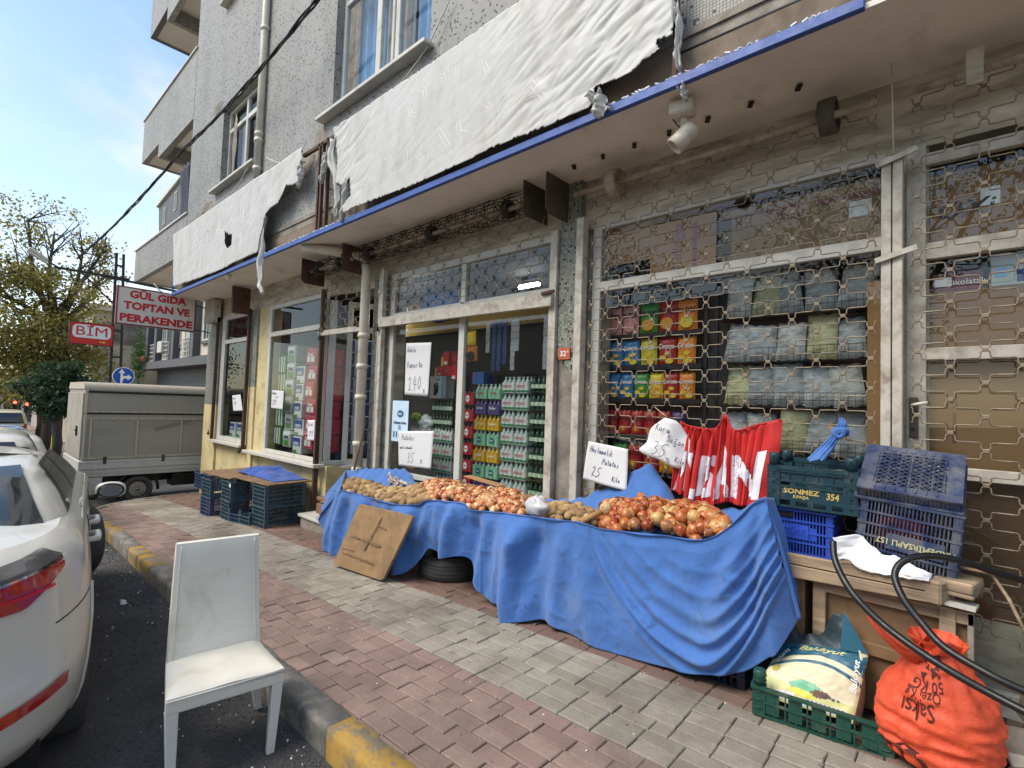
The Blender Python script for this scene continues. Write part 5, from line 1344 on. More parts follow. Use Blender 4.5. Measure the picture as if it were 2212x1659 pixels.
b = MB(); b.box(-8.18, -8.12, 2.825, 2.828, .16, .22); tag(obj('sticker', b, m_paper, world=True), 'small white sticker on the upper crate of the middle stack', 'sticker')
lowc = crate_mb(.30, .36, .12, 9, 2, panel=False)
for s_ in (-1, 1):
    for q in (-1, 1): lowc.box(s_ * .14 - .012, s_ * .14 + .012, q * .17 - .012, q * .17 + .012, .12, .18)
lm1, lm2 = lowc.mesh('crate_body', m_gblue), lowc.mesh('crate_body', m_gteal)
mcrate('low navy crate on the pavement between the middle and right stacks', -7.98, 3.02, G_(-7.98), .2, lm1, None)
mcrate('low teal crate on the pavement just left of the right crate stack', -7.72, 3.06, G_(-7.72), .12, lm2, None)
mcrate('blue crate pushed under the sill of the narrow window', -10.9, 3.5, G_(-10.9) + .25, 0, cmesh2, 'crates stored against the yellow wall')
mcrate('blue crate stored against the yellow wall behind the table', -10.35, 3.48, G_(-10.4) + .25, 0, cmesh2, 'crates stored against the yellow wall')
mcrate('dark crate stored behind the table under the wide sill', -9.3, 3.5, G_(-9.4) + .2, 0, cmesh2, 'crates stored against the yellow wall')
tbz = .29
tb_ = thing('table_board', 'thin wooden boards laid on crates as a table by the yellow wall', 'table', (-8.1, 3.2, tbz))
def plank(P, z, th, mat, parent, name='board', bevel=.004):
    b = MB(); b.prism([(p[0], p[1], z) for p in reversed(P)], (0, 0, th)); return obj(name, b, mat, parent, world=True, bevel=bevel)
plank([(-8.2, 2.88), (-7.13, 2.96), (-7.22, 3.62), (-8.2, 3.62)], tbz, .022, m_wood2, tb_)
plank([(-9.25, 2.74), (-8.19, 2.84), (-8.19, 3.60), (-9.3, 3.58)], tbz - .024, .022, m_wood2, tb_)
b = MB()
def tarp(u, v):
    x, y = -8.75 + 1.45 * u, 3.10 + .50 * v + .10 * (1 - u) * v
    e = min(1, 5 * min(u, 1 - u)) * min(1, 5 * min(v, 1 - v))
    z = tbz + .03 + e * (.13 * max(0, noise.noise(Vector((x * 2.4, y * 3.2, 2))) + .25) + .035 * abs(noise.noise(Vector((x * 9, y * 9, 4))))) + .10 * e * math.exp(-((u - .42) / .14) ** 2)
    return (x + .05 * noise.noise(Vector((u * 5, v * 5, 1))), y - .04 * noise.noise(Vector((u * 6, v * 3, 7))), z)
b.grid(60, 30, tarp, mask=lambda u, v: noise.noise(Vector((u * 4, v * 4, 3))) < .5 or .1 < u < .9)
tag(obj('tarpaulin', b, m_tarp, world=True, solid=.003), 'crumpled dark blue tarpaulin lying on the crate table', 'tarpaulin')
# wooden box behind the left end of the stall, and a stick
wb = thing('wooden_box', 'old wooden box standing on the doorstep behind the stall', 'box', (-6.2, 3.4, 0))
for z0, z1 in ((.16, .20), (-.02, .11)):
    b = MB(); b.box(-6.55, -5.75, 3.36, 3.56, z0, z1); obj('board', b, m_wood2, wb, world=True, bevel=.005)
b = MB(); b.tube([onY(765, 1015, 3.45), onY(790, 905, 3.62)], .014, 7); tag(obj('wooden_stick', b, m_wood2, world=True), 'brown broom stick leaning on the wall beside the downpipe', 'stick')
# crates seen below the stall
ck = crate_mb(.50, .36, .26, 14, 4, panel=False); ckm = ck.mesh('crate_body', plastic('dark_navy_plastic', (34, 44, 64)))
for x, y, lab in ((-1.22, 3.23, 'dark crate under the right end of the stall, below the cloth hem'), (-2.4, 3.35, 'dark crate supporting the stall under the middle of the cloth'), (-4.9, 3.28, 'dark crate supporting the left part of the stall behind the board')):
    mcrate(lab, x, y, G_(x), .06, ckm, 'crates under the stall')
    mcrate(lab.replace('dark crate', 'upper dark crate'), x, y + .02, G_(x) + .27, -.03, ckm, 'crates under the stall')
b = MB(); b.box(-5.50, -5.46, 3.02, 3.06, G_(-5.5), .45); tag(obj('metal_stake', b, m_green, world=True), 'green metal stake at the left end of the stall', 'stake')
b = MB(); b.tube([onZ(1558, 1477, .05) + Vector((0, .0, 0)), onZ(1558, 1477, .05) + Vector((-.0, .12, .0))], .03, 14); 

# ---- right hand bench with crates
bn = thing('workbench', 'rough wooden bench of planks carrying the plastic crates', 'bench', (-.45, 3.35, 0))
b = MB(); b.hexa([(-.80, 3.13, .695), (-.165, 3.13, .700), (-.165, 3.16, .700), (-.80, 3.16, .695), (-.80, 3.13, .748), (-.165, 3.13, .755), (-.165, 3.16, .755), (-.80, 3.16, .748)]); obj('plank', b, m_wood, bn, world=True, bevel=.004)
b = MB(); b.hexa([(-.79, 3.128, .62), (-.168, 3.128, .648), (-.168, 3.158, .648), (-.79, 3.158, .62), (-.79, 3.128, .69), (-.168, 3.128, .695), (-.168, 3.158, .695), (-.79, 3.158, .69)]); obj('plank', b, m_wood, bn, world=True, bevel=.004)
b = MB(); b.box(-1.0, -.13, 3.165, 3.56, .69, .715); obj('deck', b, m_wood, bn, world=True)
b = MB(); b.obox((-.135, 3.20, .70), .07, .16, .11, RZ(-.3).to_3x3()); obj('block', b, m_wood, bn, world=True, bevel=.01)
b = MB(); b.obox((-.06, 3.28, .70), .13, .22, .02, RZ(-.15).to_3x3()); b.obox((-.05, 3.27, .735), .11, .2, .05, RZ(-.2).to_3x3()); obj('block', b, m_wood, bn, world=True, bevel=.006)
b = MB(); b.obox((-.08, 3.20, .655), .16, .10, .014, RZ(-.12).to_3x3()); obj('white_board', b, m_white, bn, world=True)
cb_ = thing('wooden_cabinet', 'stained plywood cabinet box standing under the bench', 'cabinet', (-.3, 3.4, 0))
for nm, q, mt in (('back_panel', (-.60, -.03, 3.235, 3.25, .02, .60), m_wood2), ('side_panel', (-.78, -.70, 3.2, 3.50, .0, .62), m_wood2), ('side_panel', (-.035, -.012, 3.20, 3.58, .02, .62), m_conc), ('rail', (-.62, -.012, 3.20, 3.232, .565, .625), m_wood), ('rail', (-.62, -.036, 3.205, 3.232, .30, .36), m_wood2), ('stile', (-.66, -.60, 3.195, 3.235, .0, .66), m_wood), ('stile', (-.135, -.075, 3.19, 3.20, .05, .63), m_wood), ('top', (-.62, -.01, 3.20, 3.58, .628, .645), m_wood2)):
    b = MB(); b.box(*q[:6]); obj(nm, b, mt, cb_, world=True, bevel=.003)
# teal crate with lettering
def crate_teal():
    w, d, h = .435, .34, .235
    t_ = thing('plastic_crate', 'dark teal crate with posts and gold lettering on top of the blue crate', 'crate', m=T(-.692, 3.425, .978) @ RZ(.03))
    b = MB(); X, Y, Z = Vector((1, 0, 0)), Vector((0, 1, 0)), Vector((0, 0, 1)); hw, hd = w / 2, d / 2
    # front wall with slots
    def slots(o, ux, w, h):
        n = ux.cross(Z)
        def bx(a, c_, e, f, t=.012, off=0):
            p = o + n * off; P = [p + ux * a + Z * e, p + ux * c_ + Z * e, p + ux * c_ + Z * e - n * t, p + ux * a + Z * e - n * t]; b.hexa(P + [q + Z * (f - e) for q in P])
        zs = [0, .012, .042, .05, .115, .122, .145, .152, .19, .20, .21, h]
        bx(0, w, 0, .012, .02, .006); bx(0, w, .042, .050); bx(0, w, .05, .115, .008, -.003); bx(0, w, .115, .124, .014, .004); bx(0, w, .146, .155, .014, .004); bx(0, w, .155, .20, .008, -.004); bx(0, w, .198, .206, .016, .006); bx(0, w, .212, h, .016, .008)
        for k in range(5):
            x = w * (k + .5) / 5 
            bx(w * k / 4 - (.014 if k else 0), w * k / 4 + .014 if k < 4 else w, .0121, .0419, .008); bx(w * k / 4 - (.014 if k else 0), w * k / 4 + .014 if k < 4 else w, .1241, .1459, .008)
            if 0 < k < 5: bx(w * k / 5 - .002, w * k / 5 + .002, .155, h, .02, .004)
    slots(Vector((-hw + .04, -hd, 0)), X, w - .08, h); slots(Vector((hw - .04, hd, 0)), -X, w - .08, h)
    slots(Vector((hw, -hd + .03, 0)), Y, d - .06, h); slots(Vector((-hw, hd - .03, 0)), -Y, d - .06, h)
    b.box(-hw + .04, hw - .04, hd - .012, hd, h, h + .03); b.box(-hw + .03, hw - .03, -hd + .03, hd - .03, .0, .008)
    obj('body', b, m_teal, t_)
    for sx in (-1, 1):
        for sy in (-1, 1):
            q = MB(); c = (sx * (hw - .028), sy * (hd - .020)); 
            q.box(c[0] - .034, c[0] + .034, c[1] - .024, c[1] + .024, 0, h + .002)
            for k in range(8): z = .0 + k * .033; q.box(c[0] - .036, c[0] + .036, c[1] - .026, c[1] + .026, z + .0005, z + .004)
            q.lathe([(.030, h), (.030, h + .065), (.026, h + .07), (.018, h + .07)], 12, T(c[0], c[1], 0))
            p_ = obj('corner_post', q, m_teal, t_)
            if sy < 0:
                q = MB()
                for z in (.03, .085, .14, .19, .255, .285): q.lathe([(.006, 0), (.006, .003)], 8, T(c[0], c[1] - (.0275 if z < h else .0315), z) @ RX(PI / 2))
                tag(obj('hole', q, m_black, p_), kind='stuff')
    m_gold = M('gold_paint', C(196, 170, 96), .5, .2, 30)
    for s, x, z, sz, bo in (('SÖNMEZ', -.050, .098, .040, .0012), ('354', .104, .088, .050, .0012), ('E.PAŞA', -.050, .068, .022, .0008)):
        obj('lettering', MB().merge(text_mb(s, sz, .001, bo, shear=.1), T(x, -hd + .0020, z - .004) @ RX(PI / 2) @ SC(1.12 if s != '354' else .8, 1, 1)), m_gold, t_)
    return t_
crate_teal()
bcm = crate_mb(.36, .30, .25, 22, 4, base='')
cc = thing('plastic_crate', 'bright blue slotted crate under the teal crate on the bench', 'crate', m=T(-.765, 3.44, .717) @ RZ(.02)); obj('body', bcm, m_cblue, cc)
b = MB(); b.box(-.13, .06, -.156, -.151, .085, .165); obj('name_plate', b, m_cblue, cc)
b = MB(); b.box(-.16, -.02, -.158, -.150, .20, .232); obj('handle_hole', b, m_black, cc, bevel=.003)
obj('lettering', MB().merge(text_mb('ÖZTÜRK', .045, .004), T(-.035, -.158, .125) @ RX(PI / 2) @ SC(.9, 1, 1)), m_cblue, cc)
# two upside down navy crates
def inv_base(b, w, d, z):
    """closed outer base of an upside down crate with diagonal ribs"""
    hw, hd = w / 2, d / 2
    b.box(-hw, hw, -hd, -hd + .05, z - .008, z); b.box(-hw, hw, hd - .06, hd, z - .008, z)
    b.box(-hw, -hw + .06, -hd + .05, hd - .06, z - .008, z); b.box(hw - .06, hw, -hd + .05, hd - .06, z - .008, z)
    x0, x1, y0, y1 = -hw + .06, hw - .06, -hd + .05, hd - .06
    for sgn in (1, -1):
        for k in range(-7, 13):
            # clip the diagonal to the opening
            c0 = x0 + k * .035; P = []
            for j in range(41):
                y = y0 + (y1 - y0) * j / 40; x = c0 + sgn * (y - (y0 if sgn > 0 else y0)) * 1.1 + (0 if sgn > 0 else .15)
                if x0 <= x <= x1: P.append((x, y, z - .004))
            if len(P) > 1: b.beam(P[0], P[-1], .004, .012)
    b.box(-.003, .003, y0, y1, z - .010, z + .003); b.box(x0, x1, -.003, .003, z - .010, z + .0031)
    for k in range(7): x = x0 + (x1 - x0) * (k + .2) / 7; b.box(x, x + .02, hd - .045, hd - .015, z, z + .004); b.box(x, x + .006, -hd + .01, -hd + .045, z, z + .006)
w_, d_, h_ = .41, .33, .32
ci = crate_mb(w_, d_, h_, 26, 5, panel=False); inv = MB().merge(ci, T(0, 0, h_) @ RX(PI))
inv_base(inv, w_, d_, h_ + .001)
t_ = thing('plastic_crate', 'dusty navy crate upside down on the bench with upside down white lettering', 'crate', m=T(-.275, 3.40, .755) @ RZ(-.02) @ RY(.10)); obj('body', inv, m_navy, t_)
b = MB(); b.box(-.08, .15, -.174, -.168, .085, .165); obj('name_plate', b, m_navy, t_)
obj('lettering', MB().merge(text_mb('AKDEMİRSAPLI 157', .040, .001, .0009), T(.036, -.1755, .125) @ RX(PI / 2) @ RZ(PI) @ SC(.9, 1, 1)), M('pale_gold_paint', C(186, 182, 140), .5, .2, 30), t_)
inv2 = MB().merge(crate_mb(w_, .38, .07, 26, 1, panel=False), T(0, 0, .07) @ RX(PI)); inv_base(inv2, w_, .38, .071)
t_ = thing('plastic_crate', 'faded navy crate tilted upside down on top of the other navy crate', 'crate', m=T(-.262, 3.245, 1.075) @ RZ(-.03) @ RX(.58) @ RY(.08) @ T(0, .19, 0)); obj('body', inv2, m_navy, t_)
b = MB(); b.box(-.40, -.18, 3.28, 3.5, .80, 1.0); tag(obj('red_net_bag', b, M('red_net', C(110, 34, 40), .8, .3, 30), world=True, bevel=.05, seg=3), 'dark red bag seen through the slots of the navy crate', 'bag')
# white sheet on the bench
def s2w(x, y, Y): return onY(*s2(x, y), Y)
rowsW = [[s2w(805, 1150, 3.10), s2w(1060, 1115, 3.2), s2w(1180, 1200, 3.25), s2w(1330, 1300, 3.25), s2w(1450, 1300, 3.28), s2w(1600, 1390, 3.28), s2w(1775, 1500, 3.2)],
         [s2w(850, 1250, 3.12), s2w(1000, 1230, 3.18), s2w(1140, 1250, 3.2), s2w(1290, 1370, 3.2), s2w(1400, 1400, 3.22), s2w(1560, 1450, 3.22), s2w(1760, 1530, 3.16)],
         [s2w(860, 1350, 3.14), s2w(970, 1350, 3.14), s2w(1080, 1440, 3.14), s2w(1230, 1480, 3.14), s2w(1380, 1500, 3.14), s2w(1560, 1530, 3.14), s2w(1735, 1556, 3.14)]]
rs_ = [smooth_(r, 6) for r in rowsW]
def ws(u, v):
    i = int(round(u * (len(rs_[0]) - 1))); a, c_, e = rs_[0][i], rs_[1][i], rs_[2][i]
    p = a * (1 - v) * (1 - 2 * v) + c_ * 4 * v * (1 - v) + e * v * (2 * v - 1)
    return (p.x, min(p.y, 3.205) - .03 * v + .012 * noise.noise(Vector((u * 9, v * 5, 3))), p.z + .008 * noise.noise(Vector((u * 14, v * 6, 1))))
b = MB(); b.grid(36, 16, ws); tag(obj('plastic_sheet', b, M('white_sheet', C(232, 232, 232), .55, .06, 6, dirt=C(190, 186, 178), damt=.3, bump=.4, bscale=30), world=True, solid=.003), 'crumpled white sheet lying on the bench in front of the crates', 'sheet')
# black hose
def r9(x, y): return (1474.7 + x / 3, 1106 + y / 3)
hose = thing('hose', 'thick black rubber hose looping over the bench and the red sack', 'hose', (0, 3, .5))
H1 = [((975, 190), 3.02), ((985, 300), 2.98), ((1040, 430), 2.93), ((1130, 560), 2.88), ((1290, 720), 2.80), ((1500, 880), 2.74), ((1750, 1040), 2.68), ((2000, 1180), 2.62), ((2250, 1310), 2.58)]
H2 = [((2260, 1180), 2.66), ((2000, 1060), 2.72), ((1700, 880), 2.78), ((1550, 720), 2.84), ((1430, 560), 2.92), ((1375, 420), 2.98), ((1405, 340), 3.02), ((1490, 295), 3.06), ((1620, 285), 3.12), ((1800, 315), 3.2), ((2000, 380), 3.3), ((2260, 460), 3.45)]
for H in (H1, H2):
    b = MB(); b.tube(smooth_([onY(*r9(*p), y) for p, y in H], 8), .0155, 12); obj('hose_run', b, M('hose_rubber', C(22, 22, 24), .42, .2, 14, dirt=C(70, 70, 68), damt=.25, dscale=20), hose, world=True)
# red sack
m_sack = M('red_sack_weave', C(218, 84, 50), .62, .10, 9, dirt=C(176, 44, 32), damt=.4, dscale=8, bump=.7, bscale=22, bdist=.012)
sk = thing('sack', 'full orange red woven sack with dark print, twisted shut, at the bottom right', 'sack', (-.14, 3.0, 0))
SP = [(0, .02), (.13, .0), (.185, .03), (.215, .10), (.222, .17), (.212, .25), (.185, .32), (.150, .38), (.118, .43), (.09, .47), (.075, .50), (.095, .53), (.10, .545)]
def sackP(a, t_):
    i = min(len(SP) - 2, int(t_ * (len(SP) - 1))); f = t_ * (len(SP) - 1) - i; r = SP[i][0] * (1 - f) + SP[i + 1][0] * f; z = SP[i][1] * (1 - f) + SP[i + 1][1] * f
    d = Vector((math.cos(a), math.sin(a), z * 4))
    k = 1 + .07 * noise.noise(d * 1.1) + (.075 + .14 * max(0, t_ - .6)) * (1 - 2 * abs(noise.noise(Vector((math.cos(a) * 2.6, math.sin(a) * 2.6, z * 2.5 + 4))))) 
    k += .075 * (1 - 2 * abs(noise.noise(Vector((math.cos(a) * 1.5, math.sin(a) * 1.5, z * 22))))) * (1 if t_ < .75 else 0) + .012 * math.sin(a * 24) * max(0, t_ - .65) * 3
    return Vector((-.135 + r * k * math.cos(a) * .94 + (.02 - z * .14) * 0, 3.0 + r * k * math.sin(a) * .86, z + .01 * noise.noise(d * 2)))
b = MB(); b.grid(110, 90, lambda u, v: tuple(sackP(u * 2 * PI, v))); obj('body', b, m_sack, sk, world=True)
b = MB(); b.tube([(-.20, 2.93, .47), (-.27, 2.90, .50), (-.33, 2.88, .55), (-.37, 2.88, .60)], [.045, .028, .016, .010], 9); b.tube([(-.18, 2.93, .47), (-.25, 2.885, .51), (-.31, 2.87, .55)], [.03, .02, .008], 7); obj('twisted_neck', b, m_sack, sk, world=True)
b = MB()
def ear(u, v): return (-.13 + .15 * (u - .5) + .03 * v, 2.93 + .03 * math.sin(u * 9) - .02 * v, .49 + .075 * v * (1 - .4 * abs(u - .5)) + .01 * math.sin(u * 14))
b.grid(20, 8, ear); obj('mouth', b, m_sack, sk, world=True, solid=.004)
m_sprint = M('sack_print', C(84, 32, 22), .8, .3, 20, bump=0)
def sacktext(s, size, ac, tc_, rot=0, sq=1):
    t_ = text_mb(s, size, 0, size * .01); out = MB(); vs = []
    for v in t_.v:
        x, y = v[0] * sq, v[1]; x, y = x * math.cos(rot) - y * math.sin(rot), x * math.sin(rot) + y * math.cos(rot)
        a = ac + x / .2; tt = tc_ + y / .55
        p = sackP(a, max(0.02, min(.98, tt))); c = Vector((-.135, 3.0, p.z)); d = (p - c).normalized(); p = p + d * .003
        vs.append(p)
    out.add(vs, t_.f); obj('print', out, m_sprint, sk, world=True)
sacktext('50 KG', .050, -1.72, .58, PI + .1); sacktext('Özel Kg', .040, -1.78, .52, PI + .1); sacktext('Saksı', .060, -1.85, .45, PI + .1); sacktext('Gü', .17, -2.15, .16, PI + .25)
# print of leaves high on the sack
b = MB(); rq = random.Random(3)
for k in range(26):
    a0, t0 = -1.72 + rq.uniform(-.32, .32), .72 + rq.uniform(-.09, .09); P = []
    n_ = 6; s_ = rq.uniform(.05, .10)
    for j in range(n_):
        q = 2 * PI * j / n_ + k; rr_ = s_ * (1 if j % 2 else .45)
        p = sackP(a0 + rr_ * math.cos(q), min(.97, t0 + rr_ * math.sin(q) * .4)); c = Vector((-.135, 3.0, p.z)); P.append(p + (p - c).normalized() * .004)
    b.poly(P)
obj('print', b, m_sprint, sk, world=True)

# green crate with the feed sack
gc = thing('plastic_crate', 'low dark green crate with corner posts holding the feed sack, dirty with soil', 'crate', m=T(-.585, 3.055, ground(-.6)) @ RZ(.115))
gm = MB().merge(crate_mb(.575, .36, .145, 12, 2, panel=False)); 
for x in np.linspace(-.2, .2, 5): gm.box(x - .03, x + .03, -.178, -.172, .02, .125)
obj('body', gm, m_green, gc)
for sx in (-1, 1):
    for sy in (-1, 1):
        q = MB(); cx, cy = sx * .262, sy * .158; q.box(cx - .030, cx + .030, cy - .024, cy + .024, 0, .15); q.lathe([(.030, .15), (.030, .215), (.024, .222)], 12, T(cx, cy, 0)); 
        for z in (.04, .08, .12, .17, .195): q.lathe([(.033, z), (.033, z + .004)], 12, T(cx, cy, 0))
        obj('corner_post', q, m_green, gc)
fs = thing('feed_sack', 'cream and teal printed feed sack propped in the green crate', 'sack', (-.6, 3.05, .08))
Q00, Q10, Q01, Q11 = onY(*r9(462, 1185), 2.93), onY(*r9(1100, 1378), 2.97), onY(*r9(640, 845), 3.12), onY(*r9(1205, 930), 3.14)
def fsP(u, v):
    p = Q00.lerp(Q10, u).lerp(Q01.lerp(Q11, u), v)
    puff = .05 * math.sin(max(0, min(1, u)) * PI) ** .5 * math.sin(max(0.0, min(1, v * .9 + .08)) * PI) ** .6
    return p + Vector((0, -.7, .7)) * (puff + .010 * noise.noise(Vector((u * 4, v * 4, 2))) + .005 * (1 - 2 * abs(noise.noise(Vector((u * 7, v * 9, 6))))))
def prt(name, f, mat, off=.0, nu=40, nv=30, mask=None):
    b = MB(); b.grid(nu, nv, lambda u, v: tuple(fsP(*f(u, v)) + Vector((0, -.7, .7)) * off), mask); return obj(name, b, mat, fs, world=True)
m_cream = M('sack_cream', C(214, 204, 170), .5, .06, 5, dirt=C(160, 140, 104), damt=.35, dscale=6, bump=.4, bscale=20)
m_steal = M('sack_teal', C(30, 92, 116), .5, .1, 5, dirt=C(60, 66, 70), damt=.35, dscale=6, bump=.3)
m_spale = M('sack_pale_green', C(206, 202, 140), .5, .05, 5, bump=.3)
prt('body', lambda u, v: (u, v), m_cream, 0, 60, 50)
arc = lambda u: .58 + .20 * math.sin(u * PI * .9 + .15) ** 1.2
prt('teal_field', lambda u, v: (u, arc(u) + .04 + (1.0 - arc(u) - .04) * v), m_steal, .0015)
prt('stripe', lambda u, v: (u, arc(u) - .10 + .05 * v), m_steal, .0015, 40, 3)
prt('pale_field', lambda u, v: (u, .0 + (.22 + .14 * math.exp(-(u / .3) ** 2)) * v), m_spale, .0012, 40, 8)
prt('landscape', lambda u, v: (.32 + .36 * u, .20 + .20 * v - .06 * u), M('print_green', C(110, 176, 140), .5), .002, 12, 8, lambda u, v: (u - .5) ** 2 * 1.2 + (v - .5) ** 2 < .24 + .03 * math.sin(u * 30))
prt('landscape', lambda u, v: (.34 + .28 * u, .16 + .10 * v - .05 * u), M('print_yellow', C(214, 206, 70), .5), .0024, 12, 6, lambda u, v: (u - .5) ** 2 + (v - .5) ** 2 < .22)
prt('landscape', lambda u, v: (.56 + .20 * u, .17 + .12 * v), M('print_brown', C(110, 78, 56), .5, .3, 40), .0028, 12, 8, lambda u, v: (u - .5) ** 2 + (v - .5) ** 2 < .2 + .04 * math.sin(u * 40))
prt('label', lambda u, v: (.20 + .22 * u, .03 + .12 * v + .01 * u), m_paper, .002, 8, 4); prt('label', lambda u, v: (.52 + .42 * u, .02 + .10 * v), m_paper, .002, 8, 4)
prt('badge', lambda u, v: (.07 + .09 * u, .44 + .12 * v), M('print_gold', C(170, 156, 70), .5), .002, 8, 8, lambda u, v: (u - .5) ** 2 + (v - .5) ** 2 < .25)
def fstext(s, h, u0, v0, w, mat, rot=0, **k):
    t_ = text_mb(s, 1, 0, .02, **k); xs = [v[0] for v in t_.v]; W = max(xs) - min(xs); out = MB()
    out.add([fsP(u0 + (v[0] / W * w * math.cos(rot) - v[1] * h * math.sin(rot)), v0 + (v[0] / W * w * math.sin(rot) * 1.3 + v[1] * h * math.cos(rot))) + Vector((0, -.7, .7)) * .004 for v in t_.v], t_.f); obj('lettering', out, mat, fs, world=True)
m_gl = M('print_pale_gold', C(206, 200, 140), .5)
fstext('Baldıyut', .12, .50, .93, .52, m_gl, 0, shear=.3); fstext('Baldıyut', .09, .93, .62, .38, m_wtxt, PI / 2 + .1, shear=.3); fstext('yum', .10, .10, .74, .22, m_wtxt, PI / 2 - .4, shear=.3); fstext('25 kg e', .05, .76, .22, .18, m_ink)
for k in range(6): fstext('lorem'[:1] * 0 + 'ııııııııı', .014, .73, .045 + .013 * k, .36, m_ink)
b = MB()
def topf(u, v):
    a = fsP(u, 1.0); e = onY(*r9(655, 720), 3.17).lerp(onY(*r9(1045, 640), 3.17), u); p = a.lerp(e, v); p.z += -.10 * math.sin(u * PI) ** 2 * v * (1 - .0 * v) + .02 * math.sin(u * 17) * v; p.y += .02 * math.sin(u * 12) * v; return tuple(p)
b.grid(40, 14, topf); obj('open_mouth', b, M('sack_dark_teal', C(50, 66, 74), .5, .3, 9, dirt=C(160, 158, 150), damt=.35, dscale=9, bump=.4), fs, world=True, solid=.002)
b = MB()
def sidef(u, v):
    a = fsP(1.0, 1 - v); e = onY(*r9(1045, 640), 3.17).lerp(onY(*r9(1235, 980), 3.17), min(1, v * 1.2)).lerp(onY(*r9(1150, 1380), 3.1), max(0, v * 2 - 1)); return tuple(a.lerp(e, u))
b.grid(10, 20, sidef); obj('side', b, m_cream, fs, world=True, solid=.002)
b = MB(); tri = [fsP(.70, 1.0), fsP(1.0, 1.0), onY(*r9(1045, 640), 3.165)]; b.poly([p + Vector((0, -.006, .004)) for p in tri]); obj('folded_corner', b, m_steal, fs, world=True, solid=.001)
# clutter in the dark corner on the right
for k, (x, y, z, sx, sy, sz, rz, lab, mt) in enumerate(((.16, 3.35, .03, .30, .25, .06, .4, 'concrete rubble slab in the dark corner right of the cabinet', m_conc), (.12, 3.0, .02, .14, .3, .02, -.5, 'splintered pale wood piece behind the red sack', m_wood), (.30, 3.3, .25, .04, .5, .5, .5, 'grey board leaning in the dark corner at the right edge', m_conc), (.22, 3.1, .02, .22, .22, .012, .3, 'flattened grey cardboard on the ground at the lower right corner', m_header))):
    b = MB(); b.obox((x, y, z + .01), sx, sy, sz, (RZ(rz) @ RX(.15 * k)).to_3x3()); tag(obj('rubble', b, mt, world=True, bevel=.006), lab, 'rubble')
b = MB(); b.tube([onY(*r9(1760, 350), 3.3), onY(*r9(2000, 400), 3.32), onY(*r9(2110, 560), 3.3), onY(*r9(2240, 820), 3.25)], .008, 6); tag(obj('rope', b, m_wood, world=True), 'frayed brown rope hanging in the dark corner at the right', 'rope')

# ------------------------------------------------------------------ handwritten signs
def sign(name, label, P, Y, lines, curl=.02, inkw=.0045, parent=None, ysub=()):
    """paper given by its picture corners tl,tr,br,bl on the plane Y; lines in 0..1 sheet coordinates"""
    tl, tr, br, bl = [onY(*p, Y) for p in P]
    def S(u, v): p = bl.lerp(br, u).lerp(tl.lerp(tr, u), v); return Vector((p.x, p.y - curl * (math.sin(u * 3 + v * 2) * .5 + .5 * (1 - v) * u), p.z))
    t_ = thing(name, label, 'paper sign', (bl + br) / 2)
    b = MB(); b.grid(16, 16, lambda u, v: tuple(S(u, v))); obj('sheet', b, m_paper, t_, world=True, solid=.0008)
    W, H = (br - bl).length, (tl - bl).length
    raw = pen_mb([(s, x * W, y * H, sz * H) + tuple(r) for s, x, y, sz, *r in lines], inkw)
    out = MB(); out.add([S(v[0] / W, v[2] / H) + Vector((0, -.0025, 0)) for v in raw.v], raw.f); tag(obj('handwriting', out, m_ink, t_, world=True), kind='stuff')
    return t_
def q5(x, y): return (737.4 + x / 3, 553 + y / 3)
sign('price_sign', 'white paper sign handwritten Duble Yumurta 140 taped inside the left drinks pane', [q5(422, 565), q5(583, 560), q5(562, 910), q5(410, 900)], 3.715, [('Duble', .06, .82, .10), ('Yumurta', .04, .52, .13, .02), ('140', .12, .10, .26), ('TL', .78, .06, .06)], .004, .006)
sign('price_sign', 'white paper sign handwritten Patates 35 TL on the drinks window above the potatoes', [q5(372, 1135), q5(596, 1135), q5(582, 1382), q5(372, 1358)], 3.68, [('Patates', .10, .74, .16), ('mm Kızartmalık', .05, .50, .08), ('35', .28, .12, .28), ('TL', .68, .12, .10)], .01, .005)
def q1(x, y): return (1250.8 + x * .1984, 877.8 + y * .1984)
sign('price_sign', 'hanging paper sign handwritten Haşlamalık Patates 25 Kilo in front of the grille', [q1(115, 378), q1(523, 468), q1(528, 920), q1(42, 788)], 3.55, [('Haşlamalık', .08, .76, .14, -.03), ('Patates', .42, .50, .14, -.02), ('25', .20, .16, .25, -.02), ('Kilo', .68, .14, .12)], .03, .005)
# kuru sogan: seven sided sheet
ks = thing('price_sign', 'cut paper sign handwritten Kuru Soğan 35 TL Kilo hanging beside the red flag', 'paper sign', onY(*q1(950, 600), 3.50))
O_ = [q1(*p) for p in ((930, 122), (1000, 135), (1085, 172), (1165, 320), (1243, 490), (1132, 680), (900, 590), (662, 480), (730, 390), (780, 232))]
cen = onY(*q1(960, 400), 3.5)
P = [onY(*p, 3.50) + Vector((0, -.02 * math.sin(i * 1.3), 0)) for i, p in enumerate(O_)]
b = MB()
for rg in range(8):
    pass
V = [cen + Vector((0, -.025, 0))]; n_ = 40; ring = [smooth_(P + [P[0]], 4)]
R0 = ring[0][:-1]; m_ = len(R0); vs = [tuple(V[0])]
for k in range(1, 7):
    for p in R0: q = V[0].lerp(p, k / 6); vs.append((q.x, q.y - .010 * math.sin(q.x * 30) , q.z))
fsx = [(0, 1 + i, 1 + (i + 1) % m_) for i in range(m_)] + [(1 + (k - 1) * m_ + i, 1 + k * m_ + i, 1 + k * m_ + (i + 1) % m_, 1 + (k - 1) * m_ + (i + 1) % m_) for k in range(1, 6) for i in range(m_)]
b.add(vs, fsx, smooth=True); obj('sheet', b, m_paper, ks, world=True, solid=.0008)
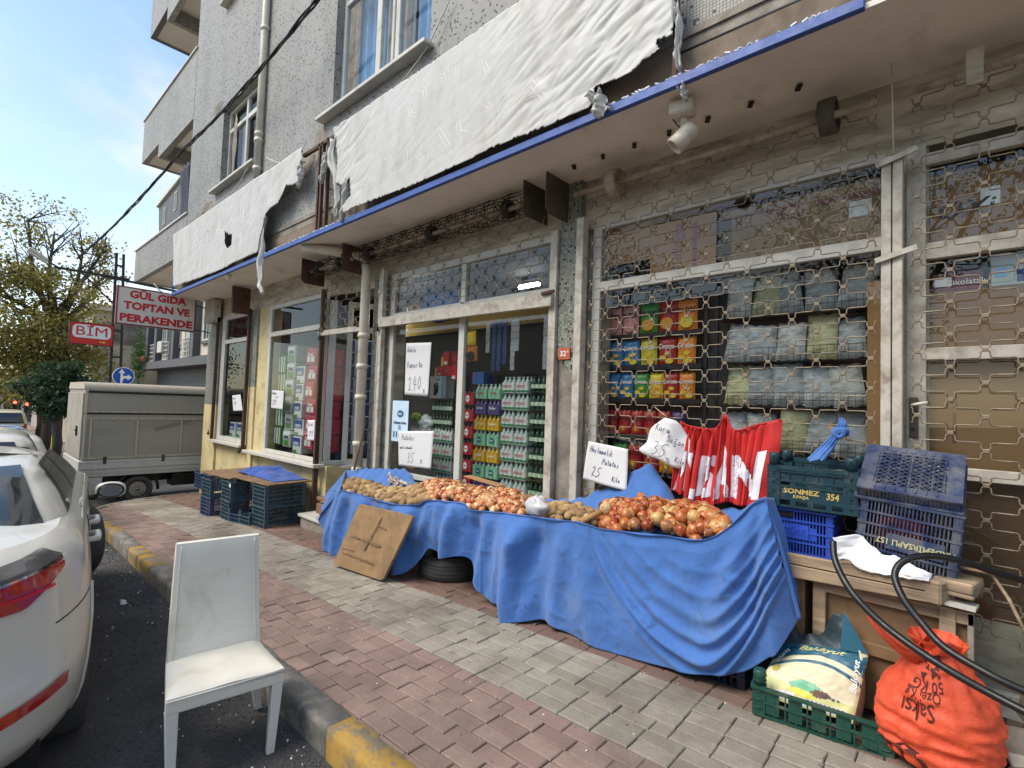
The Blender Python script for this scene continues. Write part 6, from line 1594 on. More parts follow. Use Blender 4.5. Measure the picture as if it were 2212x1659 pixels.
tl, tr, bl = onY(*q1(780, 130), 3.462), onY(*q1(1220, 250), 3.462), onY(*q1(700, 560), 3.462)
W, H = (tr - tl).length, (tl - bl).length; ux, uz = (tr - tl) / W, (tl - bl) / H
raw = pen_mb([('Kuru', .16 * W, .76 * H, .17 * H), ('Soğan', .48 * W, .56 * H, .17 * H, -.05), ('35', .16 * W, .16 * H, .34 * H), ('TL', .54 * W, .08 * H, .10 * H), ('Kilo', .76 * W, .14 * H, .13 * H)], .005)
out = MB(); out.add([bl + ux * v[0] + uz * v[2] for v in raw.v], raw.f); tag(obj('handwriting', out, m_ink, ks, world=True), kind='stuff')
b = MB(); b.tube([onY(*q1(820, 5), 3.6), onY(*q1(960, 118), 3.5)], .004, 5); obj('string', b, m_wood, ks, world=True)
# window papers in the bay
def q4(x, y): return (x / 3, 553 + y / 3)
sign('price_sign', 'small paper sign reading 299 in the toilet paper window', [q4(1763, 870), q4(1840, 875), q4(1832, 995), q4(1757, 985)], 3.715, [('Familia', .05, .78, .14), ('adet', .35, .6, .1), ('299', .10, .2, .30)], .002, .008)
sign('price_sign', 'faint paper sign reading 199 low in the toilet paper window', [q4(1995, 1065), q4(2075, 1060), q4(2068, 1200), q4(1992, 1192)], 3.70, [('Selpak', .05, .72, .14), ('199', .12, .22, .26)], .002, .006)
sign('price_sign', 'crooked small paper sign in the narrow left window', [q4(1505, 905), q4(1558, 898), q4(1573, 1003), q4(1512, 1005)], 3.715, [('Peçete', .05, .75, .14), ('99', .2, .35, .26)], .002, .008)
# blue water poster
ps = thing('poster', 'pale blue drinks delivery poster in the lower left of the drinks window', 'poster', (-5.2, 3.7, 1.0))
p0, p1 = onY(*q5(330, 937), 3.715), onY(*q5(433, 1205), 3.715)
b = MB(); b.box(-5.40, -5.07, 3.712, 3.716, 1.02, 1.52); obj('sheet', b, M('poster_blue', C(196, 220, 236), .5, .12, 4), ps, world=True)
b = MB(); b.lathe([(.055, 0), (.055, .002)], 20, T(-5.23, 3.711, 1.36) @ RX(PI / 2) @ SC(1.2, .8, 1)); obj('badge', b, M('poster_teal', C(24, 104, 140), .5), ps, world=True)
put_text('Saka', .045, FACE(-5.23, 3.706, 1.36), m_wtxt, ps); put_text('Çatlatan Serin', .046, FACE(-5.235, 3.709, 1.25), m_ink, ps, bold=.001)
for z in (1.215, 1.195, 1.175): put_text('ıııııııııııııı', .02, FACE(-5.235, 3.709, z), m_ink, ps)
for k in range(5): 
    b = MB(); b.box(-5.36 + k * .055, -5.335 + k * .055, 3.709, 3.7115, 1.07, 1.14); obj('bottle_picture', b, MATS['poster_teal'], ps, world=True)

# ------------------------------------------------------------------ red flag banner with white letters
fl = thing('flag_banner', 'gathered red cloth banner with large white letters hung on the grille', 'banner', onY(1560, 1080, 3.5))
TOPF = [q1(*p) for p in ((1105, 168), (1180, 210), (1255, 228), (1350, 245), (1470, 250), (1540, 190), (1600, 95), (1660, 240), (1750, 262), (1900, 215), (2060, 180), (2215, 140))]
BOTF = [q1(*p) for p in ((1000, 920), (1080, 935), (1150, 975), (1230, 1035), (1330, 1055), (1430, 1080), (1530, 1060), (1605, 1040), (1700, 1070), (1800, 1085), (1870, 1092), (2060, 960))]
BOTF[-1] = (1668, 1088)
TF, BF = smooth_([onY(*p, 3.56) for p in TOPF], 10), smooth_([onY(*p, 3.50) for p in BOTF], 10)
def flag(u, v):
    p = plerp(TF, u).lerp(plerp(BF, u), v)
    g = math.exp(-((u - .28) / .17) ** 2); am = (.012 + .042 * g) * (1 - .25 * v) * min(1, .35 + v * 4); ph = u * 88 * (1 + .1 * math.sin(u * 9)); p.x += (.004 + .020 * g) * math.sin(2 * ph + .6) * min(1, v * 5)
    y = am * math.sin(ph) + .012 * math.sin(u * 40 + v * 2.5) * v + .022 * noise.noise(Vector((u * 7, v * 3, 4)))
    r = math.exp(-((u - .55) / .05) ** 2); y -= .03 * r * (1 - v)
    return Vector((p.x, p.y - y, p.z))
m_flag = M('flag_red', C(190, 36, 34), .7, .10, 6, bump=.3, bscale=60); m_flagw = M('flag_white', C(222, 220, 226), .7, .08, 6, dirt=C(180, 176, 180), damt=.3)
b = MB(); b.grid(460, 50, lambda u, v: tuple(flag(u, v))); obj('cloth', b, m_flag, fl, world=True, solid=.002)
for s, u0, u1, v0, v1 in (('/', .03, .10, .42, .98), ('V', .12, .22, .36, 1.0), ('U', .23, .33, .36, .96), ('S', .34, .45, .36, .92), ('A', .47, .66, .34, .94), ('N', .68, .94, .34, .92)):
    t_ = text_mb(s, 1, 0, .045); xs = [v[0] for v in t_.v]; ys = [v[1] for v in t_.v]; bm_ = bpy.data.meshes.new('x'); 
    # dense letter: rasterised on the cloth grid so that it follows the pleats
    tri = MB(); tri.add(t_.v, t_.f)
    import bmesh
    bm = bmesh.new(); me = tri.mesh('x'); bm.from_mesh(me); bmesh.ops.triangulate(bm, faces=bm.faces[:])
    for _ in range(4):
        es = [e for e in bm.edges if e.calc_length() > .05]
        if es: bmesh.ops.subdivide_edges(bm, edges=es, cuts=1); bmesh.ops.triangulate(bm, faces=bm.faces[:])
    nv_ = [flag(u0 + (v.co.x - min(xs)) / (max(xs) - min(xs)) * (u1 - u0), v1 + (v.co.y - min(ys)) / (max(ys) - min(ys)) * (v0 - v1)) + Vector((0, -.005, 0)) for v in bm.verts]
    bm.verts.ensure_lookup_table(); out = MB(); out.add(nv_, [tuple(v.index for v in f.verts) for f in bm.faces], smooth=True); bm.free()
    obj('letter', out, m_flagw, fl, world=True)
b = MB(); b.tube([tuple(p + Vector((0, -.004, .002))) for p in TF[::3]], .006, 5); obj('hem_cord', b, m_flag, fl, world=True)

# ------------------------------------------------------------------ white chair in the road
ch = thing('chair', 'grubby white faux leather dining chair standing in the road at the kerb', 'chair', m=T(-2.62, .955, ground(-2.8) - .15) @ RZ(-.15))
m_leather = M('white_leather', C(226, 221, 207), .42, .04, 3, dirt=C(184, 168, 132), damt=.38, dscale=4.5, bump=.15, bscale=120, bdist=.002)
m_leg = M('chair_leg_paint', C(216, 212, 202), .4, .04, 5, dirt=C(180, 170, 150), damt=.22, dscale=8, bump=.05)
# local frame: x forward, y left; front edge at x=0
hw = .235
HW = lambda x: .25 + (x + 0) * .10 if x > -.36 else .214
b = MB()
def seat(u, v): 
    x = -.02 - .36 * (1 - u); y = (v - .5) * 2 * HW(x); e = (1 - (2 * v - 1) ** 8) * (1 - (2 * u - 1) ** 8)
    return (x + .02 * (u), y, .405 + .020 * e + .045 * (1 - u) ** 2 * 0 + .008 * noise.noise(Vector((u * 3, v * 3, 1))) + .012 * math.exp(-((u - .08) / .1) ** 2))
b.grid(24, 24, seat)
b.hexa([(-.415, -.214, .335), (0, -.25, .335), (0, .25, .335), (-.415, .214, .335), (-.415, -.214, .404), (0, -.25, .404), (0, .25, .404), (-.415, .214, .404)])
obj('seat', b, m_leather, ch, bevel=.006, seg=2)
q = MB(); nx_, nz_ = 16, 30
bw = lambda v: .214 - .018 * v
fa = lambda v: Vector((-.345, 0, .40)).lerp(Vector((-.425, 0, .985)), v) + Vector((-.012 * math.sin(v * PI), 0, 0))
fb_ = lambda v: Vector((-.415, 0, .335)).lerp(Vector((-.470, 0, .982)), v) + Vector((-.012 * math.sin(v * PI), 0, 0))
q.grid(nx_, nz_, lambda u, v: (fa(v).x + .010 * (1 - (2 * u - 1) ** 6) * (1 - (2 * v - 1) ** 8), (u - .5) * 2 * bw(v), fa(v).z)); obj('backrest', q, m_leather, ch)
q = MB(); q.grid(8, 20, lambda u, v: (fb_(v).x, (u - .5) * 2 * bw(v), fb_(v).z))
for s_ in (-1, 1): q.grid(1, 20, lambda u, v: (fa(v).x + (fb_(v).x - fa(v).x) * u, s_ * bw(v), fa(v).z + (fb_(v).z - fa(v).z) * u))
q.grid(8, 2, lambda u, v: (fa(1).x + (fb_(1).x - fa(1).x) * v, (u - .5) * 2 * bw(1), .985 + .006 * math.sin(v * PI) - .003 * v)); obj('back_cover', q, m_leather, ch)
for s_ in (-1, 1):
    q = MB(); q.tube([(fa(v).x + .007, s_ * (bw(v) - .022), fa(v).z) for v in np.linspace(.02, .98, 20)], .0022, 5); obj('seam', q, m_leg, ch)
q = MB(); q.tube([(.003, -.25, .396), (.003, .25, .396)], .003, 5); q.tube([(.003, -.25, .388), (.003, .25, .388)], .002, 5); obj('seam', q, m_leg, ch)
def legm(x, y, tx, ty, ht=.336):
    q = MB(); w1, w2 = .026, .017
    q.hexa([(x + tx - w2, y + ty - w2, 0), (x + tx + w2, y + ty - w2, 0), (x + tx + w2, y + ty + w2, 0), (x + tx - w2, y + ty + w2, 0), (x - w1, y - w1, ht), (x + w1, y - w1, ht), (x + w1, y + w1, ht), (x - w1, y + w1, ht)])
    obj('leg', q, m_leg, ch, bevel=.003)
legm(-.028, -.222, .02, .01); legm(-.028, .222, .02, -.02); legm(-.385, -.186, -.06, .015); legm(-.385, .186, -.06, .06)
# ------------------------------------------------------------------ goods behind the windows
ORD = ['topmost', 'second', 'third', 'fourth', 'fifth', 'sixth', 'seventh', 'eighth', 'ninth', 'tenth']
def flatm(name, col, rough=.4, var=.06, **k): return M(name, C(*col), rough, var, 12, bump=.05, **k)
m_bclear = flatm('clear_bottle', (178, 196, 188), .12, .15); m_bgreen = flatm('green_bottle', (34, 70, 50), .12, .2); m_bdark = flatm('dark_bottle', (52, 34, 36), .12, .2)
m_fwhite = flatm('white_shrink_film', (220, 226, 222), .3); m_fgreen = flatm('green_film', (52, 138, 84), .3); m_fpurple = flatm('purple_film', (84, 72, 132), .3); m_fyellow = flatm('yellow_film', (222, 178, 40), .3)
m_fred = flatm('red_film', (188, 44, 58), .3); m_fmint = flatm('mint_film', (150, 206, 168), .3); m_flabel = flatm('pale_green_label', (196, 220, 190), .4)
TXT = {}
def txt(s, size, depth=.001, bold=0, shear=0, sp_=1):
    k = (s, size, bold, shear)
    if k not in TXT: TXT[k] = text_mb(s, size, depth, bold, shear, spacing=sp_)
    return TXT[k]
def bottle_pack(nx, ny, r, h, glass, film, fz, word, wcol, band=None, circle=None, wsize=.034):
    """returns list of (name, mesh): bottles, film, lettering"""
    b = MB(); w, d = nx * 2 * r, ny * 2 * r
    for i in range(nx):
        for j in range(ny):
            b.lathe([(r * .96, 0), (r * .98, h * .62), (r * .72, h * .76), (r * .34, h * .88), (r * .34, h * .93), (r * .44, h * .935), (r * .44, h), (0, h)], 10, T(-w / 2 + r + 2 * r * i, -d / 2 + r + 2 * r * j, 0))
    out = [('bottles', b.mesh('bottles', glass))]
    z0, z1 = fz; b = MB()
    n = nx * 8
    def f(u, v):
        x = -w / 2 + w * u; y = -d / 2 + r - r * (.30 + .75 * abs(math.sin(u * nx * PI)) ** .6) - .004; return (x, y, z0 + (z1 - z0) * v)
    b.grid(n, 3, f)
    for s in (-1, 1): b.quad((s * (w / 2 + .003), -d / 2, z0), (s * (w / 2 + .003), d / 2, z0), (s * (w / 2 + .003), d / 2, z1), (s * (w / 2 + .003), -d / 2, z1))
    b.quad((-w / 2, -d / 2, z1), (w / 2, -d / 2, z1), (w / 2, d / 2, z1), (-w / 2, d / 2, z1))
    out.append(('shrink_film', b.mesh('shrink_film', film)))
    if band:
        b = MB()
        for (a, c_) in band[1]:
            b.grid(n, 1, lambda u, v: (lambda p: (p[0], p[1] - .0015, a + (c_ - a) * v))(f(u, v)))
        out.append(('band', b.mesh('band', band[0])))
    if circle:
        b = MB(); b.lathe([(circle[1], 0), (circle[1], .002)], 18, T(0, -d / 2 - .007, (z0 + z1) / 2) @ RX(PI / 2) @ SC(1, 1.15, 1)); out.append(('badge', b.mesh('badge', circle[0])))
    if word:
        out.append(('lettering', MB().merge(txt(word, wsize, .001, .0005), T(0, -d / 2 - .010, (z0 + z1) / 2 + (.012 if not circle else 0)) @ RX(PI / 2)).mesh('lettering', wcol)))
    return out
def place(parts, name, label, cat, loc, rz=0, group=None):
    t_ = thing(name, label, cat, group=group, m=T(*loc) @ RZ(rz))
    for n_, me in parts:
        o = bpy.data.objects.new(n_, me); _link(o, t_)
    return t_
kz = bottle_pack(3, 2, .0295, .175, m_bclear, m_fwhite, (.006, .118), 'KIZILAY', m_red, (m_fgreen, [(.012, .034)]))
dk = bottle_pack(4, 2, .031, .170, m_bgreen, m_bgreen, (.002, .018), None, None, (m_flabel, [(.045, .085)]))
dk6 = bottle_pack(6, 2, .031, .160, m_bgreen, m_bgreen, (.002, .018), None, None, (m_flabel, [(.04, .085)]))
sW = bottle_pack(3, 2, .031, .165, m_bclear, m_fmint, (.005, .10), 'Uludağ', m_red, wsize=.03)
sP = bottle_pack(3, 2, .031, .165, flatm('purple_bottle', (90, 80, 130), .2), m_fpurple, (.005, .115), 'Sultan', m_wtxt, wsize=.042)
sY = bottle_pack(3, 2, .031, .165, flatm('yellow_bottle', (214, 176, 60), .2), m_fyellow, (.005, .115), 'Sultan', m_wtxt, wsize=.040)
sG = bottle_pack(3, 2, .031, .165, m_bclear, m_fmint, (.005, .13), 'Saka', m_wtxt, circle=(MATS['poster_teal'], .030), wsize=.026)
rd = bottle_pack(3, 2, .031, .185, m_bdark, m_fred, (.005, .135), 'KIZILAY', m_red, circle=(m_fwhite, .034), wsize=.016)
YP = 4.00
for r in range(8):
    z = 1.635 - .178 * r
    for c_, x in enumerate((-3.652, -3.462)):
        place(kz, 'drink_pack', f'clear bottle pack with red lettering, {ORD[r]} of the {"left" if c_ == 0 else "right"} white column', 'drinks', (x + rnd.uniform(-.004, .004), YP, z), rnd.uniform(-.03, .03), 'clear bottle packs stacked behind the right pane')
    place(dk, 'drink_pack', f'dark green bottle tray, {ORD[r]} of the stack at the right edge of the drinks window', 'drinks', (-3.235, YP + .02, z + .01), rnd.uniform(-.03, .03), 'dark green bottle trays stacked behind the right pane')
for r, p in enumerate((sW, sP, sY, sG, sY, sG, sP)):
    kind = {id(sW): 'white', id(sP): 'purple', id(sY): 'yellow', id(sG): 'mint green'}[id(p)]
    for c_, x in enumerate((-4.06, -3.862)):
        place(p, 'drink_pack', f'{kind} drink pack, {ORD[r]} of its coloured stack, {"left" if c_ == 0 else "right"} column', 'drinks', (x, YP, 1.57 - .172 * r), rnd.uniform(-.03, .03), 'coloured drink packs stacked behind the right pane')
for r in range(7): place(rd, 'drink_pack', f'red wrapped bottle pack with round label, {ORD[r]} just right of the mullion', 'drinks', (-4.285, YP + .02, 1.50 - .19 * r), rnd.uniform(-.03, .03), 'red wrapped bottle packs beside the mullion')
for r in range(2): place(dk6, 'drink_pack', f'wide dark green bottle tray, {("upper", "lower")[r]} one under the kettle box in the left pane', 'drinks', (-4.73, YP, 1.385 - .165 * r), .01, 'wide dark bottle trays in the left pane')
for r in range(5):
    for c_, x in enumerate((-4.79, -4.605)): place(kz, 'drink_pack', f'clear bottle pack, {ORD[r]} of the {"left" if c_ == 0 else "right"} column in the left pane', 'drinks', (x, YP, 1.04 - .178 * r), rnd.uniform(-.03, .03), 'clear bottle packs stacked behind the left pane')
def carton(name, label, cat, x0, x1, y0, y1, z0, z1, mat, deco=(), texts=(), group=None):
    t_ = thing(name, label, cat, ((x0 + x1) / 2, (y0 + y1) / 2, z0), group=group); b = MB(); b.box(x0, x1, y0, y1, z0, z1); obj('box_body', b, mat, t_, world=True, bevel=.003)
    for (a, c_, e, f, m_) in deco:
        b = MB(); b.box(x0 + (x1 - x0) * a, x0 + (x1 - x0) * c_, y0 - .002, y0 - .0002, z0 + (z1 - z0) * e, z0 + (z1 - z0) * f); obj('print', b, m_, t_, world=True)
    for (s, sz, u, v, m_) in texts: put_text(s, sz, FACE(x0 + (x1 - x0) * u, y0 - .003, z0 + (z1 - z0) * v), m_, t_, .001)
    return t_
m_cwhite = flatm('white_carton', (226, 228, 226)); m_cred = flatm('red_carton', (192, 34, 42)); m_cyel = flatm('yellow_carton', (232, 186, 40)); m_cnavy = flatm('navy_print', (34, 52, 120)); m_cblu = flatm('light_blue_carton', (110, 170, 210))
kb = carton('kettle_box', 'white kettle carton with a black kettle picture on the bottle trays', 'box', -4.94, -4.68, 3.92, 4.1, 1.565, 1.83, m_cwhite, [(.84, 1, 0, 1, m_cblu)], [('Fakir', .035, .6, .85, m_ink), ('ııııı', .02, .2, .86, m_ink)])
b = MB(); b.prism([(-4.86, 3.916, 1.60), (-4.80, 3.916, 1.60), (-4.805, 3.916, 1.70), (-4.83, 3.916, 1.735), (-4.865, 3.916, 1.725), (-4.87, 3.916, 1.71), (-4.85, 3.916, 1.70)], (0, .002, 0)); b.tube([(-4.84, 3.916, 1.735), (-4.80, 3.916, 1.745), (-4.785, 3.916, 1.70), (-4.79, 3.916, 1.63)], .008, 6); obj('picture', b, m_black, kb, world=True)
carton('carton', 'dark appliance carton beside the white kettle box', 'box', -4.675, -4.53, 3.95, 4.1, 1.565, 1.82, flatm('grey_carton', (90, 96, 92)))
carton('carton', 'wide red carton lying on top of the kettle box', 'box', -4.86, -4.60, 3.95, 4.1, 1.835, 1.95, m_cred, [(.1, .3, .1, .3, m_cwhite)], [('ııı', .03, .7, .5, m_wtxt)])
carton('carton', 'small yellow carton at the left of the red carton', 'box', -4.92, -4.87, 3.97, 4.1, 1.835, 1.94, m_cyel)
carton('carton', 'upright red carton with a white label, standing on the wide red carton', 'box', -4.76, -4.66, 3.96, 4.08, 1.955, 2.13, m_cred, [(.2, .8, .1, .32, m_cwhite)])
carton('carton', 'narrow yellow carton left of the upright red one', 'box', -4.81, -4.765, 3.97, 4.08, 1.955, 2.07, m_cyel)
carton('carton', 'red carton hanging over the shelf at the mullion', 'box', -4.59, -4.50, 3.95, 4.1, 1.78, 1.96, m_cred, [(.2, .8, .1, .3, m_cwhite)])
carton('carton', 'round print red carton high beside the mullion', 'box', -4.65, -4.50, 3.98, 4.1, 1.965, 2.13, flatm('dark_red_carton', (120, 26, 34)), [(.3, .7, .3, .7, m_cred)])
carton('carton', 'blue carton standing on the coloured drink packs', 'box', -4.33, -4.14, 4.05, 4.2, 1.74, 1.88, flatm('blue_carton', (44, 96, 160)), [(.1, .3, .6, .9, m_fred)])
# snack bags hanging
def pillow(w, h, d, n=10, crimp=.03):
    b = MB()
    def f(s):
        def g(u, v):
            e = max(0, 1 - abs(2 * u - 1) ** 4) * max(0, 1 - abs(2 * v - 1) ** 5); k = .5 * d * e ** .6
            wv = 1 - .04 * math.sin(v * PI)
            return ((u - .5) * w * wv, -s * k - .004 * math.sin(u * 9 + v * 7) * e, v * h + .006 * math.sin(u * 17) * (1 - e))
        return g
    b.grid(n, n, f(1)); b.grid(n, n, f(-1)); return b
pm_ = {}
def snack(label, x, z, w, h, base, accent, word, wmat, y=3.95, group='crisp bags on the rack', txtz=.68, shape='chips', rz=0, lean=0):
    k = (round(w, 2), round(h, 2), base.name)
    if k not in pm_: pm_[k] = pillow(w, h, .05).mesh('bag_body', base)
    t_ = thing('crisp_bag', label, 'crisps', group=group, m=T(x, y, z) @ RX(lean) @ RY(rnd.uniform(-.03, .03)) @ RZ(rnd.uniform(-.06, .06)))
    o = bpy.data.objects.new('bag_body', pm_[k]); _link(o, t_)
    key = ('acc', shape, round(w, 2), accent.name if accent else '')
    if accent:
        if key not in pm_:
            b = MB(); yo = -.029
            if shape == 'chips':
                for (a, c_, r, sx) in ((-.18, .30, .17, 1.2), (.18, .20, .20, 1.2), (.08, .44, .14, 1.4)):
                    b.lathe([(r * w, 0), (r * w * .9, .003)], 14, T(a * w, yo, c_ * h) @ RX(PI / 2) @ SC(sx, .8, 1))
            elif shape == 'star':
                P = []
                for q in range(20): rr_ = w * (.33 if q % 2 == 0 else .09); P.append((rr_ * math.cos(q * PI / 10), yo, h * .30 + rr_ * math.sin(q * PI / 10)))
                b.poly(P)
            else:
                b.lathe([(.36 * w, 0), (.3 * w, .003)], 18, T(0, yo, .33 * h) @ RX(PI / 2) @ SC(1, .9, 1))
            pm_[key] = b.mesh('print', accent)
        o = bpy.data.objects.new('print', pm_[key]); _link(o, t_)
    if word:
        key = ('txt', word, round(w, 2), wmat.name)
        if key not in pm_:
            tt = txt(word, 1, .002, .02, .12); xs = [v[0] for v in tt.v]; s_ = w * .86 / (max(xs) - min(xs))
            q = MB().merge(tt, T(0, -.031, txtz * h) @ RX(PI / 2) @ SC(s_, s_ * 1.35, s_ * .3)); pm_[key] = q.mesh('lettering', wmat)
        o = bpy.data.objects.new('lettering', pm_[key]); _link(o, t_)
    return t_
cB = flatm('crisp_blue', (44, 120, 178)); cG = flatm('crisp_green', (60, 150, 60)); cYG = flatm('crisp_lime', (208, 200, 50)); cR = flatm('crisp_red', (176, 36, 34)); cO = flatm('crisp_orange', (238, 140, 40)); cPk = flatm('crisp_pink', (214, 150, 150)); cYe = flatm('crisp_yellow', (240, 208, 60)); cWh = m_wtxt; cBk = flatm('black_print', (30, 24, 22))
cO2 = flatm('crisp_print_orange', (232, 160, 50)); cV = flatm('crisp_violet', (70, 50, 110))
names = {id(cB): 'blue', id(cG): 'green', id(cYG): 'lime yellow', id(cR): 'red', id(cO): 'orange', id(cPk): 'faded pink', id(cYe): 'yellow', id(cV): 'violet'}
def rowof(z, h, x0, x1, cols, word, wmat, rowname, accs, shape):
    n = len(cols); w = (x1 - x0) / n
    for i, c_ in enumerate(cols):
        snack(f'{names[id(c_)]} crisp bag, {("first", "second", "third", "fourth", "fifth", "sixth")[i]} from the left in the {rowname} row', x0 + w * (i + .5), z, w * .97, h, c_, accs[i], word, wmat, shape=shape)
rowof(2.135, .27, -2.48, -1.63, [cPk, cPk, cG, cR, cO], 'PATOS', cBk, 'top', [cPk, cPk, cO2, cO2, cYe], 'round')
rowof(1.865, .25, -2.45, -1.64, [cB, cB, cYG, cR, cO], 'Çerezza', cWh, 'second', [cYe] * 5, 'chips')
rowof(1.585, .235, -2.45, -1.64, [cB, cB, cG, cYe, cR, cO], 'Çerezza', cWh, 'third', [cYe, cYe, cYe, cO2, cYe, cYe], 'chips')
rowof(1.275, .225, -2.45, -1.72, [cR, cR, cR, cR, cR, cV], 'PATOS', cBk, 'fourth', [cO2] * 6, 'star')
rowof(.985, .225, -2.38, -1.65, [cG, cR, cR, cO, cO], 'PATOS', cBk, 'lowest', [cYe] * 5, 'star')
m_rack = flatm('black_rack', (24, 24, 26), .5)
rk = thing('display_rack', 'black wire display rack holding the crisp bags', 'rack', (-2.05, 4.0, .6))
for z in (.97, 1.26, 1.57, 1.85, 2.12):
    b = MB(); b.box(-2.5, -1.58, 3.90, 3.905, z - .005, z + .035); b.box(-2.5, -1.58, 3.905, 4.04, z - .006, z); obj('shelf', b, m_rack, rk, world=True)
b = MB(); b.box(-2.55, -.35, 4.06, 4.08, .3, 2.58); obj('backing_board', b, flatm('lifted_grey', (70, 70, 70), .6), rk, world=True)  # added board closing off the interior, its grey lifted to brighten the window
for x in (-2.52, -1.56, -1.48):
    b = MB(); b.box(x - .012, x + .012, 3.93, 3.955, .4, 2.55); obj('post', b, m_rack, rk, world=True)
# pulses in clear bags in wire baskets
m_pulse = []
for i, c_ in enumerate(((226, 228, 222), (204, 210, 212), (226, 224, 170), (214, 220, 224), (188, 196, 196))): 
    t = NT('pulse_bag_%d' % i); n1 = t.noise(7, 6, .7, .6, sc=(1, 1, 3)); cc_ = C(*c_)
    cl = t.mix(t.ramp(n1, [(.36, 0), (.60, 1)]), tuple(x * .4 for x in cc_[:3]) + (1,), cc_); cl = t.mix(t.ramp(t.noise(60, 3, .5, sc=(.3, 1, 1)), [(.55, 0), (.7, .5)]), cl, C(230, 232, 232))
    t.bsdf(cl, .28, 0, .5, t.noise(26, 5, .6), .7, .01); m_pulse.append(t.m)
pl = [pillow(.196, .305, .05).mesh('bag_body', m) for m in m_pulse]
bk = thing('display_rack', 'black wire baskets holding clear bags of pulses', 'rack', (-1.0, 4.0, .6))
for r, z in enumerate((2.22, 1.89, 1.57, 1.24, .92)):
    for i in range(5):
        x = -1.34 + .185 * i + rnd.uniform(-.012, .012)
        t_ = thing('pulse_bag', f'clear bag of pulses, {("first", "second", "third", "fourth", "fifth")[i]} from the left in the {ORD[r].replace("topmost", "top")} basket', 'bag', group='clear bags of pulses in the baskets', m=T(x, 3.96, z) @ RX(rnd.uniform(-.16, .08)) @ RY(rnd.uniform(-.2, .2)) @ RZ(rnd.uniform(-.2, .2)) @ SC(1, 1, rnd.uniform(.85, 1.05)))
        o = bpy.data.objects.new('bag_body', pl[(i * 2 + r) % 5]); _link(o, t_)
    b = MB()
    for k in range(25): x = -1.45 + .96 * k / 24; b.tube([(x, 3.88, z - .01), (x, 3.88, z + .09)], .0018, 4)
    for zz in (z - .01, z + .04, z + .09): b.tube([(-1.45, 3.88, zz), (-.49, 3.88, zz)], .0028, 4)
    tag(obj('basket', b, flatm('basket_wire', (60, 60, 60), .4), bk, world=True), kind='stuff')
    b = MB(); b.box(-1.45, -.49, 3.885, 4.04, z - .016, z - .011); obj('basket_floor', b, m_rack, bk, world=True)
# torn bright hole seen between the baskets
b = MB(); b.prism([(-.72, 3.86, 1.43), (-.66, 3.86, 1.36), (-.60, 3.86, 1.37), (-.67, 3.86, 1.41), (-.705, 3.86, 1.47)], (0, .003, 0)); tag(obj('torn_paper', b, flatm('orange_scrap', (232, 190, 130)), world=True), 'torn orange and white paper scrap behind the grille above the blue knot', 'paper')
# cardboard in the upper panes and the door
def board(label, x0, x1, z0, z1, y, mat=m_card, jag=0, texts=(), deco=()):
    t_ = thing('cardboard_sheet', label, 'cardboard', ((x0 + x1) / 2, y, z0)); b = MB(); b.box(x0, x1, y, y + .006, z0, z1); obj('sheet', b, mat, t_, world=True)
    for (s, sz, x, z, m_, rz) in texts: obj('lettering', MB().merge(txt(s, sz, .001, .002, .2), FACE(x, y - .002, z) @ RZ(rz)), m_, t_, world=True)
    for (a, c_, e, f, m_) in deco: b = MB(); b.box(a, c_, y - .002, y - .0002, e, f); obj('print', b, m_, t_, world=True)
m_card2 = M('grey_cardboard', C(150, 128, 98), .85, .1, 3, dirt=C(178, 176, 172), damt=.30, dscale=3); m_dred = flatm('dull_red_print', (120, 50, 46)); m_dkp = flatm('dark_print', (40, 28, 30))
board('brown cardboard behind the top left pane of the crisps window', -2.42, -1.98, 2.75, 3.07, 3.80)
board('brown cardboard printed with a sideways red brand script', -1.975, -1.44, 2.58, 3.02, 3.79, texts=[('Kelloggs', .11, -1.74, 2.80, m_dred, PI / 2)], deco=[(-1.62, -1.585, 2.62, 2.98, m_dred)])
board('torn grey brown cardboard with a dark upper edge behind the right top pane', -1.42, -.41, 2.58, 3.0, 3.80, m_card2, texts=[('Ülker', .09, -.95, 2.87, m_dred, .1)], deco=[(-1.42, -1.33, 2.58, 2.95, m_dkp), (-1.32, -.86, 2.93, 2.955, m_dred), (-.78, -.42, 2.90, 2.93, m_dred), (-.60, -.48, 2.78, 2.88, m_cwhite)])
board('narrow strip of cardboard along the right edge of the crisps window', -.50, -.40, .5, 2.35, 3.80)
m_card3 = M('door_cardboard', C(142, 108, 68), .8, .07, 2, dirt=C(112, 84, 52), damt=.35, dscale=3, stretch=(.4, 1, 2))
board('large brown cardboard behind the middle pane of the right door', -.21, 1.4, 1.88, 2.24, 3.78, m_card3)
board('large brown cardboard behind the handle pane of the right door', -.21, 1.4, 1.2, 1.86, 3.785, m_card3, deco=[(-.10, -.085, 1.38, 1.55, m_dred)])
board('dark brown cardboard behind the lowest pane of the right door', -.21, 1.4, .1, 1.19, 3.79, M('dark_cardboard', C(104, 80, 54), .85, .08, 2))
board('brown cardboard marked with black handwriting in the transom of the right door', -.20, 1.4, 2.50, 2.93, 3.785, m_card3, texts=[('OXi', .14, -.05, 2.70, m_dkp, -.05)], deco=[(.02, .10, 2.70, 2.80, m_cwhite), (.28, .34, 2.66, 2.68, m_dkp)])
carton('carton', 'dull red chocolate biscuit carton on the cardboard in the right door', 'box', -.19, .03, 3.80, 3.95, 2.245, 2.35, flatm('dull_red_carton', (112, 40, 44)), [(.05, .40, .25, .75, m_cwhite)], [('Çikolatalı', .045, .66, .42, m_wtxt), ('ııııı', .02, .7, .75, m_wtxt)])
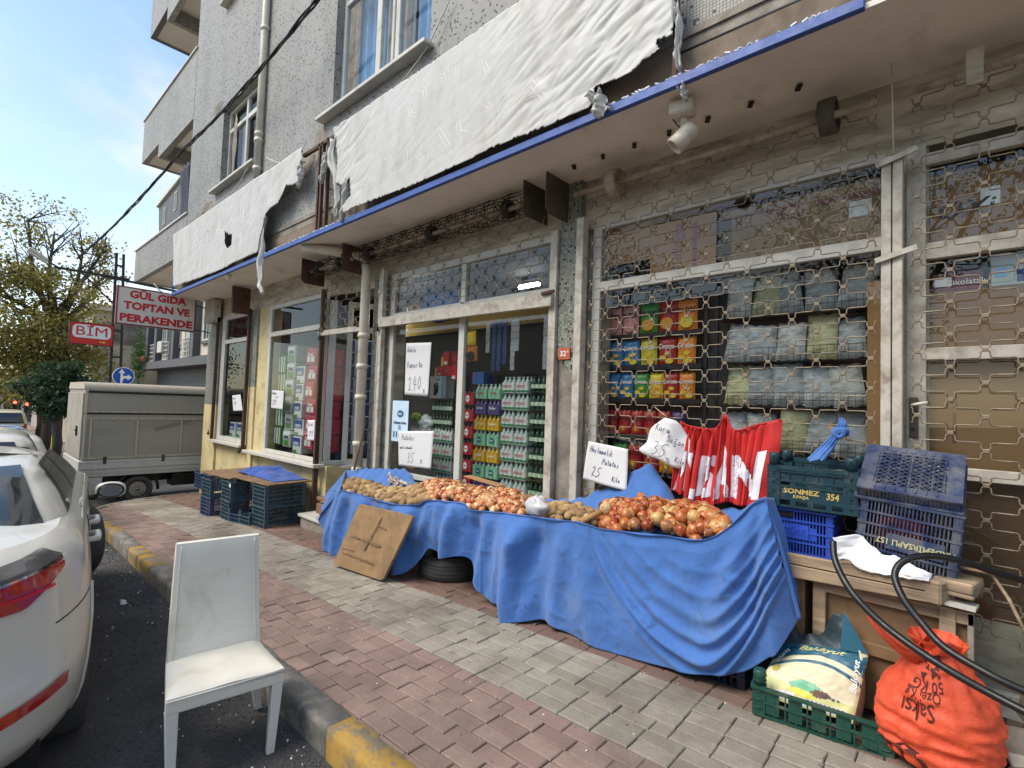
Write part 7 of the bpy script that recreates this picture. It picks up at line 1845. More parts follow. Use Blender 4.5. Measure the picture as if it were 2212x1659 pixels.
carton('carton', 'white biscuit carton with round biscuits at the top right of the door', 'box', .06, .40, 3.80, 3.95, 2.245, 2.41, flatm('pale_carton', (176, 186, 182)), [(.05, .18, .3, .6, m_cblu), (.3, .42, .1, .5, m_cnavy)], [('BİSKÜVİ', .03, .5, .75, m_ink)])
# bay window: paper packs
def paper_pack(w, h, d, mat, deco, word, wm_, wsz):
    b = MB(); nb = 3
    b.grid(24, 10, lambda u, v: ((u - .5) * w, -d / 2 - .012 * abs(math.sin(u * nb * PI)) ** .7 * (1 - abs(2 * v - 1) ** 6), v * h))
    b.box(-w / 2, w / 2, -d / 2 + .002, d / 2, .003, h - .003)
    out = [('pack_body', b.mesh('pack_body', mat))]; q = MB()
    for (a, c_, e, f, m_) in deco:
        q = MB(); q.grid(12, 3, lambda u, v: ((a + (c_ - a) * u - .5) * w, -d / 2 - .014, (e + (f - e) * v) * h)); out.append(('print', q.mesh('print', m_)))
    if word: out.append(('lettering', MB().merge(txt(word, wsz, .001, .002), T(0, -d / 2 - .018, h * .62) @ RX(PI / 2)).mesh('lettering', wm_)))
    return out
m_pwhite = flatm('paper_pack_white', (220, 226, 222), .3); m_pgreen = flatm('paper_pack_green', (70, 132, 60), .3); m_pblue = flatm('paper_pack_blue', (40, 76, 150), .3); m_pred = flatm('paper_pack_red', (186, 32, 64), .3); m_pgrey = flatm('paper_pack_grey', (168, 178, 168), .3)
pkG = paper_pack(.30, .30, .26, m_pgreen, [(.12, .3, .05, .95, m_pwhite), (.45, .62, .05, .95, m_pwhite), (.78, .92, .05, .95, m_pwhite)], None, None, 0)
pkW = paper_pack(.30, .28, .26, m_pgrey, [(.08, .92, .55, .9, m_pwhite), (.2, .8, .1, .4, m_pgreen)], 'Selpak', m_ink, .07)
pkB = paper_pack(.30, .28, .26, m_pwhite, [(.1, .9, .45, .92, m_pblue), (.0, .5, .0, .2, m_pgreen)], 'eno', m_wtxt, .12)
pkR = paper_pack(.30, .26, .26, m_pred, [(.14, .46, .15, .5, m_pwhite), (.54, .86, .15, .5, m_pwhite)], 'Papia', m_wtxt, .075)
for ci_, (x, pk, h, top, nm) in enumerate(((-9.02, pkG, .31, 2.25, 'green and white'), (-8.66, pkW, .29, 2.42, 'silver grey'), (-8.28, pkB, .29, 2.05, 'blue and white'), (-7.90, pkR, .27, 2.33, 'red'), (-7.55, pkR, .27, 2.30, 'dark red'))):
    z = top - h; r = 0
    while z > .45:
        place(pk, 'paper_pack', f'{nm} toilet paper pack, {ORD[r]} of its column in the bay window', 'paper pack', (x + rnd.uniform(-.015, .015), 3.98 + rnd.uniform(0, .03), z), rnd.uniform(-.06, .06), 'toilet paper packs stacked in the bay window'); z -= h; r += 1
for i, x in enumerate((-11.2, -10.8, -10.4)): place(pkB, 'paper_pack', f'blue and white pack low in the narrow window, {("left", "middle", "right")[i]} one', 'paper pack', (x, 4.0, .70), 0, 'packs low in the narrow window')
b = MB(); b.box(-11.4, -10.1, 3.8, 4.0, .66, .70); tag(obj('shelf', b, m_white, world=True), 'white shelf board inside the narrow left window', 'shelf')
# nappy cartons in the doorway
bx = paper_pack(.24, .19, .26, m_cwhite, [(.0, .34, .0, .9, m_cnavy), (.55, .9, .15, .3, m_cnavy)], None, None, 0)
for r in range(9):
    for c_, x in enumerate((-6.86, -6.55, -6.24)):
        sx = (.42, .67, .92)[c_]; q = A + dd * sx - Vector((.88, -.47, 0)) * (.20 + .02 * (r % 2))
        place(bx, 'carton', f'white carton with navy arc, {ORD[r]} of the {("left", "middle", "right")[c_]} pile inside the doorway', 'box', (q.x, q.y, 2.25 - .195 * r), 1.08 + rnd.uniform(-.06, .06), 'white cartons piled inside the doorway')
b = MB(); b.box(-6.7, -6.0, 5.3, 5.5, 2.05, 2.28); tag(obj('carton', b, flatm('brown_carton', (86, 50, 38)), world=True), 'dark brown open carton high inside the doorway', 'box')
# odds in the drinks window
for i in range(6):
    b = MB(); b.grid(14, 3, lambda u, v: (-5.38 + .18 * u, 3.92 + .18 * v, .68 + .045 * i + .008 * math.cos(u * 42) * math.cos(v * 20)));
    tag(obj('egg_tray', b, m_card, world=True, solid=.012), f'brown egg tray, {ORD[5 - i]} of the pile at the lower left of the drinks window', 'egg tray', 'egg trays in the drinks window')
def crumple(name, label, cat, c, rx, rz, mat, seed):
    b = MB(); b.grid(26, 18, lambda u, v: (lambda k: (c[0] + rx * k * math.cos(u * 2 * PI) * math.cos((v - .5) * PI), c[1] + rx * .5 * k * math.sin(u * 2 * PI) * math.cos((v - .5) * PI), c[2] + rz * k * math.sin((v - .5) * PI)))(1 + .5 * noise.noise(Vector((math.cos(u * 2 * PI) * 2, math.sin(u * 2 * PI) * 2 + seed, v * 5))))); return tag(obj(name, b, mat, world=True), label, cat)
crumple('plastic_bag', 'white crumpled carrier bag in the middle of the left drinks pane', 'bag', (-5.02, 3.95, 1.26), .12, .09, m_fwhite, 1)
crumple('herb_bunch', 'bunch of green herbs beside the white carrier bag in the window', 'herbs', (-5.18, 3.92, 1.32), .09, .05, M('herb_green', C(108, 140, 60), .8, .5, 60, bump=.8), 5)
crumple('plastic_bag', 'clear crumpled bag on the window sill at the bottom of the left drinks pane', 'bag', (-4.98, 3.9, .80), .13, .08, m_pgrey, 9)
crumple('plastic_bag', 'small white bag in the lower left drinks pane', 'bag', (-5.05, 3.9, .93), .07, .07, m_fwhite, 12)
for i, (x, z, mt, lb) in enumerate(((-4.30, 2.18, cYe, 'yellow snack bag hanging high beside the mullion'), (-4.27, 2.0, cO, 'yellow brown snack bag hanging below the first one'))):
    snack(lb, x, z, .17, .17, mt, cBk if i else None, None, None, y=3.98, group=None, shape='round')
m_strip = flatm('sachet_strip', (196, 200, 206), .3); m_strip2 = flatm('sachet_blue', (60, 84, 140), .3)
for i, x in enumerate((-4.15, -4.05, -3.97, -3.88, -3.76, -3.70, -3.3, -3.24, -3.05, -2.98)):
    t_ = thing('sachet_strip', f'strip of hanging sachets, {("first", "second", "third", "fourth", "fifth", "sixth", "seventh", "eighth", "ninth", "tenth")[i]} from the mullion', 'sachets', (x, 4.1, 2.2), group='hanging sachet strips'); L_ = (.35, .5, .5, .45, .5, .35, .55, .5, .3, .3)[i]
    b = MB(); k = 0
    while k * .07 < L_: b.box(x - .03, x + .03, 4.1 + (.004 if k % 2 else 0), 4.11, 2.45 - k * .07 - .066, 2.45 - k * .07); k += 1
    obj('sachets', b, m_strip2 if i in (1, 2, 3) else m_strip, t_, world=True)
b = MB(); b.lathe([(.01, -.30), (.28, -.22), (.34, 0), (.28, .2), (.01, .26)], 20, T(-5.15, 4.2, 2.78) @ SC(1.1, .5, .8)); tag(obj('blue_ball', b, flatm('inflatable_blue', (20, 76, 150)), world=True), 'big blue inflatable seen behind the upper left drinks pane', 'toy')
b = MB(); b.box(-9.6, -2.7, 4.6, 4.62, .3, 2.5); tag(obj('backdrop', b, m_interior_grey, world=True), 'grey shelving standing behind the goods inside the shops', 'backdrop')  # one plain dark sheet, added to close off the view behind the goods
# ------------------------------------------------------------------ vehicles
def paint(name, col, rough=.22, coat=1.0, dirt=(150, 146, 138), damt=.22):
    t = NT(name); c = t.mix(t.ramp(t.noise(3, 8, .7), [(1 - damt - .1, 0), (1 - damt + .3, .6)]), C(*col), C(*dirt))
    c = t.mix(t.ramp(t.noise(500, 1), [(.2, 0), (.8, 1)]), t.mix(1, c, .97, 'MULTIPLY'), c)
    t.bsdf(c, .32, 0, .5, None, .02, .01, Coat_Weight=.6, Coat_Roughness=.05); return t.m
m_carwhite = paint('car_paint_white', (214, 210, 199)); m_carglass = M('car_glass', C(30, 38, 44), .04, .05, 3, spec=.9, bump=0); m_trim = M('car_trim_black', C(22, 22, 24), .4, .1, 9, bump=.05); m_chrome = M('chrome', C(200, 200, 204), .12, .03, 4, metal=1, bump=0)
m_tail = M('tail_red', C(168, 16, 24), .12, .12, 8, bump=.1, Coat_Weight=1.0); m_smoke = M('tail_smoked', C(96, 94, 94), .12, .25, 12, bump=.1, Coat_Weight=1.0); m_alloy = M('alloy', C(168, 168, 166), .3, .1, 6, metal=.8, bump=.05)
def interp(tab, h):
    if h <= tab[0][0]: return tab[0][1:]
    for a, b in zip(tab, tab[1:]):
        if h <= b[0]:
            f = (h - a[0]) / (b[0] - a[0]); f = f * f * (3 - 2 * f) if len(a) > 4 else f
            return tuple(x + (y - x) * f for x, y in zip(a[1:], b[1:]))
    return tab[-1][1:]
LOW = [(.20, .80, .16, 4.42), (.26, .845, .09, 4.50), (.34, .87, .02, 4.56), (.46, .885, .0, 4.58), (.56, .89, .015, 4.58), (.60, .892, .045, 4.57), (.70, .888, .06, 4.53), (.80, .875, .055, 4.42), (.90, .862, .05, 4.25), (.97, .845, .055, 4.0), (1.02, .80, .09, 3.7), (1.05, .74, .15, 3.45)]   # height, half width, rear u, front u
def outline(W, u0, u1, rc=.62, rv=.46, rcf=.7, n=14):
    """plan outline from rear centre over the right side (y<0) to the front centre"""
    P = [(u0, -W * k / 8 * (1 - rv / W)) for k in range(8)]
    for k in range(n + 1): a = k / n * PI / 2; P.append((u0 + rc * (1 - math.cos(a)) ** 1.0, -(W - rv) - rv * math.sin(a)))
    for k in range(1, 24): P.append((u0 + rc + (u1 - rcf - u0 - rc) * k / 24, -W))
    for k in range(n + 1): a = k / n * PI / 2; P.append((u1 - rcf * (1 - math.sin(a)), -(W - rv) - rv * math.cos(a)))
    P += [(u1, -(W - rv) * (1 - k / 6)) for k in range(1, 7)]
    return P
def lowP(j, h):
    W, a, c_ = interp(LOW, h); O = outline(W, a, c_); return Vector((O[j][0], O[j][1], h))
def lowT(t, h):
    """continuous position along the right half outline, t in outline points"""
    i = int(t); f = t - i; return lowP(i, h).lerp(lowP(min(i + 1, 58), h), f)
NO = len(outline(.8, 0, 4.5))
def sedan(name, label, m4, body, low=LOW, hs=1.0, detail=True, glass=m_carglass, cab=None):
    car = thing(name, label, 'car', m=m4)
    H = np.linspace(.20, 1.05, 30); b = MB(); S = lambda p: (p[0], p[1], p[2] * hs)
    def arch(p):
        return any((p[0] - uc) ** 2 + (p[2] - .31) ** 2 < .36 ** 2 for uc in (.98, 3.95)) and p[1] < -.5
    V = []; n = NO
    for side in (-1, 1):
        G = [[lowP(j, h) for j in range(n)] for h in H]
        vs = [S((p.x, p.y * -side, p.z)) if side > 0 else S(p) for r in G for p in r]; fs = []
        for r in range(len(H) - 1):
            for j in range(n - 1):
                c = (G[r][j] + G[r + 1][j + 1]) / 2
                if not (G[r][j].y < -.6 and arch(c)): fs.append((r * n + j, r * n + j + 1, (r + 1) * n + j + 1, (r + 1) * n + j))
        b.add(vs, fs, smooth=True)
        top = G[-1]; k = len(top)         # bonnet and boot deck: rows towards the centre line, slightly crowned
        rows_ = []
        for q in range(7): rows_.append([Vector((p.x, p.y * (1 - q / 6), p.z + .05 * (1 - (1 - q / 6) ** 2) * (1 if .3 < p.x < 4.2 else .4))) for p in top])
        vs = [S((p.x, p.y * -side, p.z)) if side > 0 else S(p) for r in rows_ for p in r]
        b.add(vs, [(r * k + j, r * k + j + 1, (r + 1) * k + j + 1, (r + 1) * k + j) for r in range(6) for j in range(k - 1)], smooth=True)
    obj('body', b, body, car)
    # greenhouse
    CAB = cab or [(.98, .775, .50, 3.62), (1.04, .765, .62, 3.40), (1.13, .715, .86, 3.02), (1.22, .645, 1.14, 2.66), (1.275, .59, 1.38, 2.45), (1.30, .53, 1.60, 2.3), (1.315, .43, 1.75, 2.2)]; hb_, ht_ = CAB[0][0], CAB[-1][0]; HQ = lambda q: hb_ + (ht_ - hb_) * q
    Hc = np.linspace(hb_, ht_, 16); b = MB()
    for side in (-1, 1):
        rows_ = []
        for h in Hc:
            W, a, c_ = interp(CAB, h); O = outline(W, a, c_, .45 if h < HQ(.7) else .3, W * .30, .6); rows_.append([Vector((p[0], p[1], h)) for p in O])
        W, a, c_ = CAB[-1][1:]
        for q in range(1, 6): rows_.append([Vector((p.x, p.y * (1 - q / 5), p.z + .02 * (q / 5))) for p in rows_[len(Hc) - 1]])
        k = len(rows_[0]); vs = [S((p.x, p.y * -side, p.z)) if side > 0 else S(p) for r in rows_ for p in r]
        b.add(vs, [(r * k + j, r * k + j + 1, (r + 1) * k + j + 1, (r + 1) * k + j) for r in range(len(rows_) - 1) for j in range(k - 1)], smooth=True)
    obj('cabin', b, body, car)
    cabW = lambda h: interp(CAB, h)[0]
    def sideglass(us, nm='side_window', mat=None, off=.006, sides=(-1, 1)):
        for s in sides:
            b = MB(); (a0, a1), (c0, c1), h0, h1 = us
            b.grid(8, 8, lambda u, v: (lambda h: ((a0 + (a1 - a0) * v) * (1 - u) + (c0 + (c1 - c0) * v) * u, s * (cabW(h) + off), h * hs))(h0 + (h1 - h0) * v)); obj(nm, b, mat or glass, car)
    sideglass(((1.10, 1.50), (2.02, 2.02), HQ(.12), HQ(.84)), 'window_surround', m_trim, .004); sideglass(((2.02, 2.02), (3.12, 2.55), HQ(.12), HQ(.84)), 'window_surround', m_trim, .004)
    sideglass(((1.22, 1.55), (1.96, 1.96), HQ(.16), HQ(.80))); sideglass(((2.08, 2.08), (3.02, 2.50), HQ(.16), HQ(.80)))
    def endglass(rear, h0, h1, w0, w1, nm):
        b = MB()
        def f(u, v):
            h = h0 + (h1 - h0) * v; W, a, c_ = interp(CAB, h); w = w0 + (w1 - w0) * v; y = (u - .5) * 2 * w; rv_ = W * .30; rc_ = (.45 if h < HQ(.7) else .3) if rear else .6; q = max(0, min(1, (abs(y) - (W - rv_)) / rv_)); e = rc_ * (1 - math.sqrt(1 - q * q))
            return ((a + e - .012) if rear else (c_ - e + .012), y, h * hs + .008)
        b.grid(16, 8, f); obj(nm, b, glass, car)
    endglass(True, HQ(.14), HQ(.84), .70, .54, 'rear_window'); endglass(False, HQ(.12), HQ(.88), .64, .50, 'windscreen')
    # wheels
    for uc in (.98, 3.95):
        for s in (-1, 1):
            steer = .35 if (uc > 2 and detail) else 0
            w = thing_part('wheel', car, T(uc, s * (.80 if not steer else .83), .30) @ RZ(steer) @ RX(PI / 2))
            wheel_mesh(w, .315, .20, .21)
    b = MB(); b.box(.25, 4.35, -.74, .74, .18, .5); obj('underbody', b, m_trim, car)
    return car
WCM = {}
def thing_part(name, parent, local):
    o = bpy.data.objects.new(name, None); o.empty_display_size = .1; _link(o, parent, local); return o
def wheel_mesh(w, R, W, rim):
    k = (R, W)
    if k not in WCM:
        b = MB(); b.lathe([(rim, -W / 2 + .01), (R - .03, -W / 2), (R - .006, -W / 2 + .025), (R, 0), (R - .006, W / 2 - .025), (R - .03, W / 2), (rim, W / 2 - .01), (rim, -W / 2 + .01)], 32); t1 = b.mesh('tyre', m_rubber)
        b = MB()
        for s in (-1, 1):
            z = s * (W / 2 - .025); b.lathe([(rim, z), (rim - .015, z), (rim - .02, z - s * .05)], 28)
            b.lathe([(.05, z - s * .002), (.0, z + s * .006)], 16)
            for q in range(5):
                a = q * 2 * PI / 5; c, s_ = math.cos(a), math.sin(a)
                P = [(.03, -.028), (rim - .01, -.045), (rim - .01, .045), (.03, .028)]
                b.prism([(x * c - y * s_, x * s_ + y * c, z - s * .012) for x, y in P], (0, 0, s * .010))
        b.lathe([(rim - .02, -.03), (0.0, -.03)], 20)
        t2 = b.mesh('rim', m_alloy); WCM[k] = (t1, t2)
    for nm, me in zip(('tyre', 'rim'), WCM[k]): o = bpy.data.objects.new(nm, me); _link(o, w)

# the near white sedan -------------------------------------------------
ya = math.radians(8); fwd = Vector((-math.cos(ya), math.sin(ya), 0)); lft = Vector((-math.sin(ya), -math.cos(ya), 0))
CARM = basis((-2.80, -.44, ground(-3.9) - .15), fwd, lft, Vector((0, 0, 1)))
CARM = CARM @ SC(1, 1, 1.08)
car = sedan('sedan_car', 'white sedan parked at the kerb on the left, its rear right corner nearest', CARM, m_carwhite)
def cpatch(name, f, mat, off=.006, nu=24, nv=8, parent=None, solid=0):
    """patch on the lower body; f(u,v)->(t,h)"""
    b = MB()
    def g(u, v):
        t_, h = f(u, v); p = lowT(t_, h); q = lowT(t_ + .05, h) - lowT(max(0, t_ - .05), h); n_ = Vector((-q.y, q.x, 0)); n_.normalize()
        if n_.dot(p - Vector((2.2, 0, h))) < 0: n_ = -n_
        return tuple(p + n_ * off)
    b.grid(nu, nv, g); return obj(name, b, mat, parent or car, solid=solid)
# outline indices: 0..7 rear face, 8..22 rear corner, 22.. side
tl_ = thing_part('tail_light', car, Matrix.Identity(4))
tp = lambda u: 4.0 + 13.2 * u
cpatch('smoked_lens', lambda u, v: (tp(u), (.897 + .093 * u) + (.075 - .03 * u) * v * (1 if u < .93 else max(.1, (1 - u) / .07))), m_smoke, .012, 30, 6, tl_)
cpatch('red_lens', lambda u, v: (tp(u * .97), (.895 + .09 * u) * (1 - v) + (.845 + .11 * max(0, u - .72) / .28) * v), m_tail, .012, 30, 8, tl_)
cpatch('chrome_strip', lambda u, v: (tp(u * .98), .892 + .092 * u + .009 * v), m_chrome, .018, 30, 1, tl_)
cpatch('red_lens', lambda u, v: (tp(.15 + .72 * u), .865 + .03 * u + .012 * v), M('tail_red_bright', C(214, 30, 40), .15, .05, bump=0), .016, 20, 1, tl_)
cpatch('reflector', lambda u, v: (11.6 + 5.2 * u, .455 + .035 * u + .045 * v), m_tail, .010, 12, 2)
cpatch('bumper_lip', lambda u, v: (0 + 30 * u, .20 + .05 * v), m_trim, .006, 40, 2)
def seam(pts, r=.0035, mat=None, name='panel_gap'):
    b = MB(); b.tube([tuple(p) for p in pts], r, 5); obj(name, b, mat or m_trim, car)
seam([lowT(t_, .735 + .006 * (t_ - 15)) for t_ in np.linspace(15.5, 21, 10)])
seam([lowT(11.2, h) + Vector((-.004, -.002, 0)) for h in np.linspace(.6, 1.045, 14)]); seam([lowT(11.2, 1.05) + Vector((k * .03, .01 * k, .012 * min(k, 3) + .004)) for k in range(9)])
for uc in (1.55, 2.62): seam([Vector((uc + (0 if h > .4 else .0), -interp(LOW, h)[0] - .001, h)) for h in np.linspace(.28, 1.04, 16)])
seam([Vector((u, -interp(LOW, .99)[0] - .002, .985)) for u in np.linspace(1.2, 3.3, 10)], .006, m_carwhite, 'shoulder_line')
for uc in (1.40, 1.92):
    b = MB(); b.tube([(uc - .10, -.862, .845), (uc - .09, -.912, .848), (uc + .07, -.915, .848), (uc + .10, -.865, .845)], [.014, .018, .018, .012], 8); obj('door_handle', b, m_carwhite, car)
# arch lips
for uc in (.98, 3.95):
    seam([Vector((uc + .37 * math.cos(a), -interp(LOW, .31 + .36 * math.sin(a))[0] + .002, .31 + .37 * math.sin(a))) for a in np.linspace(-.2, PI + .2, 26)], .014, m_trim if uc > 2 else m_carwhite, 'arch_lip')
mr = thing_part('mirror', car, T(2.45, -.87, .93) @ SC(.78, .78, .8))
b = MB(); b.tube([(0, .06, -.03), (.0, -.06, -.02)], .025, 8); obj('stalk', b, m_trim, mr)
b = MB(); b.grid(20, 12, lambda u, v: (.02 + .055 * math.cos(u * 2 * PI) * math.cos((v - .5) * PI) * 1.0, -.16 - .125 * math.sin((v - .5) * PI), .03 + .075 * math.sin(u * 2 * PI) * math.cos((v - .5) * PI) ** .6)); obj('housing', b, m_carwhite, mr)
b = MB(); b.lathe([(.112, 0), (.11, .006)], 26, T(-.032, -.16, .03) @ RY(-PI / 2) @ SC(.60, 1, 1)); obj('rim', b, m_trim, mr)
b = MB(); b.lathe([(.095, 0), (.094, .003)], 26, T(-.040, -.16, .03) @ RY(-PI / 2) @ SC(.58, 1, 1)); obj('mirror_glass', b, M('mirror_glass', C(190, 196, 200), .03, .02, metal=1, bump=0), mr)
b = MB(); b.grid(10, 2, lambda u, v: (1.62 + .5 * u, -.37 - .05 * v, 1.4775 + .004)); 

# ahead of it: dark glazed car with a white roof, and others down the street
def hatch(name, label, x, y, col, scale=(1, 1, 1), yaw=.05, glassm=None, text=None):
    f_ = Vector((-math.cos(yaw), math.sin(yaw), 0)); l_ = Vector((-math.sin(yaw), -math.cos(yaw), 0))
    c = sedan(name, label, basis((x, y, ground(x) - .15), f_, l_, Vector((0, 0, 1))) @ SC(*scale), col, detail=False, cab=[(.84, .87, -.005, 3.7), (1.0, .83, .03, 3.62), (1.2, .77, .13, 3.0), (1.32, .72, .24, 2.66), (1.39, .67, .34, 2.5), (1.43, .61, .44, 2.4), (1.45, .53, .56, 2.3)])
    if text:
        q = MB().merge(txt(text, .20, .002, .003, .1), T(.055, -.30, 1.24) @ RZ(-PI / 2) @ RX(PI / 2 - .4) @ SC(1, .8, 1)); obj('lettering', q, m_wtxt, c)
    for s in (-1, 1):
        b = MB(); b.box(.02, .08, s * .72 - .08, s * .72 + .08, .74, .92); obj('tail_light', b, m_tail, c, bevel=.02)
    return c
q = onX(100, 1000, -9.0)
hatch('hatchback_car', 'parked car with white roof and dark rear window lettered EMLAK behind the white sedan', -8.9, q.y - .86, m_carwhite, (1, 1, .99), .05, text='EMLAK')
q = onX(105, 985, -14.5); hatch('hatchback_car', 'white car with a red tail light seen beyond the car with dark glass', -14.5, q.y - .80, m_carwhite, (1, 1, .98), .0)
q = onX(62, 935, -26); hatch('hatchback_car', 'black car with low roof further down the parked row', -27, q.y - .9, paint('car_paint_black', (30, 32, 36)), (1, 1, .98), 0)
q = onX(66, 930, -36); hatch('hatchback_car', 'pale blue car parked in front of the cream van', -36, q.y - .9, paint('car_paint_blue', (120, 146, 186)), (1, 1, .98), 0)
q = onX(62, 930, -46); v_ = hatch('minivan', 'tall cream van parked far down the street', -46, q.y - 1.0, paint('car_paint_cream', (216, 206, 176)), (1.05, 1.12, 1.62), 0)
q = onX(14, 905, -52); hatch('hatchback_car', 'white car with blue shade far left of the cream van', -52, q.y - 1.8, m_carwhite, (1, 1, 1.1), 0)
q = onX(8, 900, -60); hatch('hatchback_car', 'distant white car at the left edge of the street', -62, q.y - 1.2, m_carwhite, (1, 1, 1.3), 0)

# ---- truck with a box body
TX = -13.0; gz = ground(TX) - .15
tk = thing('delivery_truck', 'small truck with dusty beige box body and white dropside bed crossing the corner', 'truck', (TX - 1, 3, gz))
m_box = M('truck_box_paint', C(160, 155, 143), .6, .08, 2, dirt=C(120, 112, 98), damt=.42, dscale=1.6, bump=.1, stretch=(1, .3, 1)); m_boxl = M('truck_roof_paint', C(186, 176, 158), .55, .08, 3, dirt=C(130, 120, 104), damt=.35, bump=.1); m_bed = M('truck_bed_paint', C(198, 196, 190), .45, .08, 3, dirt=C(130, 118, 98), damt=.35)
Yr, Yf = 1.76, 5.9; W_ = 2.0
b = MB(); b.box(TX - W_, TX, Yr, Yf, .13, 1.55); obj('box_body', b, m_box, tk, world=True)
b = MB()
for k in range(10):
    a0, a1 = k / 10 * PI / 2, (k + 1) / 10 * PI / 2; r = .14
    b.quad((TX - r + r * math.cos(a0), Yr - .02, 1.551 + r * math.sin(a0)), (TX - r + r * math.cos(a0), Yf, 1.551 + r * math.sin(a0)), (TX - r + r * math.cos(a1), Yf, 1.551 + r * math.sin(a1)), (TX - r + r * math.cos(a1), Yr - .02, 1.551 + r * math.sin(a1)))
b.box(TX - W_ + .1, TX - .14, Yr - .02, Yf, 1.6, 1.691)
b.prism([(TX - W_, Yr - .021, 1.551), (TX, Yr - .021, 1.551), (TX - .04, Yr - .021, 1.64), (TX - .14, Yr - .021, 1.69), (TX - W_ + .25, Yr - .021, 1.69), (TX - W_ + .08, Yr - .021, 1.65)], (0, .03, 0))
obj('roof', b, m_boxl, tk, world=True)
b = MB(); b.box(TX - .002, TX + .014, Yr, Yf, 1.475, 1.52); obj('rain_strip', b, m_trim, tk, world=True)
b = MB(); b.box(TX - .002, TX + .014, Yr, Yf, 1.05, 1.085); obj('rain_strip', b, m_trim, tk, world=True)
for nm, q, mt in (('rail', (Yr, Yf, 1.088, 1.12), m_boxl), ('rail', (Yr, Yf, .95, .985), m_boxl), ('rail', (Yr, Yf, .155, .20), m_boxl)):
    b = MB(); b.box(TX, TX + .02, *q); obj(nm, b, mt, tk, world=True)
for y in (Yr + .01, Yr + .10, 2.62, 3.42, 4.2, 5.0):
    b = MB(); b.box(TX, TX + .022, y, y + .03, .201, .949 if y > Yr + .05 else 1.55); obj('stile', b, m_boxl, tk, world=True)
b = MB(); b.beam((TX + .012, 2.95, .74), (TX + .012, 3.62, .93), .01, .065); obj('grey_tape', b, M('grey_tape', C(128, 122, 112), .6, .1), tk, world=True)
for x0, x1 in ((TX - .66, TX - .04), (TX - 1.3, TX - .67), (TX - 1.95, TX - 1.31)):
    b = MB(); b.box(x0, x1, Yr - .03, Yr - .002, .16, 1.47); obj('rear_door', b, m_box, tk, world=True, bevel=.006)
b = MB(); b.box(TX - .45, TX - .43, Yr - .06, Yr - .03, .60, .80); b.box(TX - .62, TX - .44, Yr - .07, Yr - .05, .70, .72); obj('door_handle', b, m_trim, tk, world=True)
b = MB(); b.box(TX - W_ - .03, TX + .03, Yr - .04, Yf + .1, -.06, .128); b.box(TX - W_, TX + .02, Yr - .02, Yf, -.20, -.061); obj('dropside_bed', b, m_bed, tk, world=True, bevel=.01)
for z in (-.03, .09, -.12): 
    b = MB(); b.box(TX + .03, TX + .042, Yr, Yf, z, z + .014); obj('bed_ridge', b, m_bed, tk, world=True)
b = MB(); b.box(TX - .30, TX + .02, Yr - .05, Yr + .1, -.36, -.21); b.box(TX - .05, TX + .02, Yr - .02, Yr + .35, -.36, -.21); obj('lamp_carrier', b, m_bed, tk, world=True)
b = MB(); b.box(TX - .20, TX + .0, Yr - .07, Yr - .045, -.34, -.23); b.box(TX + .021, TX + .03, Yr + .0, Yr + .07, -.34, -.22); obj('tail_light', b, m_tail, tk, world=True)
b = MB(); b.box(TX - 1.4, TX - .5, Yr + .2, Yf, -.42, -.22); b.box(TX - .5, TX - .08, 3.35, 3.9, -.50, -.24); obj('chassis', b, m_trim, tk, world=True)
for y in (2.72, 5.4):
    for x in (TX - .10, TX - 1.86):
        w = thing_part('wheel', tk, wm(tk).inverted() @ T(x, y, gz + .27) @ RY(PI / 2)); wheel_mesh(w, .275, .18, .17)
    seam2 = MB(); seam2.tube([(TX - .05, y + .36 * math.cos(a), gz + .27 + .36 * math.sin(a)) for a in np.linspace(-.1, PI + .5, 20)], .03, 6); obj('mudguard', seam2, m_trim, tk, world=True)

b = MB()
for z in (.177, .967, 1.104):
    y = Yr + .08
    while y < 5.6: b.box(TX + .02, TX + .026, y, y + .014, z - .007, z + .007); y += .16
tag(obj('rivets', b, m_darkplate, tk, world=True), kind='stuff')
for y in (2.1, 3.1, 4.1, 5.1): b = MB(); b.box(TX + .03, TX + .05, y, y + .05, .06, .20); obj('hinge', b, m_darkplate, tk, world=True)
# ------------------------------------------------------------------ trees, far buildings, opposite side of the street
def leaf_mat(name, stops):
    t = NT(name); r = t.rand(); c = t.ramp(r, stops)
    b = t.new('ShaderNodeBsdfPrincipled'); t.l.new(c, b.inputs['Base Color']); b.inputs['Roughness'].default_value = .6
    tr = t.new('ShaderNodeBsdfTranslucent'); t.l.new(c, tr.inputs[0]); mx = t.new('ShaderNodeMixShader'); mx.inputs[0].default_value = .5
    t.l.new(b.outputs[0], mx.inputs[1]); t.l.new(tr.outputs[0], mx.inputs[2]); t.l.new(mx.outputs[0], t.out.inputs['Surface']); return t.m
m_leafA = leaf_mat('autumn_leaf', [(0, (.20, .17, .04, 1)), (.3, (.32, .27, .06, 1)), (.55, (.18, .19, .05, 1)), (.8, (.38, .30, .07, 1)), (1, (.12, .14, .045, 1))])
m_leafB = leaf_mat('dark_leaf', [(0, (.03, .06, .028, 1)), (.5, (.05, .095, .04, 1)), (1, (.022, .045, .024, 1))])
m_bark = M('bark', C(84, 76, 66), .9, .3, 5, dirt=C(48, 42, 36), bump=.8, bscale=30, bdist=.02)
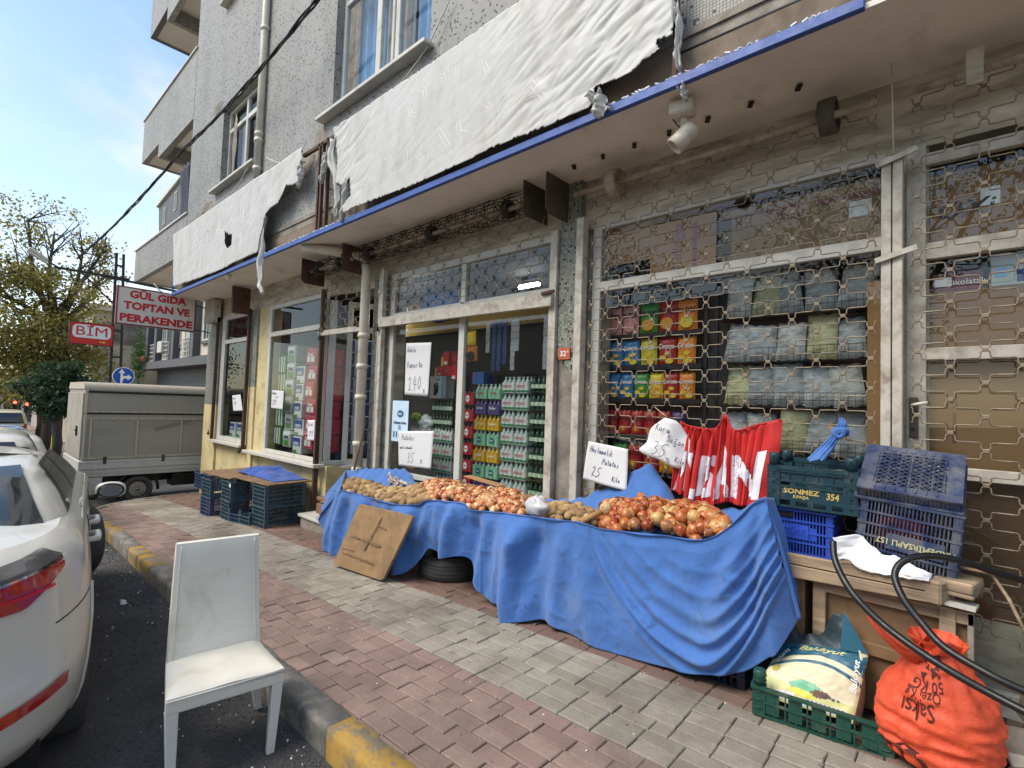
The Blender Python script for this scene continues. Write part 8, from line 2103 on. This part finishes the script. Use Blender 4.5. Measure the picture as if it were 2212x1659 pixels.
def tree(name, label, base, clusters, lsize, n, leafm, trunk_r, fork, group=None, seed=1, bare=False):
    """clusters: (centre, radius, density); trunk from base to fork, limbs to every cluster"""
    r_ = random.Random(seed); base, fork = Vector(base), Vector(fork)
    t_ = thing(name, label, 'tree', base, group=group)
    b = MB(); mid = base.lerp(fork, .5) + Vector((.08, .1, 0)); b.tube([base - Vector((0, 0, .2)), mid, fork], [trunk_r * 1.2, trunk_r * .95, trunk_r * .85], 10); obj('trunk', b, m_bark, t_, world=True)
    b = MB(); tips = []
    for c, rad, den in clusters:
        c = Vector(c); k = fork.lerp(c, .5) + Vector((r_.uniform(-.3, .3), r_.uniform(-.3, .3), r_.uniform(0, .4)))
        b.tube([fork, k, c], [trunk_r * .5, trunk_r * .28, trunk_r * .12], 6)
        for j in range(12 if bare else 9):
            d = Vector((r_.gauss(0, 1), r_.gauss(0, 1), r_.gauss(.3, 1))).normalized(); e = c + d * rad * r_.uniform(.6, 1.1); s = k.lerp(c, r_.uniform(.2, 1))
            m_ = s.lerp(e, .5) + Vector((r_.uniform(-.1, .1),) * 3) * rad; b.tube([s, m_, e], [trunk_r * .12, trunk_r * .07, trunk_r * .02], 4); tips.append((e, rad))
            for q in range(5 if bare else 2):
                d2 = (d + Vector((r_.gauss(0, .7), r_.gauss(0, .7), r_.gauss(0, .7)))).normalized(); e2 = m_ + d2 * rad * r_.uniform(.3, .7); b.tube([m_, e2], [trunk_r * .05, trunk_r * .015], 3); tips.append((e2, rad))
    obj('limbs', b, m_bark, t_, world=True)
    tot = sum(c[1] ** 2 * c[2] for c in clusters); vs = []; fs = []
    for c, rad, den in clusters:
        m = int(n * rad ** 2 * den / tot); c = Vector(c)
        subs = [c + Vector((r_.gauss(0, 1), r_.gauss(0, 1), r_.gauss(0, .8))).normalized() * rad * r_.uniform(.35, 1.0) for _ in range(max(6, int(14 * den)))]
        for _ in range(m):
            s = r_.choice(subs); p = s + Vector((r_.gauss(0, .22), r_.gauss(0, .22), r_.gauss(0, .17))) * rad
            L = lsize * r_.uniform(.6, 1.25); q = Euler((r_.uniform(-1.2, 1.2), r_.uniform(-1.2, 1.2), r_.uniform(0, 6.3))).to_matrix(); o = len(vs)
            for a, e in ((-.5, 0), (-.1, -.36), (.5, 0), (-.1, .36)): vs.append(p + q @ Vector((a * L, e * L, .08 * L * (abs(e) > .1))))
            fs.append((o, o + 1, o + 2, o + 3))
    b = MB(); b.add(vs, fs, smooth=False); obj('crown', b, leafm, t_, world=True)
    return t_
def TP(x, y, X): return tuple(onX(x, y, X))
X_ = -25.0; base = onX(112, 900, X_); base.z = ground(X_)
tree('plane_tree', 'large plane tree with thinning olive yellow leaves behind the truck', base,
     [(TP(60, 470, X_), 1.2, .35), (TP(118, 500, X_ - 1), 1.1, .35), (TP(180, 540, X_), 1.1, .45), (TP(15, 560, X_ + 1), 1.3, .6), (TP(90, 590, X_), 1.3, .6), (TP(215, 600, X_ - 1), 1.0, .55), (TP(150, 640, X_ + 1), 1.2, .7),
      (TP(30, 680, X_), 1.3, .9), (TP(95, 720, X_ + 1.5), 1.2, 1.0), (TP(180, 720, X_ - 1), 1.2, 1.0), (TP(20, 770, X_), 1.2, 1.3), (TP(80, 790, X_ + .5), 1.2, 1.4), (TP(150, 780, X_), 1.2, 1.3), (TP(205, 780, X_ - 2), 1.1, 1.2), (TP(232, 530, X_), .6, .2), (TP(-40, 620, X_), 1.5, .8), (TP(-50, 740, X_), 1.5, 1.2)],
     .12, 19000, m_leafA, .27, TP(118, 715, X_), seed=4)
base = onX(118, 900, -19.0); base.z = ground(-19)
tree('evergreen_tree', 'small dark green round tree beside the truck', base, [(TP(118, 815, -19), .62, 1.2), (TP(95, 845, -19), .6, 1.2), (TP(138, 850, -18.5), .55, 1.2), (TP(112, 872, -19), .6, 1.1), (TP(150, 815, -19.5), .5, .9)], .12, 6500, m_leafB, .12, TP(118, 880, -19), seed=8)
for i, (x, yy, X, s) in enumerate(((82, 905, -48, 2.2), (40, 905, -75, 3.0), (-10, 900, -60, 3.0))):
    bs_ = onX(x, yy, X); bs_.z = ground(X); g_ = bs_ + Vector((0, 0, 2.6))
    tree('street_tree', ('slim street tree with leaning trunk behind the cream van', 'distant yellowing tree at the end of the street', 'street tree at the far left edge')[i], bs_, [(tuple(g_ + Vector((0, 0, 2.2))), s * .8, 1), (tuple(g_ + Vector((.5, 1.2, 1.4))), s * .6, 1), (tuple(g_ + Vector((0, -1.2, 1.5))), s * .6, 1)], .22, 2600, m_leafA, .16, tuple(g_), seed=20 + i)
b = MB(); q = onX(112, 930, -20); b.box(-20.0, -19.9, q.y, q.y + .1, ground(-20), ground(-20) + 1.5); tag(obj('bollard_post', b, M('hazard_yellow', C(206, 200, 50), .6, .3, 6), world=True), 'yellow post standing on the far pavement left of the truck', 'post')

def simple_window(parent, c, ux, w, h, frame, pn, sill=None, deep=.12):
    """window: c lower left corner, ux direction, outward normal is ux x z rotated; frame ring + pane"""
    z = Vector((0, 0, 1)); n = ux.cross(z); b = MB(); t = .07
    def bx(a, c2, e, f, d0, d1, B): P = [c + ux * a + z * e + n * d0, c + ux * c2 + z * e + n * d0, c + ux * c2 + z * e + n * d1, c + ux * a + z * e + n * d1]; B.hexa(P + [q + z * (f - e) for q in P])
    bx(0, t, 0, h, .0, .05, b); bx(w - t, w, 0, h, .0, .05, b); bx(t, w - t, 0, t, .0, .05, b); bx(t, w - t, h - t, h, .0, .05, b); bx(w / 2 - .03, w / 2 + .03, t, h - t, .001, .049, b)
    f_ = obj('window', b, frame, parent, world=True); b = MB(); bx(t, w - t, t, h - t, .0, .012, b); obj('pane', b, pn, f_, world=True)
    if sill: b = MB(); bx(-.15, w + .15, -.16, -.02, .0, .10, b); obj('sill', b, sill, f_, world=True)
m_cream_wall = M('cream_render', C(206, 196, 176), .85, .08, 1.5, dirt=C(150, 138, 118), damt=.32, dscale=1.2, bump=.2); m_dgrey = M('dark_grey_cladding', C(84, 84, 88), .6, .1, 3, dirt=C(110, 106, 102), damt=.25); m_beige = M('stained_beige_render', C(188, 176, 152), .9, .12, .6, dirt=C(110, 102, 88), damt=.48, dscale=.5, bump=.3)
m_fpane = M('far_glass', C(70, 80, 88), .08, .2, 2, spec=.9, bump=0)
# cream building with dark columns
Yb = 7.6
cbd = thing('cream_building', 'cream rendered house with dark grey columns and white balcony rails beyond the side street', 'building', (-31, Yb, ground(-31)))
def F(x, y): return onY(x, y, Yb)
zb1, zb0 = F(400, 772).z, F(400, 790).z
X1b, X0b = -23.0, F(302, 800).x
b = MB(); b.box(X0b, X1b, Yb + .3, Yb + 8, zb1, zb1 + 3.1); obj('wall', b, m_cream_wall, cbd, world=True)
b = MB(); b.box(X0b, X1b, Yb + .9, Yb + 8, ground(-38) - .3, zb0 - .001); obj('shopfront_wall', b, m_dgrey, cbd, world=True)
b = MB(); b.box(X0b - .3, X1b, Yb, Yb + 1.0, zb0, zb1 - .001); obj('band', b, m_dgrey, cbd, world=True)
for x in (315, 333, 370, 412):
    X = F(x, 780).x; b = MB(); b.box(X - .22, X + .22, Yb - .02, Yb + .298, zb1, zb1 + 3.1); obj('column', b, m_dgrey, cbd, world=True)
for x0, x1, y0, y1 in ((338, 345, 728, 760), (366, 371, 700, 762), (424, 442, 695, 757)):
    a, c = F(x0, y1), F(x1, y0); simple_window(cbd, Vector((a.x, Yb + .29, zb1 + .75)), Vector((1, 0, 0)), max(.8, c.x - a.x), 1.5, m_white, m_fpane, m_dgrey)
for x0, x1 in ((346, 355), (383, 396), (446, 456), (318, 323)):
    a, c = F(x0, 770), F(x1, 770); w = max(.9, c.x - a.x); r_t = thing_part('balcony_rail', cbd, Matrix.Identity(4)); b = MB()
    for z in (.05, .30, .55, .80, 1.0): b.box(a.x, a.x + w, Yb + .10, Yb + .13, zb1 + z, zb1 + z + .035)
    for k in range(4): X = a.x + w * k / 3; b.box(X - .015, X + .015, Yb + .135, Yb + .16, zb1, zb1 + 1.03)
    obj('rail', b, m_white, cbd, world=True)
    b = MB(); b.box(a.x + .1, a.x + w - .1, Yb + .25, Yb + .298, zb1 + .02, zb1 + 2.2); obj('balcony_door', b, m_fpane, cbd, world=True)
    bpy.data.objects.remove(r_t)
for x0, x1 in ((353, 364), (372, 393), (402, 440)):
    a, c = onY(x0, 815, Yb + .9), onY(x1, 815, Yb + .9); simple_window(cbd, Vector((a.x, Yb + .88, ground(-33) + .4)), Vector((1, 0, 0)), c.x - a.x, 2.2, m_dgrey, M('shop_glass_far', C(120, 132, 124), .1, .2, 2, bump=0))
b = MB(); b.box(F(338, 760).x, F(338, 760).x + .9, Yb + .0, Yb + .28, zb1 + .45, zb1 + 1.1); obj('air_conditioner', b, m_white, cbd, world=True, bevel=.03)
# dark grey attic seen between the balconies
at = thing('grey_attic_house', 'dark grey house top with white windows seen beside the balcony', 'building', (-40, 12, 4))
A_ = [onY(343, 447, 12), onY(398, 377, 12), onY(410, 377, 12), onY(410, 520, 12), onY(343, 520, 12)]
b = MB(); b.prism([tuple(p) for p in reversed(A_)], (0, 4, 0)); obj('wall', b, m_dgrey, at, world=True)
b = MB(); b.beam(onY(341, 446, 11.95), onY(400, 372, 11.95), .3, .25); obj('eaves', b, m_white, at, world=True)
b = MB(); b.prism([tuple(onY(*p, 11.9)) for p in ((345, 505), (400, 455), (404, 470), (345, 520))], (0, .3, 0)); obj('roof_skirt', b, M('roof_tile_red', C(150, 74, 58), .8, .2, 6), at, world=True)
for x0, x1, y0, y1 in ((352, 359, 447, 487), (376, 384, 412, 457)):
    a, c = onY(x0, y1, 11.99), onY(x1, y0, 11.99); simple_window(at, a, Vector((1, 0, 0)), c.x - a.x, c.z - a.z, m_white, m_fpane)
# beige blind wall house
hb = thing('beige_house', 'water stained beige house with a blind side wall behind the lattice pole', 'building', (-45, 9, ground(-45)))
Xa = -40.0; pA, pB = onX(262, 690, Xa), onX(345, 700, Xa)
b = MB(); b.box(-58, Xa, 5.6, 22, ground(-45) - .6, pA.z + .4); obj('wall', b, m_beige, hb, world=True)
b = MB(); b.box(-58.3, Xa + .3, 5.3, 22.3, pA.z + .401, pA.z + .75); obj('cornice', b, m_beige, hb, world=True)
b = MB(); b.box(-56, -42, 8, 12, pA.z + .751, pA.z + 2.4); obj('penthouse', b, m_beige, hb, world=True)
for k in range(3): simple_window(hb, Vector((-55 + 5 * k, 5.59, 2.5)), Vector((1, 0, 0)), 1.4, 1.5, m_white, m_fpane, m_beige)
b = MB(); b.box(Xa, Xa + .02, 6.2, 11, pA.z - 1.6, pA.z - .2); obj('stain', b, M('dark_stain', C(104, 98, 90), .9, .3, 1.5, dirt=C(170, 160, 140), damt=.5, dscale=1.2), hb, world=True)
# balcony plants
pt_ = thing('balcony_plants', 'potted green plants trailing over the end of the cream building balcony', 'plants', F(300, 775)); c0 = F(303, 785)
for k in range(4):
    b = MB(); b.lathe([(.13, 0), (.18, .3), (.17, .32)], 12, T(c0.x + .45 * k, Yb - .05, zb1 + .02)); obj('flower_pot', b, M('terracotta', C(156, 88, 58), .8, .1), pt_, world=True)
rr_ = random.Random(9); vs = []; fs = []
for k in range(1500):
    p = Vector((c0.x + rr_.gauss(.2, .6), Yb - .1 + rr_.gauss(0, .15), zb1 + .1 + rr_.gauss(.1, .75))); L = .13; q_ = Euler((rr_.uniform(-1, 1), rr_.uniform(-1, 1), rr_.uniform(0, 6))).to_matrix(); o = len(vs)
    for a, e in ((-.5, 0), (0, -.35), (.5, 0), (0, .35)): vs.append(p + q_ @ Vector((a * L, e * L, 0)))
    fs.append((o, o + 1, o + 2, o + 3))
b = MB(); b.add(vs, fs, smooth=False); obj('foliage', b, leaf_mat('pot_plant_leaf', [(0, (.03, .08, .02, 1)), (1, (.07, .13, .03, 1))]), pt_, world=True)
# end of the street
cols = [(198, 186, 166), (176, 160, 140), (214, 208, 196), (160, 150, 146), (188, 170, 150)]
for i, (x0, x1, yt, X) in enumerate(((-60, 14, 800, -95), (14, 48, 850, -100), (48, 95, 835, -92), (95, 150, 800, -80), (150, 235, 770, -72))):
    a, c = onX(x0, yt, X), onX(x1, yt, X); t_ = thing('distant_house', f'{("tall cream", "low brown", "white", "grey", "sandy")[i]} house closing the view at the end of the street', 'building', (X, a.y, ground(X)))
    b = MB(); b.box(X - 10, X, a.y, c.y, ground(X) - 1, a.z); obj('wall', b, M('far_wall_%d' % i, C(*cols[i]), .9, .08, .4), t_, world=True)
    b = MB(); b.box(X - 10.2, X + .4, a.y - .2, c.y + .2, a.z + .001, a.z + .4); obj('roof', b, m_dgrey, t_, world=True)
    nz = max(1, int((a.z - ground(X) - 3.2) / 3)); ny = max(1, int((c.y - a.y) / 3))
    for r in range(nz):
        for k in range(ny): simple_window(t_, Vector((X + .01, a.y + .8 + 3 * k, ground(X) + 3.6 + 3 * r)), Vector((0, 1, 0)), 1.3, 1.4, m_white, m_fpane)
    b = MB(); b.box(X, X + .06, a.y + .3, c.y - .3, ground(X) + .3, ground(X) + 2.8); obj('shop_glass', b, m_fpane, t_, world=True)
for i, (x, y, X) in enumerate(((32, 869, -66), (58, 873, -60))):
    c = onX(x, y, X); t_ = thing('traffic_light', ('red traffic light further away at the end of the street', 'red traffic light beside the leaning street tree')[i], 'traffic light', (X, c.y, ground(X)))
    b = MB(); b.tube([(X, c.y, ground(X)), (X, c.y, c.z + .3)], .06, 8); obj('post', b, m_trim, t_, world=True)
    b = MB(); b.box(X, X + .2, c.y - .16, c.y + .16, c.z - .7, c.z + .2); obj('housing', b, m_trim, t_, world=True)
    b = MB(); b.lathe([(.13, 0), (.12, .05)], 14, T(X + .2, c.y, c.z) @ RY(PI / 2)); obj('red_lamp', b, emit('red_lamp', (1, .08, .04, 1), 3), t_, world=True)
# far pavement of the side street corner
b = MB(); b.box(-60, -19, 3.9, 7.6, -3.4, -1.55)
fp = MB(); xs = [-90, -60, -45, -35, -28, -22, -19.3]; 
for a, c in zip(xs, xs[1:]): fp.quad((a, 4.4, ground(a) + .0), (c, 4.4, ground(c) + .0), (c, 9.5, ground(c)), (a, 9.5, ground(a))); fp.quad((a, 4.4, ground(a) - .3), (c, 4.4, ground(c) - .3), (c, 4.4, ground(c)), (a, 4.4, ground(a)))
fp.quad((-19.3, 4.4, ground(-19.3) - .3), (-19.3, 9.5, ground(-19.3) - .3), (-19.3, 9.5, ground(-19.3)), (-19.3, 4.4, ground(-19.3)))
tag(obj('far_pavement', fp, m_pink), kind='structure')
# opposite side of the street (behind the camera, mirrored in the panes)
op = [(-34, -16, 8.2, (196, 184, 160)), (-15.5, -3.5, 7.5, (170, 120, 96)), (5.5, 20, 8.0, (206, 200, 188))]
for i, (x0, x1, h, col) in enumerate(op):
    t_ = thing('opposite_house', f'{("cream", "brick red", "white")[i]} apartment house on the opposite side of the street', 'building', ((x0 + x1) / 2, -12, -1)); g0 = ground(x0) - .6
    b = MB(); b.box(x0, x1, -24, -14, g0, g0 + h); obj('wall', b, M('opposite_wall_%d' % i, C(*col), .9, .08, .6), t_, world=True)
    b = MB(); b.box(x0 - .4, x1 + .4, -24.3, -13.6, g0 + h + .001, g0 + h + .3); obj('roof', b, m_dgrey, t_, world=True)
    for r in range(int(h // 3)):
        k = 0
        while x0 + 1.2 + 2.8 * k < x1 - 1.6: simple_window(t_, Vector((x0 + 2.6 + 2.8 * k, -14.0, g0 + 1.1 + 3 * r)), Vector((-1, 0, 0)), 1.5, 1.5, m_white, m_fpane, m_cream_wall); k += 1
tree('plane_tree', 'bare branched plane tree on the opposite pavement, mirrored in the shop glass', (-1.6, -7.5, -.2), [((-2.6, -7.2, 5.6), 1.5, .5), ((-.6, -7.6, 6.2), 1.5, .5), ((-1.6, -7.0, 7.4), 1.6, .4), ((-3.6, -7.8, 7.0), 1.3, .4), ((.6, -7.4, 7.6), 1.3, .35), ((-1.4, -8, 4.4), 1.2, .35)], .13, 1800, m_leafA, .20, (-1.6, -7.4, 3.2), seed=31, bare=True)
tree('plane_tree', 'second plane tree on the opposite pavement further down the street', (-9.5, -7.5, -.5), [((-10.4, -7.2, 5.2), 1.6, .6), ((-8.4, -7.6, 5.8), 1.6, .6), ((-9.4, -7.0, 7.2), 1.7, .5)], .14, 1800, m_leafA, .22, (-9.5, -7.4, 2.9), seed=37, bare=True)
